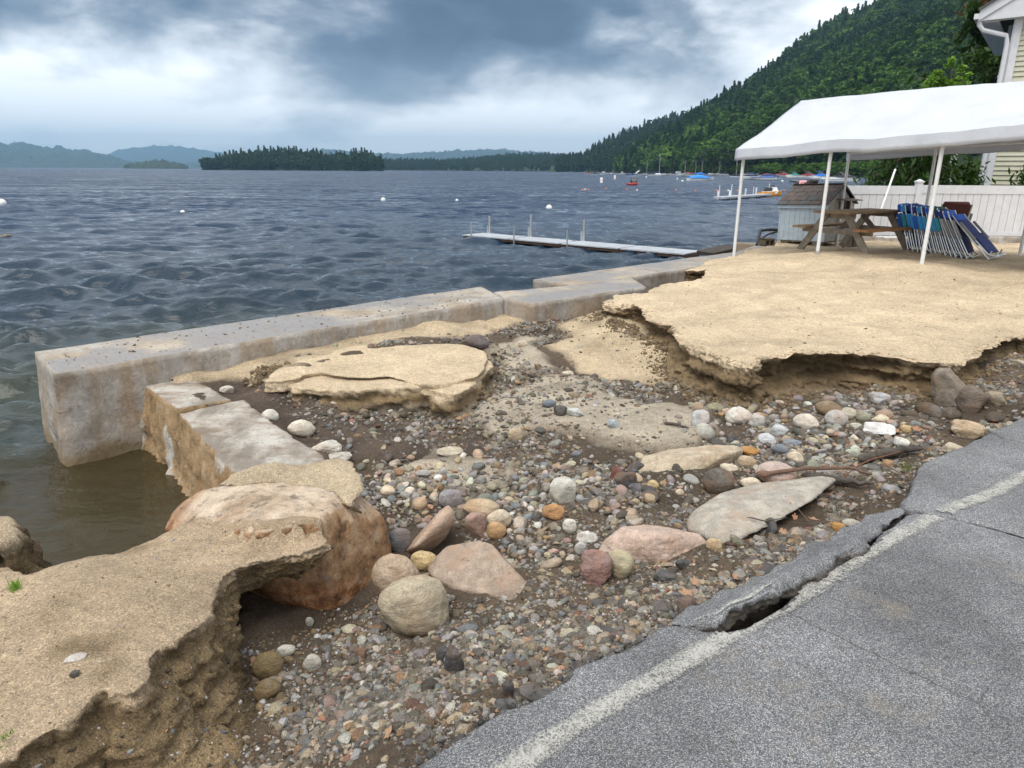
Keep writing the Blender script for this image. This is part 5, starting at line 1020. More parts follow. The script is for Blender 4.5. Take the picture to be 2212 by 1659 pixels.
t = make_chair(FNAVY, FROYAL, None, 'navy lounge chair at the open end of the row, leaning furthest, frame sticking out', GREYP); t['group'] = 'folded beach chairs stacked upright'
set_chair(t, atz(2150, 560, .17), R(46), Vector((.78, .62, 0)), Vector((-1, 0, 0))); t.scale = (1.1, 1, 1.1)
sw = Vector((.0, 0, 0)); m = MB().tube([(.1, -.24, .10), (-.10, -.24, -.02), (-.10, .24, -.02), (.1, .24, .10)], .0115, 8).build('leg_frame', ALU, t)
t = make_chair(FMAR, FMAR, None, 'maroon folded chair lying across the top behind the blue ones', GREYP)
set_chair(t, aty(2036, 532, 14.3), R(22), Vector((.95, -.2, 0)), Vector((0, -1, 0)))

# ------------------------------------------------------------------ house at the frame's edge
HY = 19.0; hx = aty(2125, 403, HY).x
house = thing('house', 'house with pale sage lap siding and white trim beyond the white fence', 'house', (hx, HY, 0), R(-37))
nrow = 50; ex = .118
wv = 4.6
for k in range(nrow):
    z0 = -.1+k*ex; x1 = wv
    MB().add([(.14, 0, z0), (x1, 0, z0), (x1, .018, z0+ex), (.14, .018, z0+ex), (.14, -.02, z0), (x1, -.02, z0), (x1, .010, z0+ex), (.14, .010, z0+ex)], [(4, 5, 6, 7), (0, 1, 5, 4), (3, 2, 1, 0), (7, 6, 2, 3), (0, 4, 7, 3), (1, 2, 6, 5)]).build('siding_board', SIDING, house, smooth=False)
TOP = -.1+nrow*ex
MB().box((2.4, 3.05, TOP/2), (4.7, 6, TOP+.2)).build('wall', SIDING, house)
MB().box((.07, -.015, TOP/2), (.15, .07, TOP+.2)).box((-.02, .06, TOP/2), (.05, .16, TOP+.2)).build('corner_board', WHITE, house)
ze = aty(2146, 36, HY-.3).z; xe = aty(2146, 36, HY-.3).x-hx
rk = MB(); slp = .62
rk.add([(xe, -.34, ze), (xe, -.34, ze+.26), (5, -.34, ze+.26+(5-xe)*slp), (5, -.34, ze+(5-xe)*slp), (xe, -.30, ze), (xe, -.30, ze+.26), (5, -.30, ze+.26+(5-xe)*slp), (5, -.30, ze+(5-xe)*slp)], [(0, 1, 2, 3), (7, 6, 5, 4), (1, 5, 6, 2), (0, 3, 7, 4), (0, 4, 5, 1)]).build('rake_board', WHITE, house)
MB().add([(xe-.03, -.40, ze+.22), (5, -.40, ze+.22+(5-xe)*slp), (5, 6.4, ze+.22+(5-xe)*slp), (xe-.03, 6.4, ze+.22), (xe-.03, -.40, ze+.28), (5, -.40, ze+.28+(5-xe)*slp), (5, 6.4, ze+.28+(5-xe)*slp), (xe-.03, 6.4, ze+.28)], [(3, 2, 1, 0), (4, 5, 6, 7), (0, 1, 5, 4), (3, 0, 4, 7), (1, 2, 6, 5), (2, 3, 7, 6)]).build('roof', SHING[1], house)
MB().add([(xe, -.30, ze), (.9, -.30, ze+.02), (.9, -.30, ze+(.9-xe)*slp), (xe, -.30, ze+.1), (xe, .0, ze), (.9, 0, ze+.02), (.9, 0, ze+(.9-xe)*slp), (xe, 0, ze+.1)], [(0, 1, 2, 3), (7, 6, 5, 4), (0, 4, 5, 1), (3, 2, 6, 7), (0, 3, 7, 4), (1, 5, 6, 2)]).build('eave_return', WHITE, house)
MB().box((xe+.2, 3, ze-.01), (.45, 6.2, .03)).build('soffit', WHITE, house)
MB().box((xe-.05, 3.0, ze+.10), (.11, 6.75, .12)).build('gutter', WHITE, house)
dsp = MB(); dsp.tube([(xe+.02, -.22, ze+.10), (xe+.03, -.22, ze-.08), (xe+.12, -.18, ze-.20), (-.14, -.08, ze-.36), (-.10, -.085, ze-.55), (-.10, -.085, -.1)], .058, 8).build('downspout', WHITE, house)
porch = thing('porch_railing', 'white porch railing glimpsed between the shrubs and the house corner', 'railing', (hx-1.0, HY+1.2, 0))
for z in (.98, 1.27, 1.53): MB().box((.35, 0, z), (1.0, .05, .13)).build('rail', WHITE, porch)
MB().box((-.02, 0, 1.1), (.12, .12, 1.3)).build('post', WHITE, porch); MB().box((.80, 0, 1.2), (.12, .12, 2.4)).build('post', WHITE, porch)
po = MB().box((0, 0, 3.1), (.14, .14, 6.4)).box((0, 0, 5.05), (.2, .2, .06)).build('porch_post', WHITE); pp = aty(2160, 160, 20.6); po.location = (pp.x+.1, 20.6, pp.z-5.05-.05); tag(po, 'white post with a cap just past the house corner', 'post')
# ------------------------------------------------------------------ dock, floats and boats
DECK = plain('dock_deck', (.40, .42, .45), .5, var=.15, scale=3, bump=.2)
DRK = plain('dark_timber', (.045, .035, .028), .8, var=.3); DOCKW = plain('dock_side', (.10, .055, .035), .7, var=.25)
D0, D1 = atz(1500, 548, -.62), atz(1020, 507, -.62); dv = (D1-D0); dl = dv.xy.length; dv.z = 0; dv.normalize(); dn = Vector((-dv.y, dv.x, 0))
dock = thing('dock', 'long low dock with aluminium posts reaching into the lake from the wall', 'dock', D0+Vector((0, 0, .02)), math.atan2(dv.y, dv.x))
nsec = 4
for k in range(nsec):
    x0, x1 = k*dl/nsec+.03, (k+1)*dl/nsec-.03
    sec = MB().box(((x0+x1)/2, 0, -.07), (x1-x0, .98, .07)).build('section_frame', DOCKW, dock)
    npk = 10; pw_ = (x1-x0)/npk
    for j in range(npk): MB().box((x0+(j+.5)*pw_, 0, .0), (pw_-.018, 1.08, .035)).build('plank', DECK, sec)
for px, yt, yb, hgt, r_ in ((1018, 482, 508, 0, .03), (1057, 468, 508, 0, .045), (1110, 488, 517, 0, .025), (1147, 465, 517, 0, .045), (1224, 498, 529, 0, .025), (1262, 475, 527, 0, .05)):
    side = -1 if r_ < .04 else 1
    # find the place along the dock under this pixel
    best = min(np.linspace(0, dl, 200), key=lambda s: abs(proj([D0+dv*s+dn*(-.55*side)])[0, 0]-px)); b0 = D0+dv*best+dn*(-.55*side); top = aty(px, yt, b0.y).z
    loc = Vector((best, -.55*side, 0)); p = MB().tube([loc+Vector((0, 0, -1.2)), loc+Vector((0, 0, top-D0.z))], r_, 10).build('post', ALU, dock)
    if r_ > .04: MB().tube([loc+Vector((.09, 0, -.2)), loc+Vector((.09, 0, (top-D0.z)*.45))], .035, 8).build('sleeve', ALU, p)
rp = MB().box((0, 0, 0), (.9, .6, .08)).build('gangway', DRK); q = atz(1545, 544, -.25); rp.location = q+Vector((.2, .35, 0)); rp.rotation_euler = (0, R(-8), R(25)); tag(rp, 'dark wooden gangway between the wall edge and the dock', 'gangway')

WB = plain('white_buoy', (.78, .78, .76), .4, var=.05); ORB = plain('orange_plastic', (.75, .16, .03), .5); BLB = plain('blue_plastic', (.03, .10, .40), .5)
def wz(p): return WATERZ
BUOY = [((1186, 451), .20, 'big white mooring ball off the dock'), ((828, 433), .19, 'white mooring ball in open water beyond the wall'), ((395, 460), .13, 'small white float in open water, nearest to the wall'), ((987, 433), .12, 'small white float between the open water ball and the dock'),
        ((5, 442), .28, 'half submerged pale float at the edge of the view'), ((1474, 391), .26, 'white mooring ball in front of the big blue boat'), ((1486, 388.5), .22, 'white mooring ball beside the bow of the big blue boat'), ((1463, 386), .25, 'white mooring ball between the sailboat and the blue boat'), ((1599, 389), .28, 'white mooring ball by the tent corner pole'), ((1690, 391), .26, 'white mooring ball near the teal boat'), ((1741, 383), .3, 'white ball close to the maroon pontoon boats'),
        ((1396, 382), .3, 'white ball below the sailboat stern')]
for (px, py), r_, lb in BUOY:
    p = atz(px, py+1.5, WATERZ+.02); b = MB().ball((0, 0, r_*.45), r_, 14, 9).build('mooring_ball', WB); b.location = p; tag(b, lb, 'buoy')
    MB().tube([(0, 0, r_*1.42), (0, 0, r_*1.6)], r_*.16, 8).build('ring', ALU, b)
for (px, py), lb in (((1299, 395), 'white marker buoy with an orange band, in open water left of the dinghy'), ((1328, 386.5), 'distant white marker buoy beyond the dinghy')):
    p = atz(px, py, WATERZ); b = MB().tube([(0, 0, -.2), (0, 0, .65), (0, 0, .8)], [.22, .22, .1], 12).build('marker_buoy', WB); b.location = p; b.scale = (1.3, 1.3, 1.3); tag(b, lb, 'buoy'); MB().tube([(0, 0, .38), (0, 0, .5)], .226, 12).build('band', ORB, b)
d_ = thing('driftwood', 'piece of driftwood floating at the edge of the view', 'driftwood', atz(8, 516, WATERZ)); MB().tube([(-.3, 0, .02), (.1, 0, .1), (.25, .1, .12)], [.05, .06, .02], 8).build('branch', WOODG, d_); MB().tube([(.0, 0, .08), (.1, .05, .2)], [.03, .01], 6).build('stub', WOODG, d_)
FLX = [(1258, 411, 1), (1264, 410.5, 0), (1271, 411, 1), (1309, 409, 1), (1322, 411, 2), (1354, 410, 1), (1376, 412, 0), (1393, 410, 2), (1431, 412, 2), (1460, 412, 1), (1491, 413, 2), (1502, 413, 1), (1524, 412, 2), (1548, 413, 1), (1573, 413, 0), (1593, 413, 1), (1694, 413, 1), (1719, 412, 0)]
for px, py, k in FLX:
    b = MB().ball((0, 0, .06), (.13, .13, .11), 10, 6).build('swim_float', (WB, ORB, BLB)[k]); b.location = atz(px, py, WATERZ); cn = ('white', 'orange', 'blue')[k]; near_ = 'off the far dock' if 1360 < px < 1600 else ('in the far cluster' if px < 1330 else ('by the orange jet ski' if px > 1600 else 'below the dinghy'))
    same = [f for f in FLX if f[2] == k and ((1360 < f[0] < 1600) == (1360 < px < 1600)) and ((f[0] < 1330) == (px < 1330)) and ((f[0] > 1600) == (px > 1600))]; od = ('' if len(same) == 1 else ('first ', 'second ', 'third ', 'fourth ', 'fifth ', 'sixth ')[same.index((px, py, k))])
    near_ += '' if len(same) == 1 else ', counting shorewards'
    tag(b, f'{od}{cn} float of the swim line {near_}', 'float', 'floats of the swim line')

HULLM = {k: plain('hull_'+k, c, .3, var=.06) for k, c in dict(white=(.75, .76, .76), blue=(.02, .07, .28), black=(.03, .03, .035), red=(.35, .03, .03), teal=(.03, .35, .40), grey=(.35, .36, .37)).items()}
COVM = {k: fabric('cover_'+k, c) for k, c in dict(blue=(.02, .15, .55), navy=(.015, .025, .10), maroon=(.22, .025, .03), black=(.02, .02, .028), green=(.03, .22, .17), tan=(.4, .36, .28), bright=(.02, .24, .68)).items()}
BGLASS = plain('boat_glass', (.03, .04, .05), .1)
def hull(L, B, H, mat, parent, name='hull', pontoon=False):
    m = MB(); ns = 12; rings = []
    for i in range(ns):
        u = i/(ns-1); b_ = B/2*(1-max(0, (u-.45)/.55)**2.2)*(1 if u > .02 else .96)+.02; zt = H*(.82+.25*u**2); zb = -.25+.42*max(0, (u-.6)/.4)**2*H
        rings.append([(u*L-L/2, b_, zt), (u*L-L/2, b_*.86, zb+.35*(zt-zb)), (u*L-L/2, .0, zb), (u*L-L/2, -b_*.86, zb+.35*(zt-zb)), (u*L-L/2, -b_, zt)])
    vs = [p for r_ in rings for p in r_]; fs = [(i*5+j, i*5+j+1, (i+1)*5+j+1, (i+1)*5+j) for i in range(ns-1) for j in range(4)]+[(4, 3, 2, 1, 0)]+[(i*5, (i+1)*5, (i+1)*5+4, i*5+4) for i in range(ns-1)]+[tuple((ns-1)*5+j for j in range(5))]
    return m.add(vs, fs).build(name, mat, parent, angle=50)
def cover(L, B, z0, hgt, mat, parent, x0=-.5, x1=.5, peak=.35):
    m = MB(); ns, nc = 12, 9; vs = []
    for i in range(ns):
        u = x0+(x1-x0)*i/(ns-1); hh = hgt*math.exp(-((u-(x0+(x1-x0)*peak))/(.34*(x1-x0)))**2)+.03; b_ = B/2*1.03*(1-max(0, (u+.05)/.55)**2.2)+.02
        for j in range(nc): a = PI*j/(nc-1); vs.append((u*L, b_*math.cos(a), z0+hh*math.sin(a)**.8+.25*max(0, u)**2*.6))
    fs = [(i*nc+j, i*nc+j+1, (i+1)*nc+j+1, (i+1)*nc+j) for i in range(ns-1) for j in range(nc-1)]+[tuple(range(nc)), tuple((ns-1)*nc+j for j in reversed(range(nc)))]
    return m.add(vs, fs).build('cover', mat, parent, angle=60)
BOATS = [  # px, waterline y, length px, heading deg (0 = bow to the right), kind, hull, cover, label
 (1514, 391, 58, 8, 'cover', 'white', 'bright', 'motorboat under a bright blue cover moored closest to the swim line'), (1515, 379, 30, 10, 'cover', 'blue', 'blue', 'blue covered motorboat just behind the bright blue one'), (1640, 389, 68, 172, 'open', 'white', 'blue', 'white bowrider with a blue stripe seen past the tent corner pole'), (1655, 386, 52, 170, 'cover', 'blue', 'navy', 'navy covered motorboat behind the white bowrider'),
 (1600, 383.5, 46, 175, 'open', 'black', 'navy', 'black and white runabout at the tent corner pole'), (1675, 385.5, 26, 180, 'open', 'teal', 'blue', 'small teal boat at the end of the navy covered one'), (1486, 381, 44, 175, 'open', 'white', 'white', 'long white motorboat between the sailboat and the blue cover'), (1551, 379.5, 44, 170, 'open', 'white', 'navy', 'white motorboat with its bow to the hedge'), (1571, 377.5, 30, 10, 'open', 'white', 'navy', 'white speedboat moored in front of the green hedge'),
 (1449, 379.5, 36, 172, 'open', 'white', 'white', 'low white boat right beside the sailboat'), (1465, 378, 28, 8, 'cabin', 'white', 'white', 'white cabin cruiser behind the moored runabouts'), (1490, 377, 26, 5, 'cover', 'white', 'maroon', 'boat with a red cover moored by the shore'), (1395, 380, 30, 175, 'open', 'white', 'navy', 'white boat with dark seats next to the sailboat'), (1381, 380, 36, 8, 'bimini', 'white', 'green', 'white boat with a folded green top'),
 (1366, 380.5, 26, 10, 'open', 'blue', 'white', 'small blue and white boat near the point'), (1304, 377, 20, 5, 'cabin', 'white', 'white', 'white cabin boat far out by the dark trees'), (1283, 376.5, 15, 175, 'cover', 'black', 'black', 'dark boat far out beside a red one'), (1271, 375.5, 13, 5, 'cover', 'red', 'maroon', 'tiny red boat far out in front of the wooded shore'), (1330, 377, 24, 178, 'open', 'white', 'white', 'white boat moored beyond the marker buoys'), (1344, 376.5, 14, 5, 'cabin', 'white', 'tan', 'small white cabin boat off the wooded point'),
 (1686, 383, 50, 176, 'pontoon', 'grey', 'maroon', 'maroon covered pontoon boat behind the teal boat'), (1742, 385, 44, 176, 'pontoon', 'grey', 'maroon', 'maroon covered pontoon boat beside the second tent pole'), (1712, 384, 30, 176, 'pontoon', 'white', 'green', 'green topped pontoon boat between two maroon ones'), (1768, 387, 42, 178, 'pontoon', 'white', 'blue', 'pontoon boat with a blue top by the second tent pole'), (1812, 391, 74, 178, 'ponblack', 'white', 'black', 'long white boat under a black cover seen through the tent'),
 (1623, 379, 34, 8, 'cover', 'white', 'navy', 'white boat with a navy cover between the first two tent poles'), (1660, 381, 30, 8, 'cover', 'white', 'maroon', 'red covered boat moored under the hedge past the tent corner')]
for px, py, Lp, hd, kind, hc, cc, lb in BOATS:
    p = atz(px, py, WATERZ); t_ = proj([p])[0, 2]; L = min(11, max(4.2, Lp*t_/F)); B = L*.33; H = L*.105+.12
    bt = thing('motorboat' if kind not in ('pontoon', 'ponblack') else 'pontoon_boat', lb, 'boat', p, R(hd))
    if kind in ('pontoon', 'ponblack'):
        for y in (-B*.33, B*.33): MB().tube([(-L/2, y, .1), (L*.42, y, .1), (L/2, y, .25)], [.32, .32, .05], 10).build('float_tube', HULLM['grey'] if kind == 'pontoon' else HULLM['white'], bt)
        MB().box((0, 0, .52), (L*.97, B*.95, .16)).build('deck', HULLM['white'], bt); MB().box((0, 0, .82), (L*.9, B*.9, .5)).build('side_panel', HULLM[hc], bt)
        cover(L*.92, B, 1.02, .85, COVM[cc], bt, -.48, .45, .4)
        for y in (-B*.4, B*.4):
            MB().tube([(-L*.32, y, 1.0), (-L*.05, y, 2.6)], .05, 6).build('top_pole', ALU, bt); MB().tube([(-L*.18, y, 1.0), (L*.10, y, 2.6)], .05, 6).build('top_pole', ALU, bt)
        MB().box((L*.02, 0, 2.62), (L*.22, B*.85, .14)).build('folded_top', COVM[cc], bt)
    else:
        h = hull(L, B, H, HULLM[hc], bt)
        if hc != 'white': hull(L*1.005, B*1.02, H*.55, HULLM['white'], bt, 'lower_hull')
        else: MB().box((-L*.08, 0, H*.72), (L*.72, B*1.01, H*.10)).build('stripe', HULLM['blue' if cc in ('blue', 'bright') else 'black'], bt)
        if kind == 'cover': cover(L, B, H*.9, .75, COVM[cc], bt, -.5, .44, .42)
        else:
            m = MB().add([(L*.02, B*.40, H*.9), (L*.02, -B*.40, H*.9), (L*.16, B*.30, H*.9), (L*.16, -B*.30, H*.9), (-L*.04, B*.36, H*.9+.55), (-L*.04, -B*.36, H*.9+.55)], [(2, 3, 5, 4), (0, 2, 4), (1, 5, 3)]).build('windshield', BGLASS, bt)
            MB().box((-L*.22, 0, H*.92), (L*.36, B*.74, .22)).build('seat', COVM['navy'] if cc in ('navy', 'white') else COVM.get(cc, COVM['tan']), bt); MB().box((-L*.5, 0, H*.55), (.35, .4, .9)).build('motor', HULLM['black'], bt)
        if kind == 'cabin': MB().box((-L*.02, 0, H+.65), (L*.36, B*.7, 1.1), top=.85).build('cabin', HULLM['white'], bt); MB().box((-L*.02, 0, H+.8), (L*.345, B*.72, .35)).build('cabin_window', BGLASS, bt)
        if kind == 'bimini': MB().tube([(-L*.25, B*.4, H), (L*.02, B*.4, H+1.9)], .05, 6).build('top_pole', ALU, bt); MB().tube([(-L*.25, -B*.4, H), (L*.02, -B*.4, H+1.9)], .05, 6).build('top_pole', ALU, bt); MB().box((L*.02, 0, H+1.9), (.5, B*.9, .18)).build('folded_top', COVM['green'], bt)
p = atz(1421, 380, WATERZ); sb = thing('sailboat', 'white sailboat with a bare mast moored off the wooded point', 'sailboat', p, R(5)); L = 34*proj([p])[0, 2]/F
hull(L, L*.3, L*.11, HULLM['white'], sb); MB().box((L*.02, 0, L*.13), (L*.36, L*.17, L*.06), top=.85).build('cabin', HULLM['white'], sb); MB().tube([(L*.08, 0, L*.1), (L*.08, 0, aty(1424, 333, p.y).z-p.z)], [.16, .10], 8).build('mast', ALU, sb); MB().tube([(L*.07, 0, L*.22), (-L*.36, 0, L*.22)], .14, 8).build('boom', COVM['navy'], sb)
# inflatable with people
p = atz(1366, 400.5, WATERZ); dg = thing('dinghy', 'dark red inflatable dinghy carrying people out on the lake', 'dinghy', p, R(5)); L = 20*proj([p])[0, 2]/F
L = 22*proj([p])[0, 2]/F
for y in (-.45, .45): MB().tube([(-L/2, y, .2), (L*.3, y, .22), (L/2, y*.3, .34)], [.22, .22, .14], 10).build('side_tube', HULLM['red'], dg)
MB().box((0, 0, .12), (L*.85, .8, .1)).build('floor_panel', HULLM['black'], dg)
SKIN = plain('skin', (.42, .26, .19), .6); JKT = [fabric('jacket_cloth', c) for c in ((.05, .05, .06), (.35, .25, .08), (.09, .07, .06))]
def person_sit(loc, jk, lb, rz):
    t = thing('person', lb, 'person', loc, rz)
    verts = [(0, 0, .0), (0, 0, .26), (0, 0, .46), (0, 0, .55), (.02, 0, .68), (0, .2, .44), (.12, .25, .22), (.3, .16, .2), (0, -.2, .44), (.12, -.25, .22), (.3, -.16, .2), (.36, .12, .04), (.40, .12, -.26), (.36, -.12, .04), (.40, -.12, -.26)]
    ed = [(0, 1), (1, 2), (2, 3), (3, 4), (2, 5), (5, 6), (6, 7), (2, 8), (8, 9), (9, 10), (0, 11), (11, 12), (0, 13), (13, 14)]; rad = [.15, .15, .16, .06, .10, .075, .055, .04, .075, .055, .04, .085, .06, .085, .06]
    me = bpy.data.meshes.new('body'); me.from_pydata(verts, ed, []); o = link('body', me, t); me.materials.append(jk); sk = o.modifiers.new('s', 'SKIN'); ly_ = me.skin_vertices[0].data
    for i_, r__ in enumerate(rad): ly_[i_].radius = (r__, r__)
    ly_[0].use_root = True; o.modifiers.new('ss', 'SUBSURF').render_levels = 1
    MB().ball((.03, 0, .72), (.095, .085, .12), 12, 8).build('head', SKIN, t); MB().ball((.005, 0, .76), (.105, .095, .095), 12, 8).build('hair', DARK, t)
    return t
person_sit(p+Vector((-.3, 0, .42)), JKT[0], 'person in a dark jacket sitting at the stern of the dinghy', R(5)); person_sit(p+Vector((.2, .15, .42)), JKT[1], 'person in a mustard top sitting tallest in the middle of the dinghy', R(5)); person_sit(p+Vector((.7, -.1, .40)), JKT[2], 'person in brown sitting in the bow of the dinghy', R(175))
# far little dock, jet ski, swim platform
d2 = thing('far_dock', 'slim far dock with white posts beside the orange jet ski', 'dock', (0, 0, 0)); a, b_ = atz(1553, 427, WATERZ+.25), atz(1658, 420, WATERZ+.25)
MB().beam(a, b_, 1.0, .14).build('deck', DECK, d2)
for px, yt, yb, r_ in ((1551, 412, 427, .09), (1576, 411, 427, .09), (1610, 407, 421, .07), (1633, 405, 418, .09), (1627, 403, 420, .04), (1579, 398, 424, .035), (1660, 396, 418, .035), (1553, 400, 424, .035)):
    q = atz(px, yb, WATERZ+.2); MB().tube([q-Vector((0, 0, .8)), Vector((q.x, q.y, aty(px, yt, q.y).z))], r_, 8).build('post', POLE, d2)
YELL = plain('orange_gelcoat', (.80, .33, .02), .25, var=.05)
p = atz(1664, 425, WATERZ); js = thing('jet_ski', 'orange jet ski with white trim tied at the far dock', 'jet ski', p, R(12)); L = 46*proj([p])[0, 2]/F
hull(L, L*.42, L*.17, YELL, js); MB().box((-.02*L, 0, L*.02), (L*.98, L*.40, L*.05)).build('bumper', HULLM['black'], js)
MB().box((-L*.12, 0, L*.22), (L*.42, L*.14, L*.10), top=.8).build('seat', HULLM['black'], js); MB().box((L*.14, 0, L*.23), (L*.28, L*.24, L*.12), top=.55).build('cowl', HULLM['white'], js); MB().tube([(L*.06, L*.13, L*.32), (L*.10, 0, L*.33), (L*.06, -L*.13, L*.32)], .04, 6).build('handlebar', DARK, js)
js.scale = (1.1, 1.1, 1.5)
for y in (-1, 1): MB().box((-L*.05, y*L*.2, L*.13), (L*.5, .02, L*.06)).build('side_stripe', HULLM['white'], js)
p = atz(1735, 394, WATERZ); sp_ = thing('swim_platform', 'flat floating swim platform with a ladder seen between tent poles', 'platform', p, R(3)); L = 52*proj([p])[0, 2]/F
MB().box((0, 0, .25), (L, 2.4, .35)).build('deck', HULLM['black'], sp_); MB().box((-L*.32, 0, .435), (L*.36, 2.3, .03)).build('deck_pad', HULLM['white'], sp_)
for y in (-.3, .3): MB().tube([(L*.28, y, .3), (L*.28, y, 1.5), (L*.36, y, 1.7), (L*.40, y, .2)], .05, 6).build('ladder_rail', ALU, sp_)
for z in (.6, .95): MB().tube([(L*.28, -.3, z), (L*.28, .3, z)], .04, 6).build('rung', ALU, sp_)
# ------------------------------------------------------------------ vegetation
def foliage_material(name, dark, light, inst=False, extra=None):
    m, n = material(name); P = n.obj()
    if inst: t = n.attr('tint', 'INSTANCER', 'Fac')
    else: t = n.noise(n.pos(), .9, 3)
    lf = n.noise(P, 2.5 if not inst else .9, 4, .6)
    f = n.math('ADD', n.math('MULTIPLY', t, .75 if inst else .5), n.math('MULTIPLY', n.math('SUBTRACT', lf, .5), 1.1 if inst else 1.0)); f = n.math('ADD', f, .1 if inst else .25)
    c = n.ramp(f, [(.05, dark), (.95, light)])
    if extra: c = n.mix(n.ramp(n.noise(n.pos(), 1.3, 3), [(.56, 0), (.62, .9)]), c, (*extra, 1))
    d = n.bsdf(c, .6, Specular_IOR_Level=.2); tr = n.new('ShaderNodeBsdfTranslucent'); n.l.new(n.mix(1, c, (1.2, 1.35, .6, 1), 'MULTIPLY'), tr.inputs[0])
    mx = n.new('ShaderNodeMixShader'); n.put(mx, 0, .28); n.l.new(d, mx.inputs[1]); n.l.new(tr.outputs[0], mx.inputs[2]); n.out(mx.outputs[0]); return m
FOR = foliage_material('forest_leaves', (.013, .036, .012), (.13, .24, .035), True)
LEAFD = foliage_material('deciduous_leaves', (.022, .05, .012), (.085, .15, .03)); LEAFC = foliage_material('conifer_needles', (.010, .026, .012), (.035, .07, .022)); LEAFH = foliage_material('cedar_sprays', (.014, .038, .010), (.06, .12, .022))
LEAFB = foliage_material('bright_leaves', (.10, .21, .03), (.28, .44, .09)); LEAFM = foliage_material('maple_leaves', (.016, .035, .010), (.06, .11, .022)); LEAFO = foliage_material('turning_leaves', (.05, .05, .01), (.24, .09, .03))
BARK = plain('bark', (.12, .09, .065), .9, var=.35, scale=6, bump=.6, bscale=14, bd=.03); BARKP = plain('pale_bark', (.30, .28, .25), .85, var=.3, scale=4, bump=.4)
def quads(C, S, g, flat=.5, droop=0.0, aspect=.6):
    k = len(C); nrm = g.normal(size=(k, 3)); nrm[:, 2] = np.abs(nrm[:, 2])+flat; nrm /= np.linalg.norm(nrm, axis=1)[:, None]
    a = np.cross(nrm, g.normal(size=(k, 3))); a /= np.linalg.norm(a, axis=1)[:, None]; b = np.cross(nrm, a); a[:, 2] -= droop; S = np.asarray(S).reshape(-1, 1)
    V = np.stack([C-a*S, C+b*S*aspect, C+a*S, C-b*S*aspect], 1).reshape(-1, 3); return V, np.arange(4*k).reshape(k, 4)
def decid(seed, H, Rc, nl, ls, base=.3, lobes=12):
    g = np.random.default_rng(seed); lc = []; 
    for _ in range(lobes):
        u = g.normal(size=3); u /= np.linalg.norm(u); lc.append(np.array([u[0]*Rc*.62, u[1]*Rc*.62, H*(base+(1-base)*.5)+u[2]*H*(1-base)*.34]))
    lc = np.array(lc); lr = g.uniform(.32, .5, lobes)*Rc; i = g.integers(0, lobes, nl); u = g.normal(size=(nl, 3)); u /= np.linalg.norm(u, axis=1)[:, None]
    u[:, 2] = np.where(u[:, 2] < -.3, -u[:, 2], u[:, 2]); C = lc[i]+u*(lr[i]*g.uniform(.6, 1.05, nl))[:, None]*np.array([1, 1, .8]); V, Q = quads(C, ls*g.uniform(.6, 1.3, nl), g, .6); return V, Q, lc
def conif(seed, H, Rc, nl, ls, base=.12, top=.5):
    g = np.random.default_rng(seed); u = g.random(nl)**.75; z = H*(base+(1-base)*u); lay = np.round(u*13)/13; rmax = Rc*(1-lay)**.8*(.65+.35*np.sin(u*83+seed))+.05*Rc; th = np.round(g.uniform(0, 2*PI, nl)*9/(2*PI))*(2*PI/9)+u*31+g.normal(0, .16, nl)
    r = rmax*np.sqrt(g.random(nl)); C = np.column_stack([r*np.cos(th), r*np.sin(th), z-r*.22]); V, Q = quads(C, ls*g.uniform(.6, 1.2, nl), g, 1.1, .25, .5); return V, Q
def tree_proto(name, label, seed, H, Rc, nl, ls, kind, leaf, bark=BARK, base=.3, tr=.022, group=None, lobes=12):
    t = thing(name, label, 'tree', group=group)
    if kind == 'd':
        V, Q, lc = decid(seed, H, Rc, nl, ls, base, lobes); m = MB().tube([(0, 0, -1), (.02*H, 0, H*base*.7), (-.01*H, .01*H, H*.6), (0, 0, H*.86)], [tr*H, tr*H*.75, tr*H*.45, tr*H*.12], 8)
        for c in lc: z0 = H*base*.7+.25*(c[2]-H*base*.7); m.tube([(.01*H, 0, z0), tuple(.5*c+np.array([0, 0, .3*z0])), tuple(c)], [tr*H*.34, tr*H*.2, tr*H*.06], 6)
    else: V, Q = conif(seed, H, Rc, nl, ls, base); m = MB().tube([(0, 0, -1), (0, 0, H*.5), (0, 0, H*.97)], [tr*H, tr*H*.6, tr*H*.1], 7)
    np_mesh('crown', V, Q, leaf, False, parent=t); m.build('trunk', bark, t); return t

# ------------------------------------------------------------------ hills
HILLM = plain('forest_floor', (.022, .036, .014), .95, var=.5, scale=.02, bump=0)
def interp(tab, x, k): return np.interp(x, [r[0] for r in tab], [r[k] for r in tab])
def hill_point(tab, px, u, extra=0):
    """tab rows: px, y of the ridge, distance of shore, distance of ridge"""
    yb = interp(tab, px, 1); Db, Dr = interp(tab, px, 2), interp(tab, px, 3); dd = np.array([ray(p, 369)[:] for p in px]); h = dd[:, :2]/np.hypot(dd[:, 0], dd[:, 1])[:, None]
    dr = np.array([ray(p, y)[:] for p, y in zip(px, yb)]); zr = np.maximum(EYE+dr[:, 2]/np.hypot(dr[:, 0], dr[:, 1])*Dr-extra, .5)
    D = Db+(Dr-Db)*np.minimum(u, 1)+np.maximum(u-1, 0)*(Dr-Db)*1.2; z = zr*np.minimum(u, 1)**.9; z = np.where(u > 1, zr*(1-(u-1)*.8), z); z = z+WATERZ*(1-np.minimum(u*6, 1))+fbm(h*D[:, None], .012, 3, 4)*zr*.06*np.clip(u*3, 0, 1)
    return np.column_stack([h*D[:, None], z])
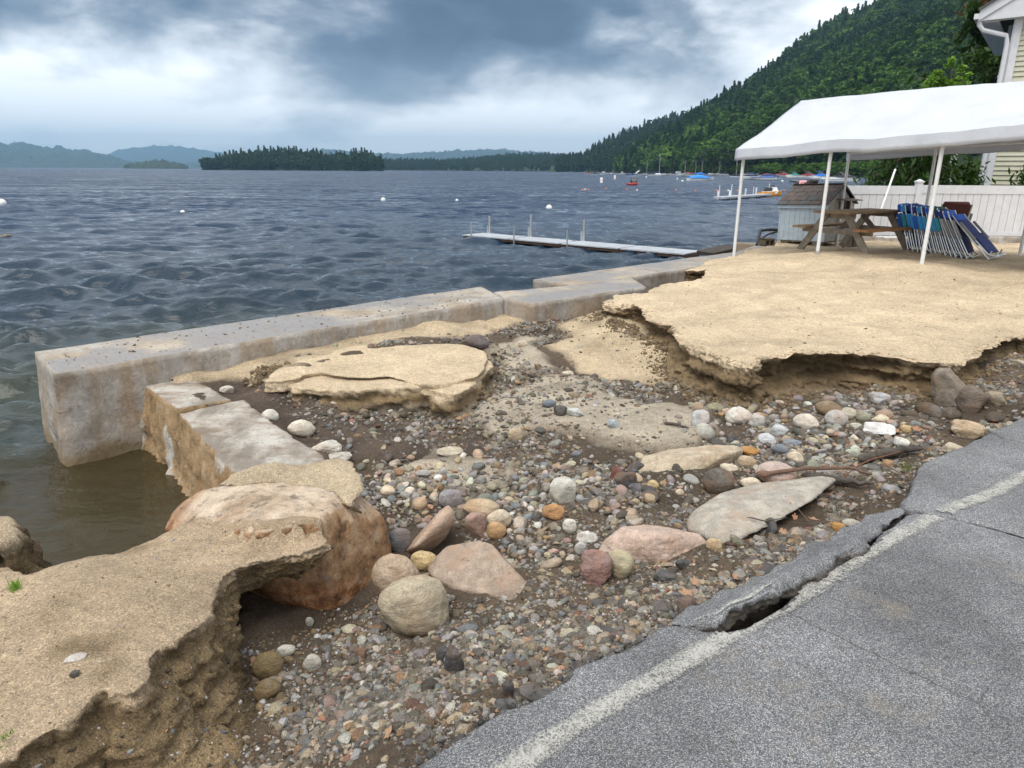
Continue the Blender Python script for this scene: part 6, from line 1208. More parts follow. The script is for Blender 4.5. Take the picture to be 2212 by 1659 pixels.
def hill_mesh(name, tab, extra, nx=120, nu=40, bump=0, bs=.05, mat=None, umax=1.4):
    X = np.linspace(tab[0][0], tab[-1][0], nx); U = np.concatenate([[-.06], np.linspace(0, umax, nu)]); x, u = np.meshgrid(X, U); P = hill_point(tab, x.ravel(), np.maximum(u.ravel(), 0), extra); P[u.ravel() < 0, 2] = -3
    if bump: P[:, 2] += np.abs(fbm(P*np.array([1, 1, .3]), bs, 4, 7))*bump*np.clip(u.ravel()*8, 0, 1)
    i = np.arange(nx*len(U)).reshape(len(U), nx); Fc = np.stack([i[:-1, :-1], i[:-1, 1:], i[1:, 1:], i[1:, :-1]], -1).reshape(-1, 4)
    o = np_mesh(name, P, Fc, mat or HILLM); return tag(o, kind='structure')
HA = [(1322, 366, 900, 920), (1345, 352, 820, 900), (1370, 332, 760, 880), (1407, 314, 700, 860), (1443, 292, 660, 850), (1470, 277, 630, 850), (1505, 250, 600, 870), (1560, 210, 560, 900), (1600, 181, 530, 920), (1660, 141, 490, 940), (1720, 100, 455, 960), (1780, 60, 425, 980), (1830, 28, 400, 1000), (1900, -20, 370, 1020), (2050, -100, 330, 1040), (2212, -150, 300, 1050), (2500, -190, 280, 1050), (2900, -200, 280, 1050), (3600, -160, 280, 1050)]
HB = [(1190, 358, 1150, 1250), (1240, 350, 1100, 1300), (1270, 340, 1080, 1350), (1300, 320, 1050, 1400), (1340, 300, 1000, 1400), (1380, 285, 980, 1400), (1430, 266, 950, 1400), (1480, 247, 950, 1400), (1520, 233, 950, 1400), (1600, 215, 950, 1400)]
HC = [(760, 356, 1500, 1800), (830, 353, 1500, 1850), (900, 352, 1500, 1850), (960, 354, 1480, 1800), (1040, 347, 1450, 1850), (1100, 340, 1400, 1850), (1160, 339, 1350, 1850), (1210, 345, 1300, 1800), (1260, 350, 1280, 1700), (1320, 352, 1250, 1600)]
HD = [(436, 366, 1010, 1015), (470, 362, 1000, 1030), (500, 352, 980, 1060), (540, 345, 970, 1090), (590, 341, 960, 1100), (640, 342, 960, 1100), (690, 347, 960, 1080), (724, 354, 965, 1050), (745, 349, 930, 1010), (780, 347, 925, 1010), (812, 352, 925, 990), (829, 366, 930, 945)]
HS = [(268, 363.5, 2200, 2210), (300, 354, 2150, 2280), (340, 349, 2150, 2300), (380, 354, 2150, 2280), (408, 364, 2190, 2200)]
HE = [(-500, 312, 4495, 6045), (-200, 316, 4495, 5890), (0, 311, 4495, 5735), (60, 311, 4495, 5735), (110, 319, 4495, 5735), (160, 323, 4495, 5657), (200, 326, 4495, 5580), (240, 339, 4495, 5425), (270, 350, 4495, 5270), (340, 362, 4572, 4805)]
HF = [(150, 352, 7930, 9150), (230, 333, 7930, 9150), (280, 320, 7930, 9150), (340, 313, 7930, 9272), (390, 317, 7930, 9272), (450, 325, 7930, 9150), (500, 331, 7930, 9150), (580, 338, 7930, 9150), (660, 345, 7930, 9028)]
HG = [(380, 357, 5740, 6580), (480, 352, 5740, 6580), (640, 333, 5600, 6580), (720, 324, 5600, 6580), (800, 333, 5600, 6580), (860, 334, 5600, 6580), (940, 329, 5600, 6580), (1020, 325, 5600, 6580), (1090, 324, 5600, 6580), (1150, 330, 5600, 6580), (1220, 335, 5600, 6440), (1320, 340, 5600, 6300), (1500, 350, 5600, 6300)]
hill_mesh('hill', HA, 0); hill_mesh('hill', HB, 0); hill_mesh('hill', HC, 0, bump=4); hill_mesh('island', HD, 0, umax=1.9); hill_mesh('island', HS, 0, bump=9, bs=.06, umax=1.9)
hill_mesh('hill', HE, 8, nx=400, nu=70, bump=30, bs=.02); hill_mesh('mountain', HF, 10, nx=300, nu=40, bump=22, bs=.012); hill_mesh('hill', HG, 6, nx=500, nu=60, bump=24, bs=.026)

# far woods: nobody could count the trees
VAR = bpy.data.collections.new('tree_kinds')
_k = 0
for s_ in range(5): V, Q, lc = decid(300+s_, 13, 4.6, 420, 1.05, .12, 11); o = np_mesh('woodland_crown', V, Q, FOR, False); COL.objects.unlink(o); VAR.objects.link(o); o.name = 'variant_%02d' % _k; _k += 1
for s_ in range(5): V, Q = conif(400+s_, 16, 3.0+.4*(s_ % 3), 380, 1.15, .06); o = np_mesh('woodland_conifer', V, Q, FOR, False); COL.objects.unlink(o); VAR.objects.link(o); o.name = 'variant_%02d' % _k; _k += 1
def scatter(name, P, scl, idx, tint):
    me = bpy.data.meshes.new(name); me.vertices.add(len(P)); me.vertices.foreach_set('co', np.asarray(P, np.float32).ravel()); me.update()
    for nm, ty, v in (('scl', 'FLOAT', scl), ('idx', 'INT', idx), ('tint', 'FLOAT', tint), ('spin', 'FLOAT', rng.uniform(0, 6.28, len(P)))): a = me.attributes.new(nm, ty, 'POINT'); a.data.foreach_set('value', np.asarray(v, np.float32 if ty == 'FLOAT' else np.int32))
    o = link(name, me); ng = bpy.data.node_groups.new(name, 'GeometryNodeTree'); ng.interface.new_socket('Geometry', in_out='INPUT', socket_type='NodeSocketGeometry'); ng.interface.new_socket('Geometry', in_out='OUTPUT', socket_type='NodeSocketGeometry')
    N = ng.nodes; gi, go = N.new('NodeGroupInput'), N.new('NodeGroupOutput'); ip = N.new('GeometryNodeInstanceOnPoints'); ci = N.new('GeometryNodeCollectionInfo'); ci.inputs[0].default_value = VAR; ci.inputs[1].default_value = True; ci.inputs[2].default_value = True
    def na(nm, ty): q = N.new('GeometryNodeInputNamedAttribute'); q.data_type = ty; q.inputs[0].default_value = nm; return q.outputs[0]
    cx = N.new('ShaderNodeCombineXYZ'); L = ng.links; L.new(na('spin', 'FLOAT'), cx.inputs[2]); L.new(gi.outputs[0], ip.inputs['Points']); L.new(ci.outputs[0], ip.inputs['Instance']); ip.inputs['Pick Instance'].default_value = True
    L.new(na('idx', 'INT'), ip.inputs['Instance Index']); L.new(cx.outputs[0], ip.inputs['Rotation']); L.new(na('scl', 'FLOAT'), ip.inputs['Scale']); L.new(ip.outputs[0], go.inputs[0])
    o.modifiers.new('scatter', 'NODES').node_group = ng; return tag(o, kind='stuff')
def woods(name, tab, nn, x0, x1, conifer, scale=1.0, u0=0, u1=1.04, tlo=.1, thi=.9):
    px = rng.uniform(x0, x1, nn); u = rng.uniform(u0, u1, nn); P = hill_point(tab, px, u); cf = np.clip(conifer+.35*fbm(P*np.array([1, 1, 0]), .012, 3, 9), 0, 1) if np.isscalar(conifer) else np.clip(conifer(px, u)+.3*fbm(P*np.array([1, 1, 0]), .012, 3, 9), 0, 1)
    isc = rng.random(nn) < cf; idx = np.where(isc, 5+rng.integers(0, 5, nn), rng.integers(0, 5, nn)); tint = np.where(isc, rng.uniform(.0, .32, nn), rng.uniform(tlo, thi, nn)*(.7+.75*fbm(P*np.array([1, 1, 0]), .013, 4, 10))); P[:, 2] -= 1.5
    return scatter(name, P, np.clip(np.exp(rng.normal(-.12, .28, nn)), .5, 1.28)*scale, idx, np.clip(tint, 0, 1))
woods('forest', HA, 9000, 1330, 2560, lambda px, u: np.clip(.06+.26*sstep(.3, .9, u), 0, 1), 1.0, .02, 1.03, .15, 1.0)
woods('forest', HB, 2200, 1200, 1560, .6, 1.0, 0, 1.03, .0, .45)
woods('forest', HC, 3000, 780, 1310, .4, .85, 0, 1.03, 0, .3); woods('forest', HD, 900, 440, 826, .38, .95, .0, 1.2, 0, .3)
px = rng.uniform(1480, 1905, 330); Pq = hill_point(HA, px, np.full(330, .0)+rng.uniform(0, .02, 330)); Pq[:, 2] = WATERZ-.5; scatter('shrubbery', Pq, rng.uniform(.42, .66, 330), rng.integers(0, 5, 330), rng.uniform(.45, .9, 330))

# trees one can tell apart: lone pines on the skyline, trees along the shore
RIDGE = [((1780, 26), 'lone ragged pine highest on the skyline of the hill'), ((1750, 50), 'pine on the skyline below the highest one'), ((1735, 58), 'tall pine on the skyline with a gap beside it'), ((1709, 70), 'tallest bare-limbed pine standing proud of the ridge'), ((1698, 88), 'slim pine right beside the tallest ridge pine'), ((1688, 102), 'short pine on the ridge between two clumps'), ((1672, 106), 'broad pine on the ridge clump halfway up'),
         ((1644, 126), 'pointed pine of the middle ridge clump'), ((1635, 130), 'pine leaning over the middle ridge clump'), ((1622, 143), 'lowest pine of the middle ridge clump'), ((1582, 181), 'small pine on the lower ridge'), ((1560, 189), 'last pine down the ridge before the mixed woods')]
cp = [tree_proto('pine_tree', 'x', 500+k, 15, 2.6, 330, .8, 'c', LEAFC, base=.25, tr=.016) for k in range(3)]
for k, ((px, py), lb) in enumerate(RIDGE):
    o = cp[k] if k < 3 else copy_tree(cp[k % 3]); b = hill_point(HA, np.array([float(px)]), np.array([.98]))[0]; tz = aty(px, py, b[1]).z; o.location = (b[0], b[1], b[2]-1); s = max(.6, (tz-b[2]+1)/15); o.scale = (s*.9, s*.9, s); o.rotation_euler = (0, 0, k*1.3); tag(o, lb, 'tree', 'pines on the hill skyline')
SHORE = [(1350, 330, 'p', 'dark pine at the tip of the wooded point'), (1362, 322, 'p', 'second dark pine on the wooded point'), (1380, 318, 'd', 'rounded green tree above the little lake house'), (1437, 312, 'b', 'light green willow-like tree behind the sailboat mast'), (1456, 335, 'd', 'small tree on the shore right of the sailboat'), (1480, 318, 'w', 'pale trunked birch over the shore boats'), (1502, 318, 'w', 'slanting birch beside the pale trunked one'), (1517, 312, 'w', 'birch with a forked top near the hedge end'), (1540, 305, 'd', 'bushy rounded tree standing at the hedge end'),
         (1553, 318, 'w', 'thin birch behind the hedge'), (1592, 285, 'w', 'tall birch with twin pale trunks beside the tent corner'), (1615, 290, 'd', 'dark tree just behind the tent corner'), (1420, 322, 'd', 'dark green tree beside the little lake house'), (1570, 300, 'd', 'broad leafy tree above the middle of the hedge')]
pr = {'p': tree_proto('pine_tree', 'x', 520, 15, 3.0, 420, .8, 'c', LEAFC, base=.1, tr=.016), 'd': tree_proto('leafy_tree', 'x', 521, 13, 4.4, 900, .62, 'd', LEAFD, base=.18), 'b': tree_proto('leafy_tree', 'x', 522, 13, 3.6, 800, .6, 'd', LEAFB, base=.12), 'w': tree_proto('birch_tree', 'x', 523, 14, 3.2, 520, .55, 'd', LEAFD, BARKP, base=.42, tr=.02)}
usd = set()
for k, (px, py, kd, lb) in enumerate(SHORE):
    o = pr[kd] if kd not in usd else copy_tree(pr[kd]); usd.add(kd); b = hill_point(HA, np.array([float(px)]), np.array([.015]))[0]; b[:2] *= .985; b[2] = WATERZ+.3; tz = aty(px, py, b[1]).z; s = (tz-b[2])/14; o.location = b; o.scale = (s, s, s); o.rotation_euler = (0, 0, k*2.1); tag(o, lb, 'tree', 'trees along the far shore')
b = aty(1409, 364, 728); lh = thing('lake_house', 'small grey lake house among the trees on the point', 'house', b, R(-10))
MB().box((0, 0, 3.2), (11, 8, 7)).build('wall', SHEDG, lh); rf = MB().add([(-6.2, -4.6, 6.7), (6.2, -4.6, 6.7), (6.2, 0, 9.4), (-6.2, 0, 9.4), (-6.2, 4.6, 6.7), (6.2, 4.6, 6.7)], [(0, 1, 2, 3), (3, 2, 5, 4), (0, 3, 4), (1, 5, 2), (0, 4, 5, 1)]).build('roof', HULLM['grey'], lh)
for x in (-3, 0, 3): MB().box((x, -4.02, 4.6), (1.6, .1, 2)).build('window', WHITE, lh)
for px, y0, y1, lb in ((1397, 347, 372, 'utility pole between the lake house and the point'), (1459, 332, 372, 'utility pole right of the sailboat'), (1556, 321, 374, 'utility pole standing over the hedge')):
    b = aty(px, y1, 640 if px < 1500 else 540); b.z = WATERZ; tz = aty(px, y0, b.y).z; o = MB().tube([(0, 0, 0), (0, 0, tz-b.z)], .22, 6).build('utility_pole', BARKP); o.location = b; tag(o, lb, 'pole')

# trees by the beach
def big_crown(C, nl, ls, seed, mat, parent, droop=.3, flat=.4, aspect=.45):
    g = np.random.default_rng(seed); V, Q = quads(C, ls*g.uniform(.6, 1.3, len(C)), g, flat, droop, aspect); return np_mesh('crown', V, Q, mat, False, parent=parent)
def cedar(name, lb, px, Y, x0, x1, H, seed, nbr=150, z0=.2):
    b = aty(px, 380, Y); t = thing(name, lb, 'tree', (b.x, b.y, 0)); w_ = (aty(x1, 380, Y).x-aty(x0, 380, Y).x)/2; g = np.random.default_rng(seed); C = []
    m = MB().tube([(0, 0, -.2), (.05, 0, H*.5), (0, .05, H*.95)], [.13, .09, .02], 8)
    for _ in range(nbr):
        u = g.random()**.9; z = z0+(H-z0)*u; th = g.uniform(0, 2*PI); L = w_*(1-u**1.6*.75)*g.uniform(.6, 1.05); e = np.array([math.cos(th)*L, math.sin(th)*L*.8, z-.18*L+.1]); s = np.array([0, 0, z]); m.tube([tuple(s), tuple((s+e)/2+np.array([0, 0, .12*L])), tuple(e)], [.018, .012, .004], 4, False)
        k = int(26*L/w_)+14; q = g.random(k)**.6; p = s+(e-s)*q[:, None]; p[:, 2] += .12*L*np.sin(PI*q); p += g.normal(0, .07+.10*q[:, None]*.8, (k, 3)); p[:, 2] -= .06*q; C.append(p)
    C = np.vstack(C); big_crown(C, 0, .085, seed, LEAFH, t, .55, .5, .38); m.build('trunk', BARK, t); return t
cedar('cedar_tree', 'dense dark green cedar spilling over the white fence', 1985, 18.6, 1830, 2120, 3.3, 3, 300)
cedar('shrub', 'leafy shrub in front of the porch railing', 2098, 18.0, 2060, 2145, 1.75, 5, 60)
cedar('shrub', 'bright shrub peeking over the fence at the house wall', 2225, 17.8, 2190, 2290, 1.65, 6, 50)
def branchy(name, lb, loc, H, seed, mats, nb, Rr, ls, zlo, per=60, sq=1.0):
    t = thing(name, lb, 'tree', loc); g = np.random.default_rng(seed); m = MB().tube([(0, 0, -.3), (.1, 0, H*.5), (0, 0, H*.92)], [.02*H, .014*H, .003*H], 8); Cs = [[] for _ in mats]
    for k in range(nb):
        z = H*g.uniform(zlo, .95); th = g.uniform(0, 2*PI); L = Rr*(1-.55*(z/H)**2)*g.uniform(.5, 1.1); s = np.array([0, 0, z*.88]); e = np.array([math.cos(th)*L, math.sin(th)*L*sq, z+.16*L]); m.tube([tuple(s), tuple((s+e)/2+np.array([0, 0, .05*L])), tuple(e)], [.006*H, .004*H, .001*H], 5, False)
        for j in range(3):
            q0 = g.uniform(.35, 1); c0_ = s+(e-s)*q0; dr = g.normal(size=3)*np.array([1, 1, .35]); dr /= np.linalg.norm(dr); q = g.random(per); p = c0_+dr*(q[:, None]-.3)*L*.5+g.normal(0, L*.045, (per, 3)); p[:, 2] -= .10*L*q**2
            cut = 1 if len(mats) > 1 and (c0_[0] < -Rr*.28 and z > H*.6) else 0; Cs[cut].append(p)
    for cc, mt in zip(Cs, mats):
        if cc: big_crown(np.vstack(cc), 0, ls, seed, mt, t, .3, .5, .45)
    m.build('trunk', BARK, t); return t
p = aty(2015, 372, 26); branchy('locust_tree', 'bright green feathery tree rising above the canopy roof', (p.x, p.y, 0), 5.5, 11, [LEAFB], 26, 1.35, .10, .5, 45)
p = aty(2140, 372, 34); branchy('maple_tree', 'dark maple with some orange leaves next to the house eave', (p.x, p.y, 0), 13.5, 12, [LEAFM, LEAFO], 110, 4.0, .16, .35, 90, .8)

# ------------------------------------------------------------------ haze over the lake
m, n = material('haze'); pv_ = n.new('ShaderNodeVolumePrincipled'); n.put(pv_, 'Color', (.52, .79, 1.0, 1)); n.put(pv_, 'Density', 1.6e-4); n.put(pv_, 'Anisotropy', .8); o_ = n.new('ShaderNodeOutputMaterial'); n.l.new(pv_.outputs[0], o_.inputs['Volume'])
hz = MB().box((0, 4700, 198), (18600, 9700, 401.2)).build('haze', m, smooth=False); tag(hz, kind='stuff')
# ------------------------------------------------------------------ driftwood, leaves, crumbs and broken asphalt
DRIFT = plain('driftwood', (.075, .062, .05), .9, var=.4, scale=14, bump=.7, bscale=50, bd=.01); STICK = plain('brown_stick', (.13, .075, .05), .8, var=.35, scale=30, bump=.5); TWIG = plain('red_twig', (.17, .07, .04), .8, var=.3)
LEAFX = [plain('dead_leaf', c, .75, var=.35, scale=40, bump=.4) for c in ((.24, .105, .05), (.30, .15, .08), (.16, .075, .045), (.34, .2, .12))]
def bed_path(pts, lift): return [Vector((*(q := ground_at(px, py)[0])[:2], ground_at(px, py)[1]+l)) for (px, py), l in zip(pts, lift if hasattr(lift, '__len__') else [lift]*len(pts))]
def wob(pts, k, amp, seed):
    g = np.random.default_rng(seed); out = []
    for i in range(len(pts)-1):
        for j in range(k): out.append(pts[i].lerp(pts[i+1], j/k)+Vector(g.normal(0, amp, 3)))
    return out+[pts[-1]]
st = thing('stick', 'brown stick with a broken knob lying across the broad flat rock', 'stick'); pp = wob(bed_path([(1655, 1052), (1740, 1044), (1830, 1040), (1880, 1044)], [.09, .10, .09, .06]), 3, .003, 1); MB().tube(pp, np.linspace(.014, .008, len(pp)), 8).build('shaft', STICK, st); MB().ball(pp[0]+Vector((-.03, -.01, 0)), (.05, .022, .024), 8, 6).build('knob', STICK, st)
def drift(name, pts, lift, r0, r1, mat, lb, cat, seed, flat=1.0):
    pp = wob(bed_path(pts, lift), 4, r0*.14, seed); rr = [r0*(1-.3*abs(k/(len(pp)-1)*2-1))+(r1-r0)*k/(len(pp)-1) for k in range(len(pp))]; rr[0] *= .4; rr[-1] *= .35
    return tag(MB().tube(pp, rr, 9).build(name, mat), lb, cat)
drift('driftwood', [(1728, 1042), (1790, 1048), (1845, 1056), (1888, 1054)], [.05, .05, .04, .03], .024, .016, DRIFT, 'blackened driftwood branch under the far end of the brown stick', 'driftwood', 2)
drift('driftwood', [(1846, 1006), (1900, 996), (1945, 989), (1992, 982)], [.04, .05, .05, .04], .040, .026, DRIFT, 'thick dark driftwood log lying between the brown stick and the road', 'driftwood', 3)
drift('twig', [(1815, 1042), (1850, 1025), (1882, 1010), (1950, 996)], [.02, .06, .06, .07], .006, .004, TWIG, 'thin reddish twig bent over the dark driftwood log', 'twig', 4)
drift('twig', [(1625, 1102), (1655, 1092), (1685, 1090), (1712, 1110), (1752, 1152)], [.06, .09, .09, .06, .05], .005, .003, STICK, 'curved dark twig over the near edge of the broad flat rock', 'twig', 5)
drift('twig', [(1610, 1146), (1650, 1155), (1690, 1148)], .08, .005, .003, DRIFT, 'short black twig below the curved one on the flat rock', 'twig', 6)
drift('driftwood', [(1432, 918), (1462, 922), (1488, 929)], .02, .014, .010, DRIFT, 'small dark driftwood piece on the grey sand', 'driftwood', 7)
drift('twig', [(1900, 1010), (1970, 1046), (1962, 1030)], .03, .004, .003, STICK, 'pale twig against the corner of the road', 'twig', 8)
CH_ = [((1325,1018,1375,1058), 'rough dark asphalt lump under a thin asphalt flake'), ((1350,996,1402,1022), 'thin flake of asphalt tilted beside the long beige slab'), ((1372,1052,1440,1080), 'flat blackened asphalt piece before the dark brown rock'), ((1085,1470,1110,1508), 'grey asphalt finger sticking up beside the road edge'), ((1120,1478,1216,1520), 'long broken asphalt strip lying along the road edge'), ((1010,1560,1098,1600), 'narrow asphalt crumb row fallen from the road edge'),
       ((975,1590,1012,1625), 'dark asphalt chunk lowest on the road edge'), ((1450,1290,1520,1330), 'flat asphalt chunk between gravel and the raised strip'), ((1290,1352,1346,1376), 'black asphalt chunk short of the road edge'), ((1410,1228,1470,1256), 'asphalt scrap in the gravel before the peach slab'), ((1455,1206,1500,1230), 'small asphalt scrap beside another near the peach slab'), ((1560,938,1600,958), 'black asphalt bits above the end of the beige slab'), ((1528,948,1566,966), 'dark asphalt lump behind the beige slab'),
       ((1600,1210,1680,1230), 'asphalt plate half under gravel by the raised strip'), ((940,1395,975,1430), 'dark lump standing in the gravel in front of the big stone'), ((965,1395,1000,1462), 'upright grey asphalt sliver in the gravel'), ((1640,1120,1690,1160), 'dark lump among leaves on the broad flat rock'), ((1975,870,2040,905), 'dark clod of mud below the cliff corner'), ((2030,880,2075,910), 'second dark clod nearer the road'), ((1945,885,1985,915), 'low dark clod furthest from the road'), ((2120,890,2180,915), 'clod of dark soil at the road beyond the tan stone')]
for k, (bx, lb) in enumerate(CH_):
    mud = 'clod' in lb; o = place_rock('soil_clod' if mud else 'asphalt_chunk', bx, (.085, .066, .048) if mud else (.07, .066, .064), 'round' if mud else 'ang', lb, 'clod' if mud else 'asphalt', sub=4, sink=.3, seed=k*5+3); o.rotation_euler.z += k*.7
place_rock('brick', (1318,1006,1348,1040), (.16, .045, .03), 'ang', 'dark red brick piece beside the asphalt flake', 'brick', sub=3, sink=.25, seed=6)
def leaf_mesh(seed, mat):
    g = np.random.default_rng(seed); lob = seed % 2; m = MB(); N_ = 17; out = []
    for i in range(N_):
        a = 2*PI*i/(N_-1); r = (.5+.5*math.cos(a/2)**2*.0+(.42*abs(math.cos(2.5*a))-.1 if lob else 0))*(1-.35*abs(math.sin(a)) if not lob else 1)*g.uniform(.85, 1.1); out.append((r*math.cos(a), r*math.sin(a)*(.62 if not lob else .9)))
    cz = g.uniform(.25, .8); f = lambda x, y: cz*y*y+g.uniform(.0, .25)*x*x; vs = [(0, 0, 0)]+[(x*.5, y*.5, f(x*.5, y*.5)) for x, y in out]+[(x, y, f(x, y)+g.normal(0, .04)) for x, y in out]
    fs = [(0, 1+i, 1+i+1) for i in range(N_-1)]+[(1+i, 1+N_+i, 1+N_+i+1, 2+i) for i in range(N_-1)]; o = m.add(vs, fs).build('leaf', mat); so = o.modifiers.new('t', 'SOLIDIFY'); so.thickness = .03; d = o.data; 
    return o
LP = [leaf_mesh(k, LEAFX[k % 4]) for k in range(8)]
LSPOT = [(678,1425,.05), (508,1604,0), (752,1470,.0), (1480,1296,.02), (1440,1282,0), (1714,1140,.05), (1740,1128,.05), (1756,1142,.04), (1700,1118,.06), (1726,1100,.05), (1748,1110,.04), (1690,1165,.03), (1918,912,.03), (1978,940,.03), (1990,950,.03), (1936,940,.02), (1810,1000,.02), (880,1268,.02), (820,1292,.03), (560,1440,.02), (1366,1338,.02), (1318,1382,.01), (1250,1408,.01), (840,1590,.0), (790,1520,0), (1205,1290,.0), (1560,1245,.02), (1586,1260,.02), (1640,1238,.02), (1790,1080,.02), (1830,1092,.02), (1870,1075,.02), (930,1560,0), (700,1560,0), (630,1620,0), (1020,1420,0), (1100,1340,0), (1180,1410,0), (1060,1480,0), (1500,1270,.02), (1665,1262,.03)]
for k, (px, py, lf_) in enumerate(LSPOT):
    o = LP[k] if k < 8 else COL.objects.link(c_ := LP[k % 8].copy()) or c_
    p, zb = ground_at(px, py); s = (.018+.004*(k % 5))*(1.3 if k < 20 else .8); o.location = (p.x, p.y, zb+.014+lf_); o.scale = (s*1.3, s*1.1, s); o.rotation_euler = (random.uniform(-.6, .6), random.uniform(-.6, .6), random.uniform(0, 6.28))
    rel, sh, mk = near_mark(px, py); tag(o, uniq(f'dead brown leaf lying {rel} the {sh}', f'curled brown leaf between the {sh} and the {mk[1][1]}', f'crumpled brown leaf {rel} the {sh}', f'small dry leaf {rel} the {sh}', f'torn brown leaf between the {sh} and the {mk[2][1]}'), 'leaf', 'dead leaves on the washout')
for k in (8, 9):                                            # two leaves on the road by the crack
    o = LP[k % 8].copy(); COL.objects.link(o); q = atz(1808 if k == 8 else 1826, 1208 if k == 8 else 1202, .02); o.location = q; o.scale = (.04, .03, .035); o.rotation_euler = (.9 if k == 8 else .3, .4, k); tag(o, ('orange-brown leaf standing in the crack beside the white line', 'flat brown leaf on the white line next to the crack')[k-8], 'leaf', 'leaves at the road crack')

# crumbs of soil and grit on the bank, its cut face and the foot of the sand cliffs
bo = over([BANKO]); NB = 26000; P = np.column_stack([rng.uniform(-2.6, -.4, NB), rng.uniform(1.2, 3.1, NB)]); z = bo(P); k = z > -.75; P, z = P[k], z[k]; top = z > -.10; keep = rng.random(len(P)) < np.where(top, .16, .7); P, z, top = P[keep], z[keep], top[keep]
sz = np.exp(rng.normal(0, .5, len(P)))*np.where(top, .0022, .0034); sz = np.clip(sz, .0015, .017); cc = np.where(top[:, None], TAN*.55, MOIST*.7)*rng.uniform(.5, 1.25, (len(P), 1)); gm = rng.random(len(P)) < .22; pc = np.array([WH, GY, GY, TN, BL, DK, OR]); cc[gm] = pc[rng.integers(0, 7, gm.sum())]*.8
stones_mesh('crumbs', P, z, sz, cc, GRAV, (.6, 1))
P = np.column_stack([rng.uniform(-1.45, -.55, 2600), rng.uniform(1.9, 3.0, 2600)]); P = P[free_bed(P)]; P = P[seg_dist(P, BANKW) < .30+.1*rng.random(len(P))]; stones_mesh('crumbs', P, bed_look(P), np.clip(np.exp(rng.normal(0, .6, len(P)))*.005, .002, .022), np.where(rng.random((len(P), 1)) < .7, MOIST*.9, np.array(GY))*rng.uniform(.5, 1.5, (len(P), 1)), GRAV, (.6, 1), lift=.1)
E_ = xy(LIP, -.0)[:-2]; N2 = 9000; i = rng.integers(0, len(E_)-1, N2); u = rng.random(N2)[:, None]; P = E_[i]*(1-u)+E_[i+1]*u; tg = E_[i+1]-E_[i]; nn = np.stack([tg[:, 1], -tg[:, 0]], 1); nn /= np.hypot(nn[:, 0], nn[:, 1])[:, None]; P = P+nn*np.abs(rng.normal(0, .13, N2))[:, None]
S1 = xy(SLAB1, -.3); i = rng.integers(0, 12, 4000); u = rng.random(4000)[:, None]; Q = S1[i]*(1-u)+S1[i+1]*u+rng.normal(0, .07, (4000, 2)); Q[:, 1] -= .08
P = np.vstack([P, Q]); P = P[free_bed(P)]; sz = np.clip(np.exp(rng.normal(0, .55, len(P)))*.008, .004, .035); cc = (MOIST*.8)*rng.uniform(.55, 1.5, (len(P), 1)); stones_mesh('crumbs', P, bed_look(P), sz, cc, GRAV, (.6, 1), lift=.2)
q = xy(EDGE); i = rng.integers(0, len(q)-1, 2600); u = rng.random(2600)[:, None]; P = q[i]*(1-u)+q[i+1]*u; tg = q[i+1]-q[i]; nn = np.stack([-tg[:, 1], tg[:, 0]], 1); nn /= np.maximum(np.hypot(nn[:, 0], nn[:, 1]), 1e-6)[:, None]; P = P+nn*np.abs(rng.normal(.012, .05, 2600))[:, None]; P = P[free_bed(P)]
stones_mesh('asphalt_crumbs', P, np.maximum(bed_look(P), -.10), np.clip(np.exp(rng.normal(0, .6, len(P)))*.0055, .002, .026), np.array([.085, .08, .075])*rng.uniform(.5, 1.9, (len(P), 1)), GRAV, (.5, .9))
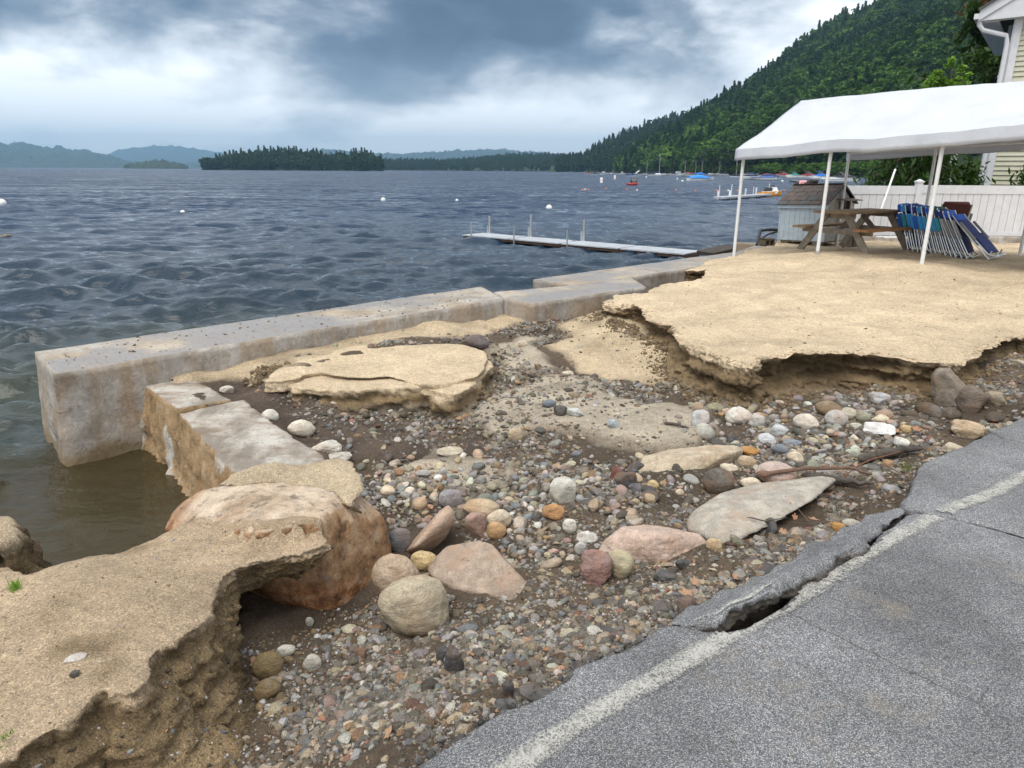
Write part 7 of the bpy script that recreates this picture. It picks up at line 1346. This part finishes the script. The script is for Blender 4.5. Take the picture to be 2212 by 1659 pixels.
L2 = resample(xy(LIP), .02)[:-120]; P = L2[rng.integers(0, len(L2), 5200)]+rng.normal(0, .035, (5200, 2)); P = P[inpoly(P, TERW) & (seg_dist(P, xy(LIP), False) < .12)]; z = over([TERRO])(P); k = z > -.08; P, z = P[k], z[k]; stones_mesh('crumbs', P, z, np.clip(np.exp(rng.normal(0, .6, len(P)))*.0065, .003, .024), TAN*rng.uniform(.55, 1.0, (len(P), 1)), GRAV, (.6, 1), lift=.1)
# litter blown on the wall, the sand and the road
N3 = 700; P = []
a, b_ = SEG['near'][0], SEG['near'][1]; off = SEG['far'][0]-SEG['near'][0]
u = rng.random(260); v = rng.random(260); P.append(a+(b_-a)*u[:, None]+off*v[:, None]); px_ = rng.uniform(1400, 2200, 420); py_ = rng.uniform(580, 760, 420); q = np.array([atz(x, y, .03)[:2] for x, y in zip(px_, py_)]); q = q[inpoly(q, TERW)]; P.append(q); to = over([TERRO])
z = np.concatenate([np.full(260, -.002), to(q)]); P = np.vstack(P); sz = np.clip(np.exp(rng.normal(0, .5, len(P)))*.0065, .003, .018); stones_mesh('litter', P, z, sz, np.array([.09, .06, .04])*rng.uniform(.4, 2.2, (len(P), 1)), GRAV, (.25, .5))
ng_ = 240; px_ = rng.uniform(900, 2212, ng_); py_ = rng.uniform(1000, 1655, ng_); q = np.array([atz(x, y, 0)[:2] for x, y in zip(px_, py_)]); ins = (inpoly(q, RA) & (seg_dist(q, RA) > .02)) | inpoly(q, RB); q = q[ins]; stones_mesh('grit', q, np.full(len(q), .004), np.clip(np.exp(rng.normal(0, .4, len(q)))*.0022, .001, .006), np.array([.2, .16, .12])*rng.uniform(.5, 1.6, (len(q), 1)), GRAV)
def tuft(px, py, z, nb, h, seed):
    g = np.random.default_rng(seed); c = atz(px, py, z); m = MB()
    for _ in range(nb):
        b = c+Vector((g.normal(0, .012), g.normal(0, .012), -.01)); d = Vector((g.normal(0, .5), g.normal(0, .5), 1)).normalized(); L = h*g.uniform(.5, 1.1); s = d.orthogonal().normalized()*.0016; m.add([b-s, b+s, b+d*L*.6+s*.8, b+d*L+Vector((d.x*.01, d.y*.01, -.006)), b+d*L*.6-s*.8], [(0, 1, 2, 3, 4)])
    tag(m.build('grass', LEAFB, smooth=False), kind='stuff')
tuft(34, 1266, .0, 60, .05, 1); tuft(1958, 1012, -.1, 26, .08, 2); tuft(12, 1590, .0, 14, .03, 3); tuft(1240, 1466, -.1, 12, .04, 4)
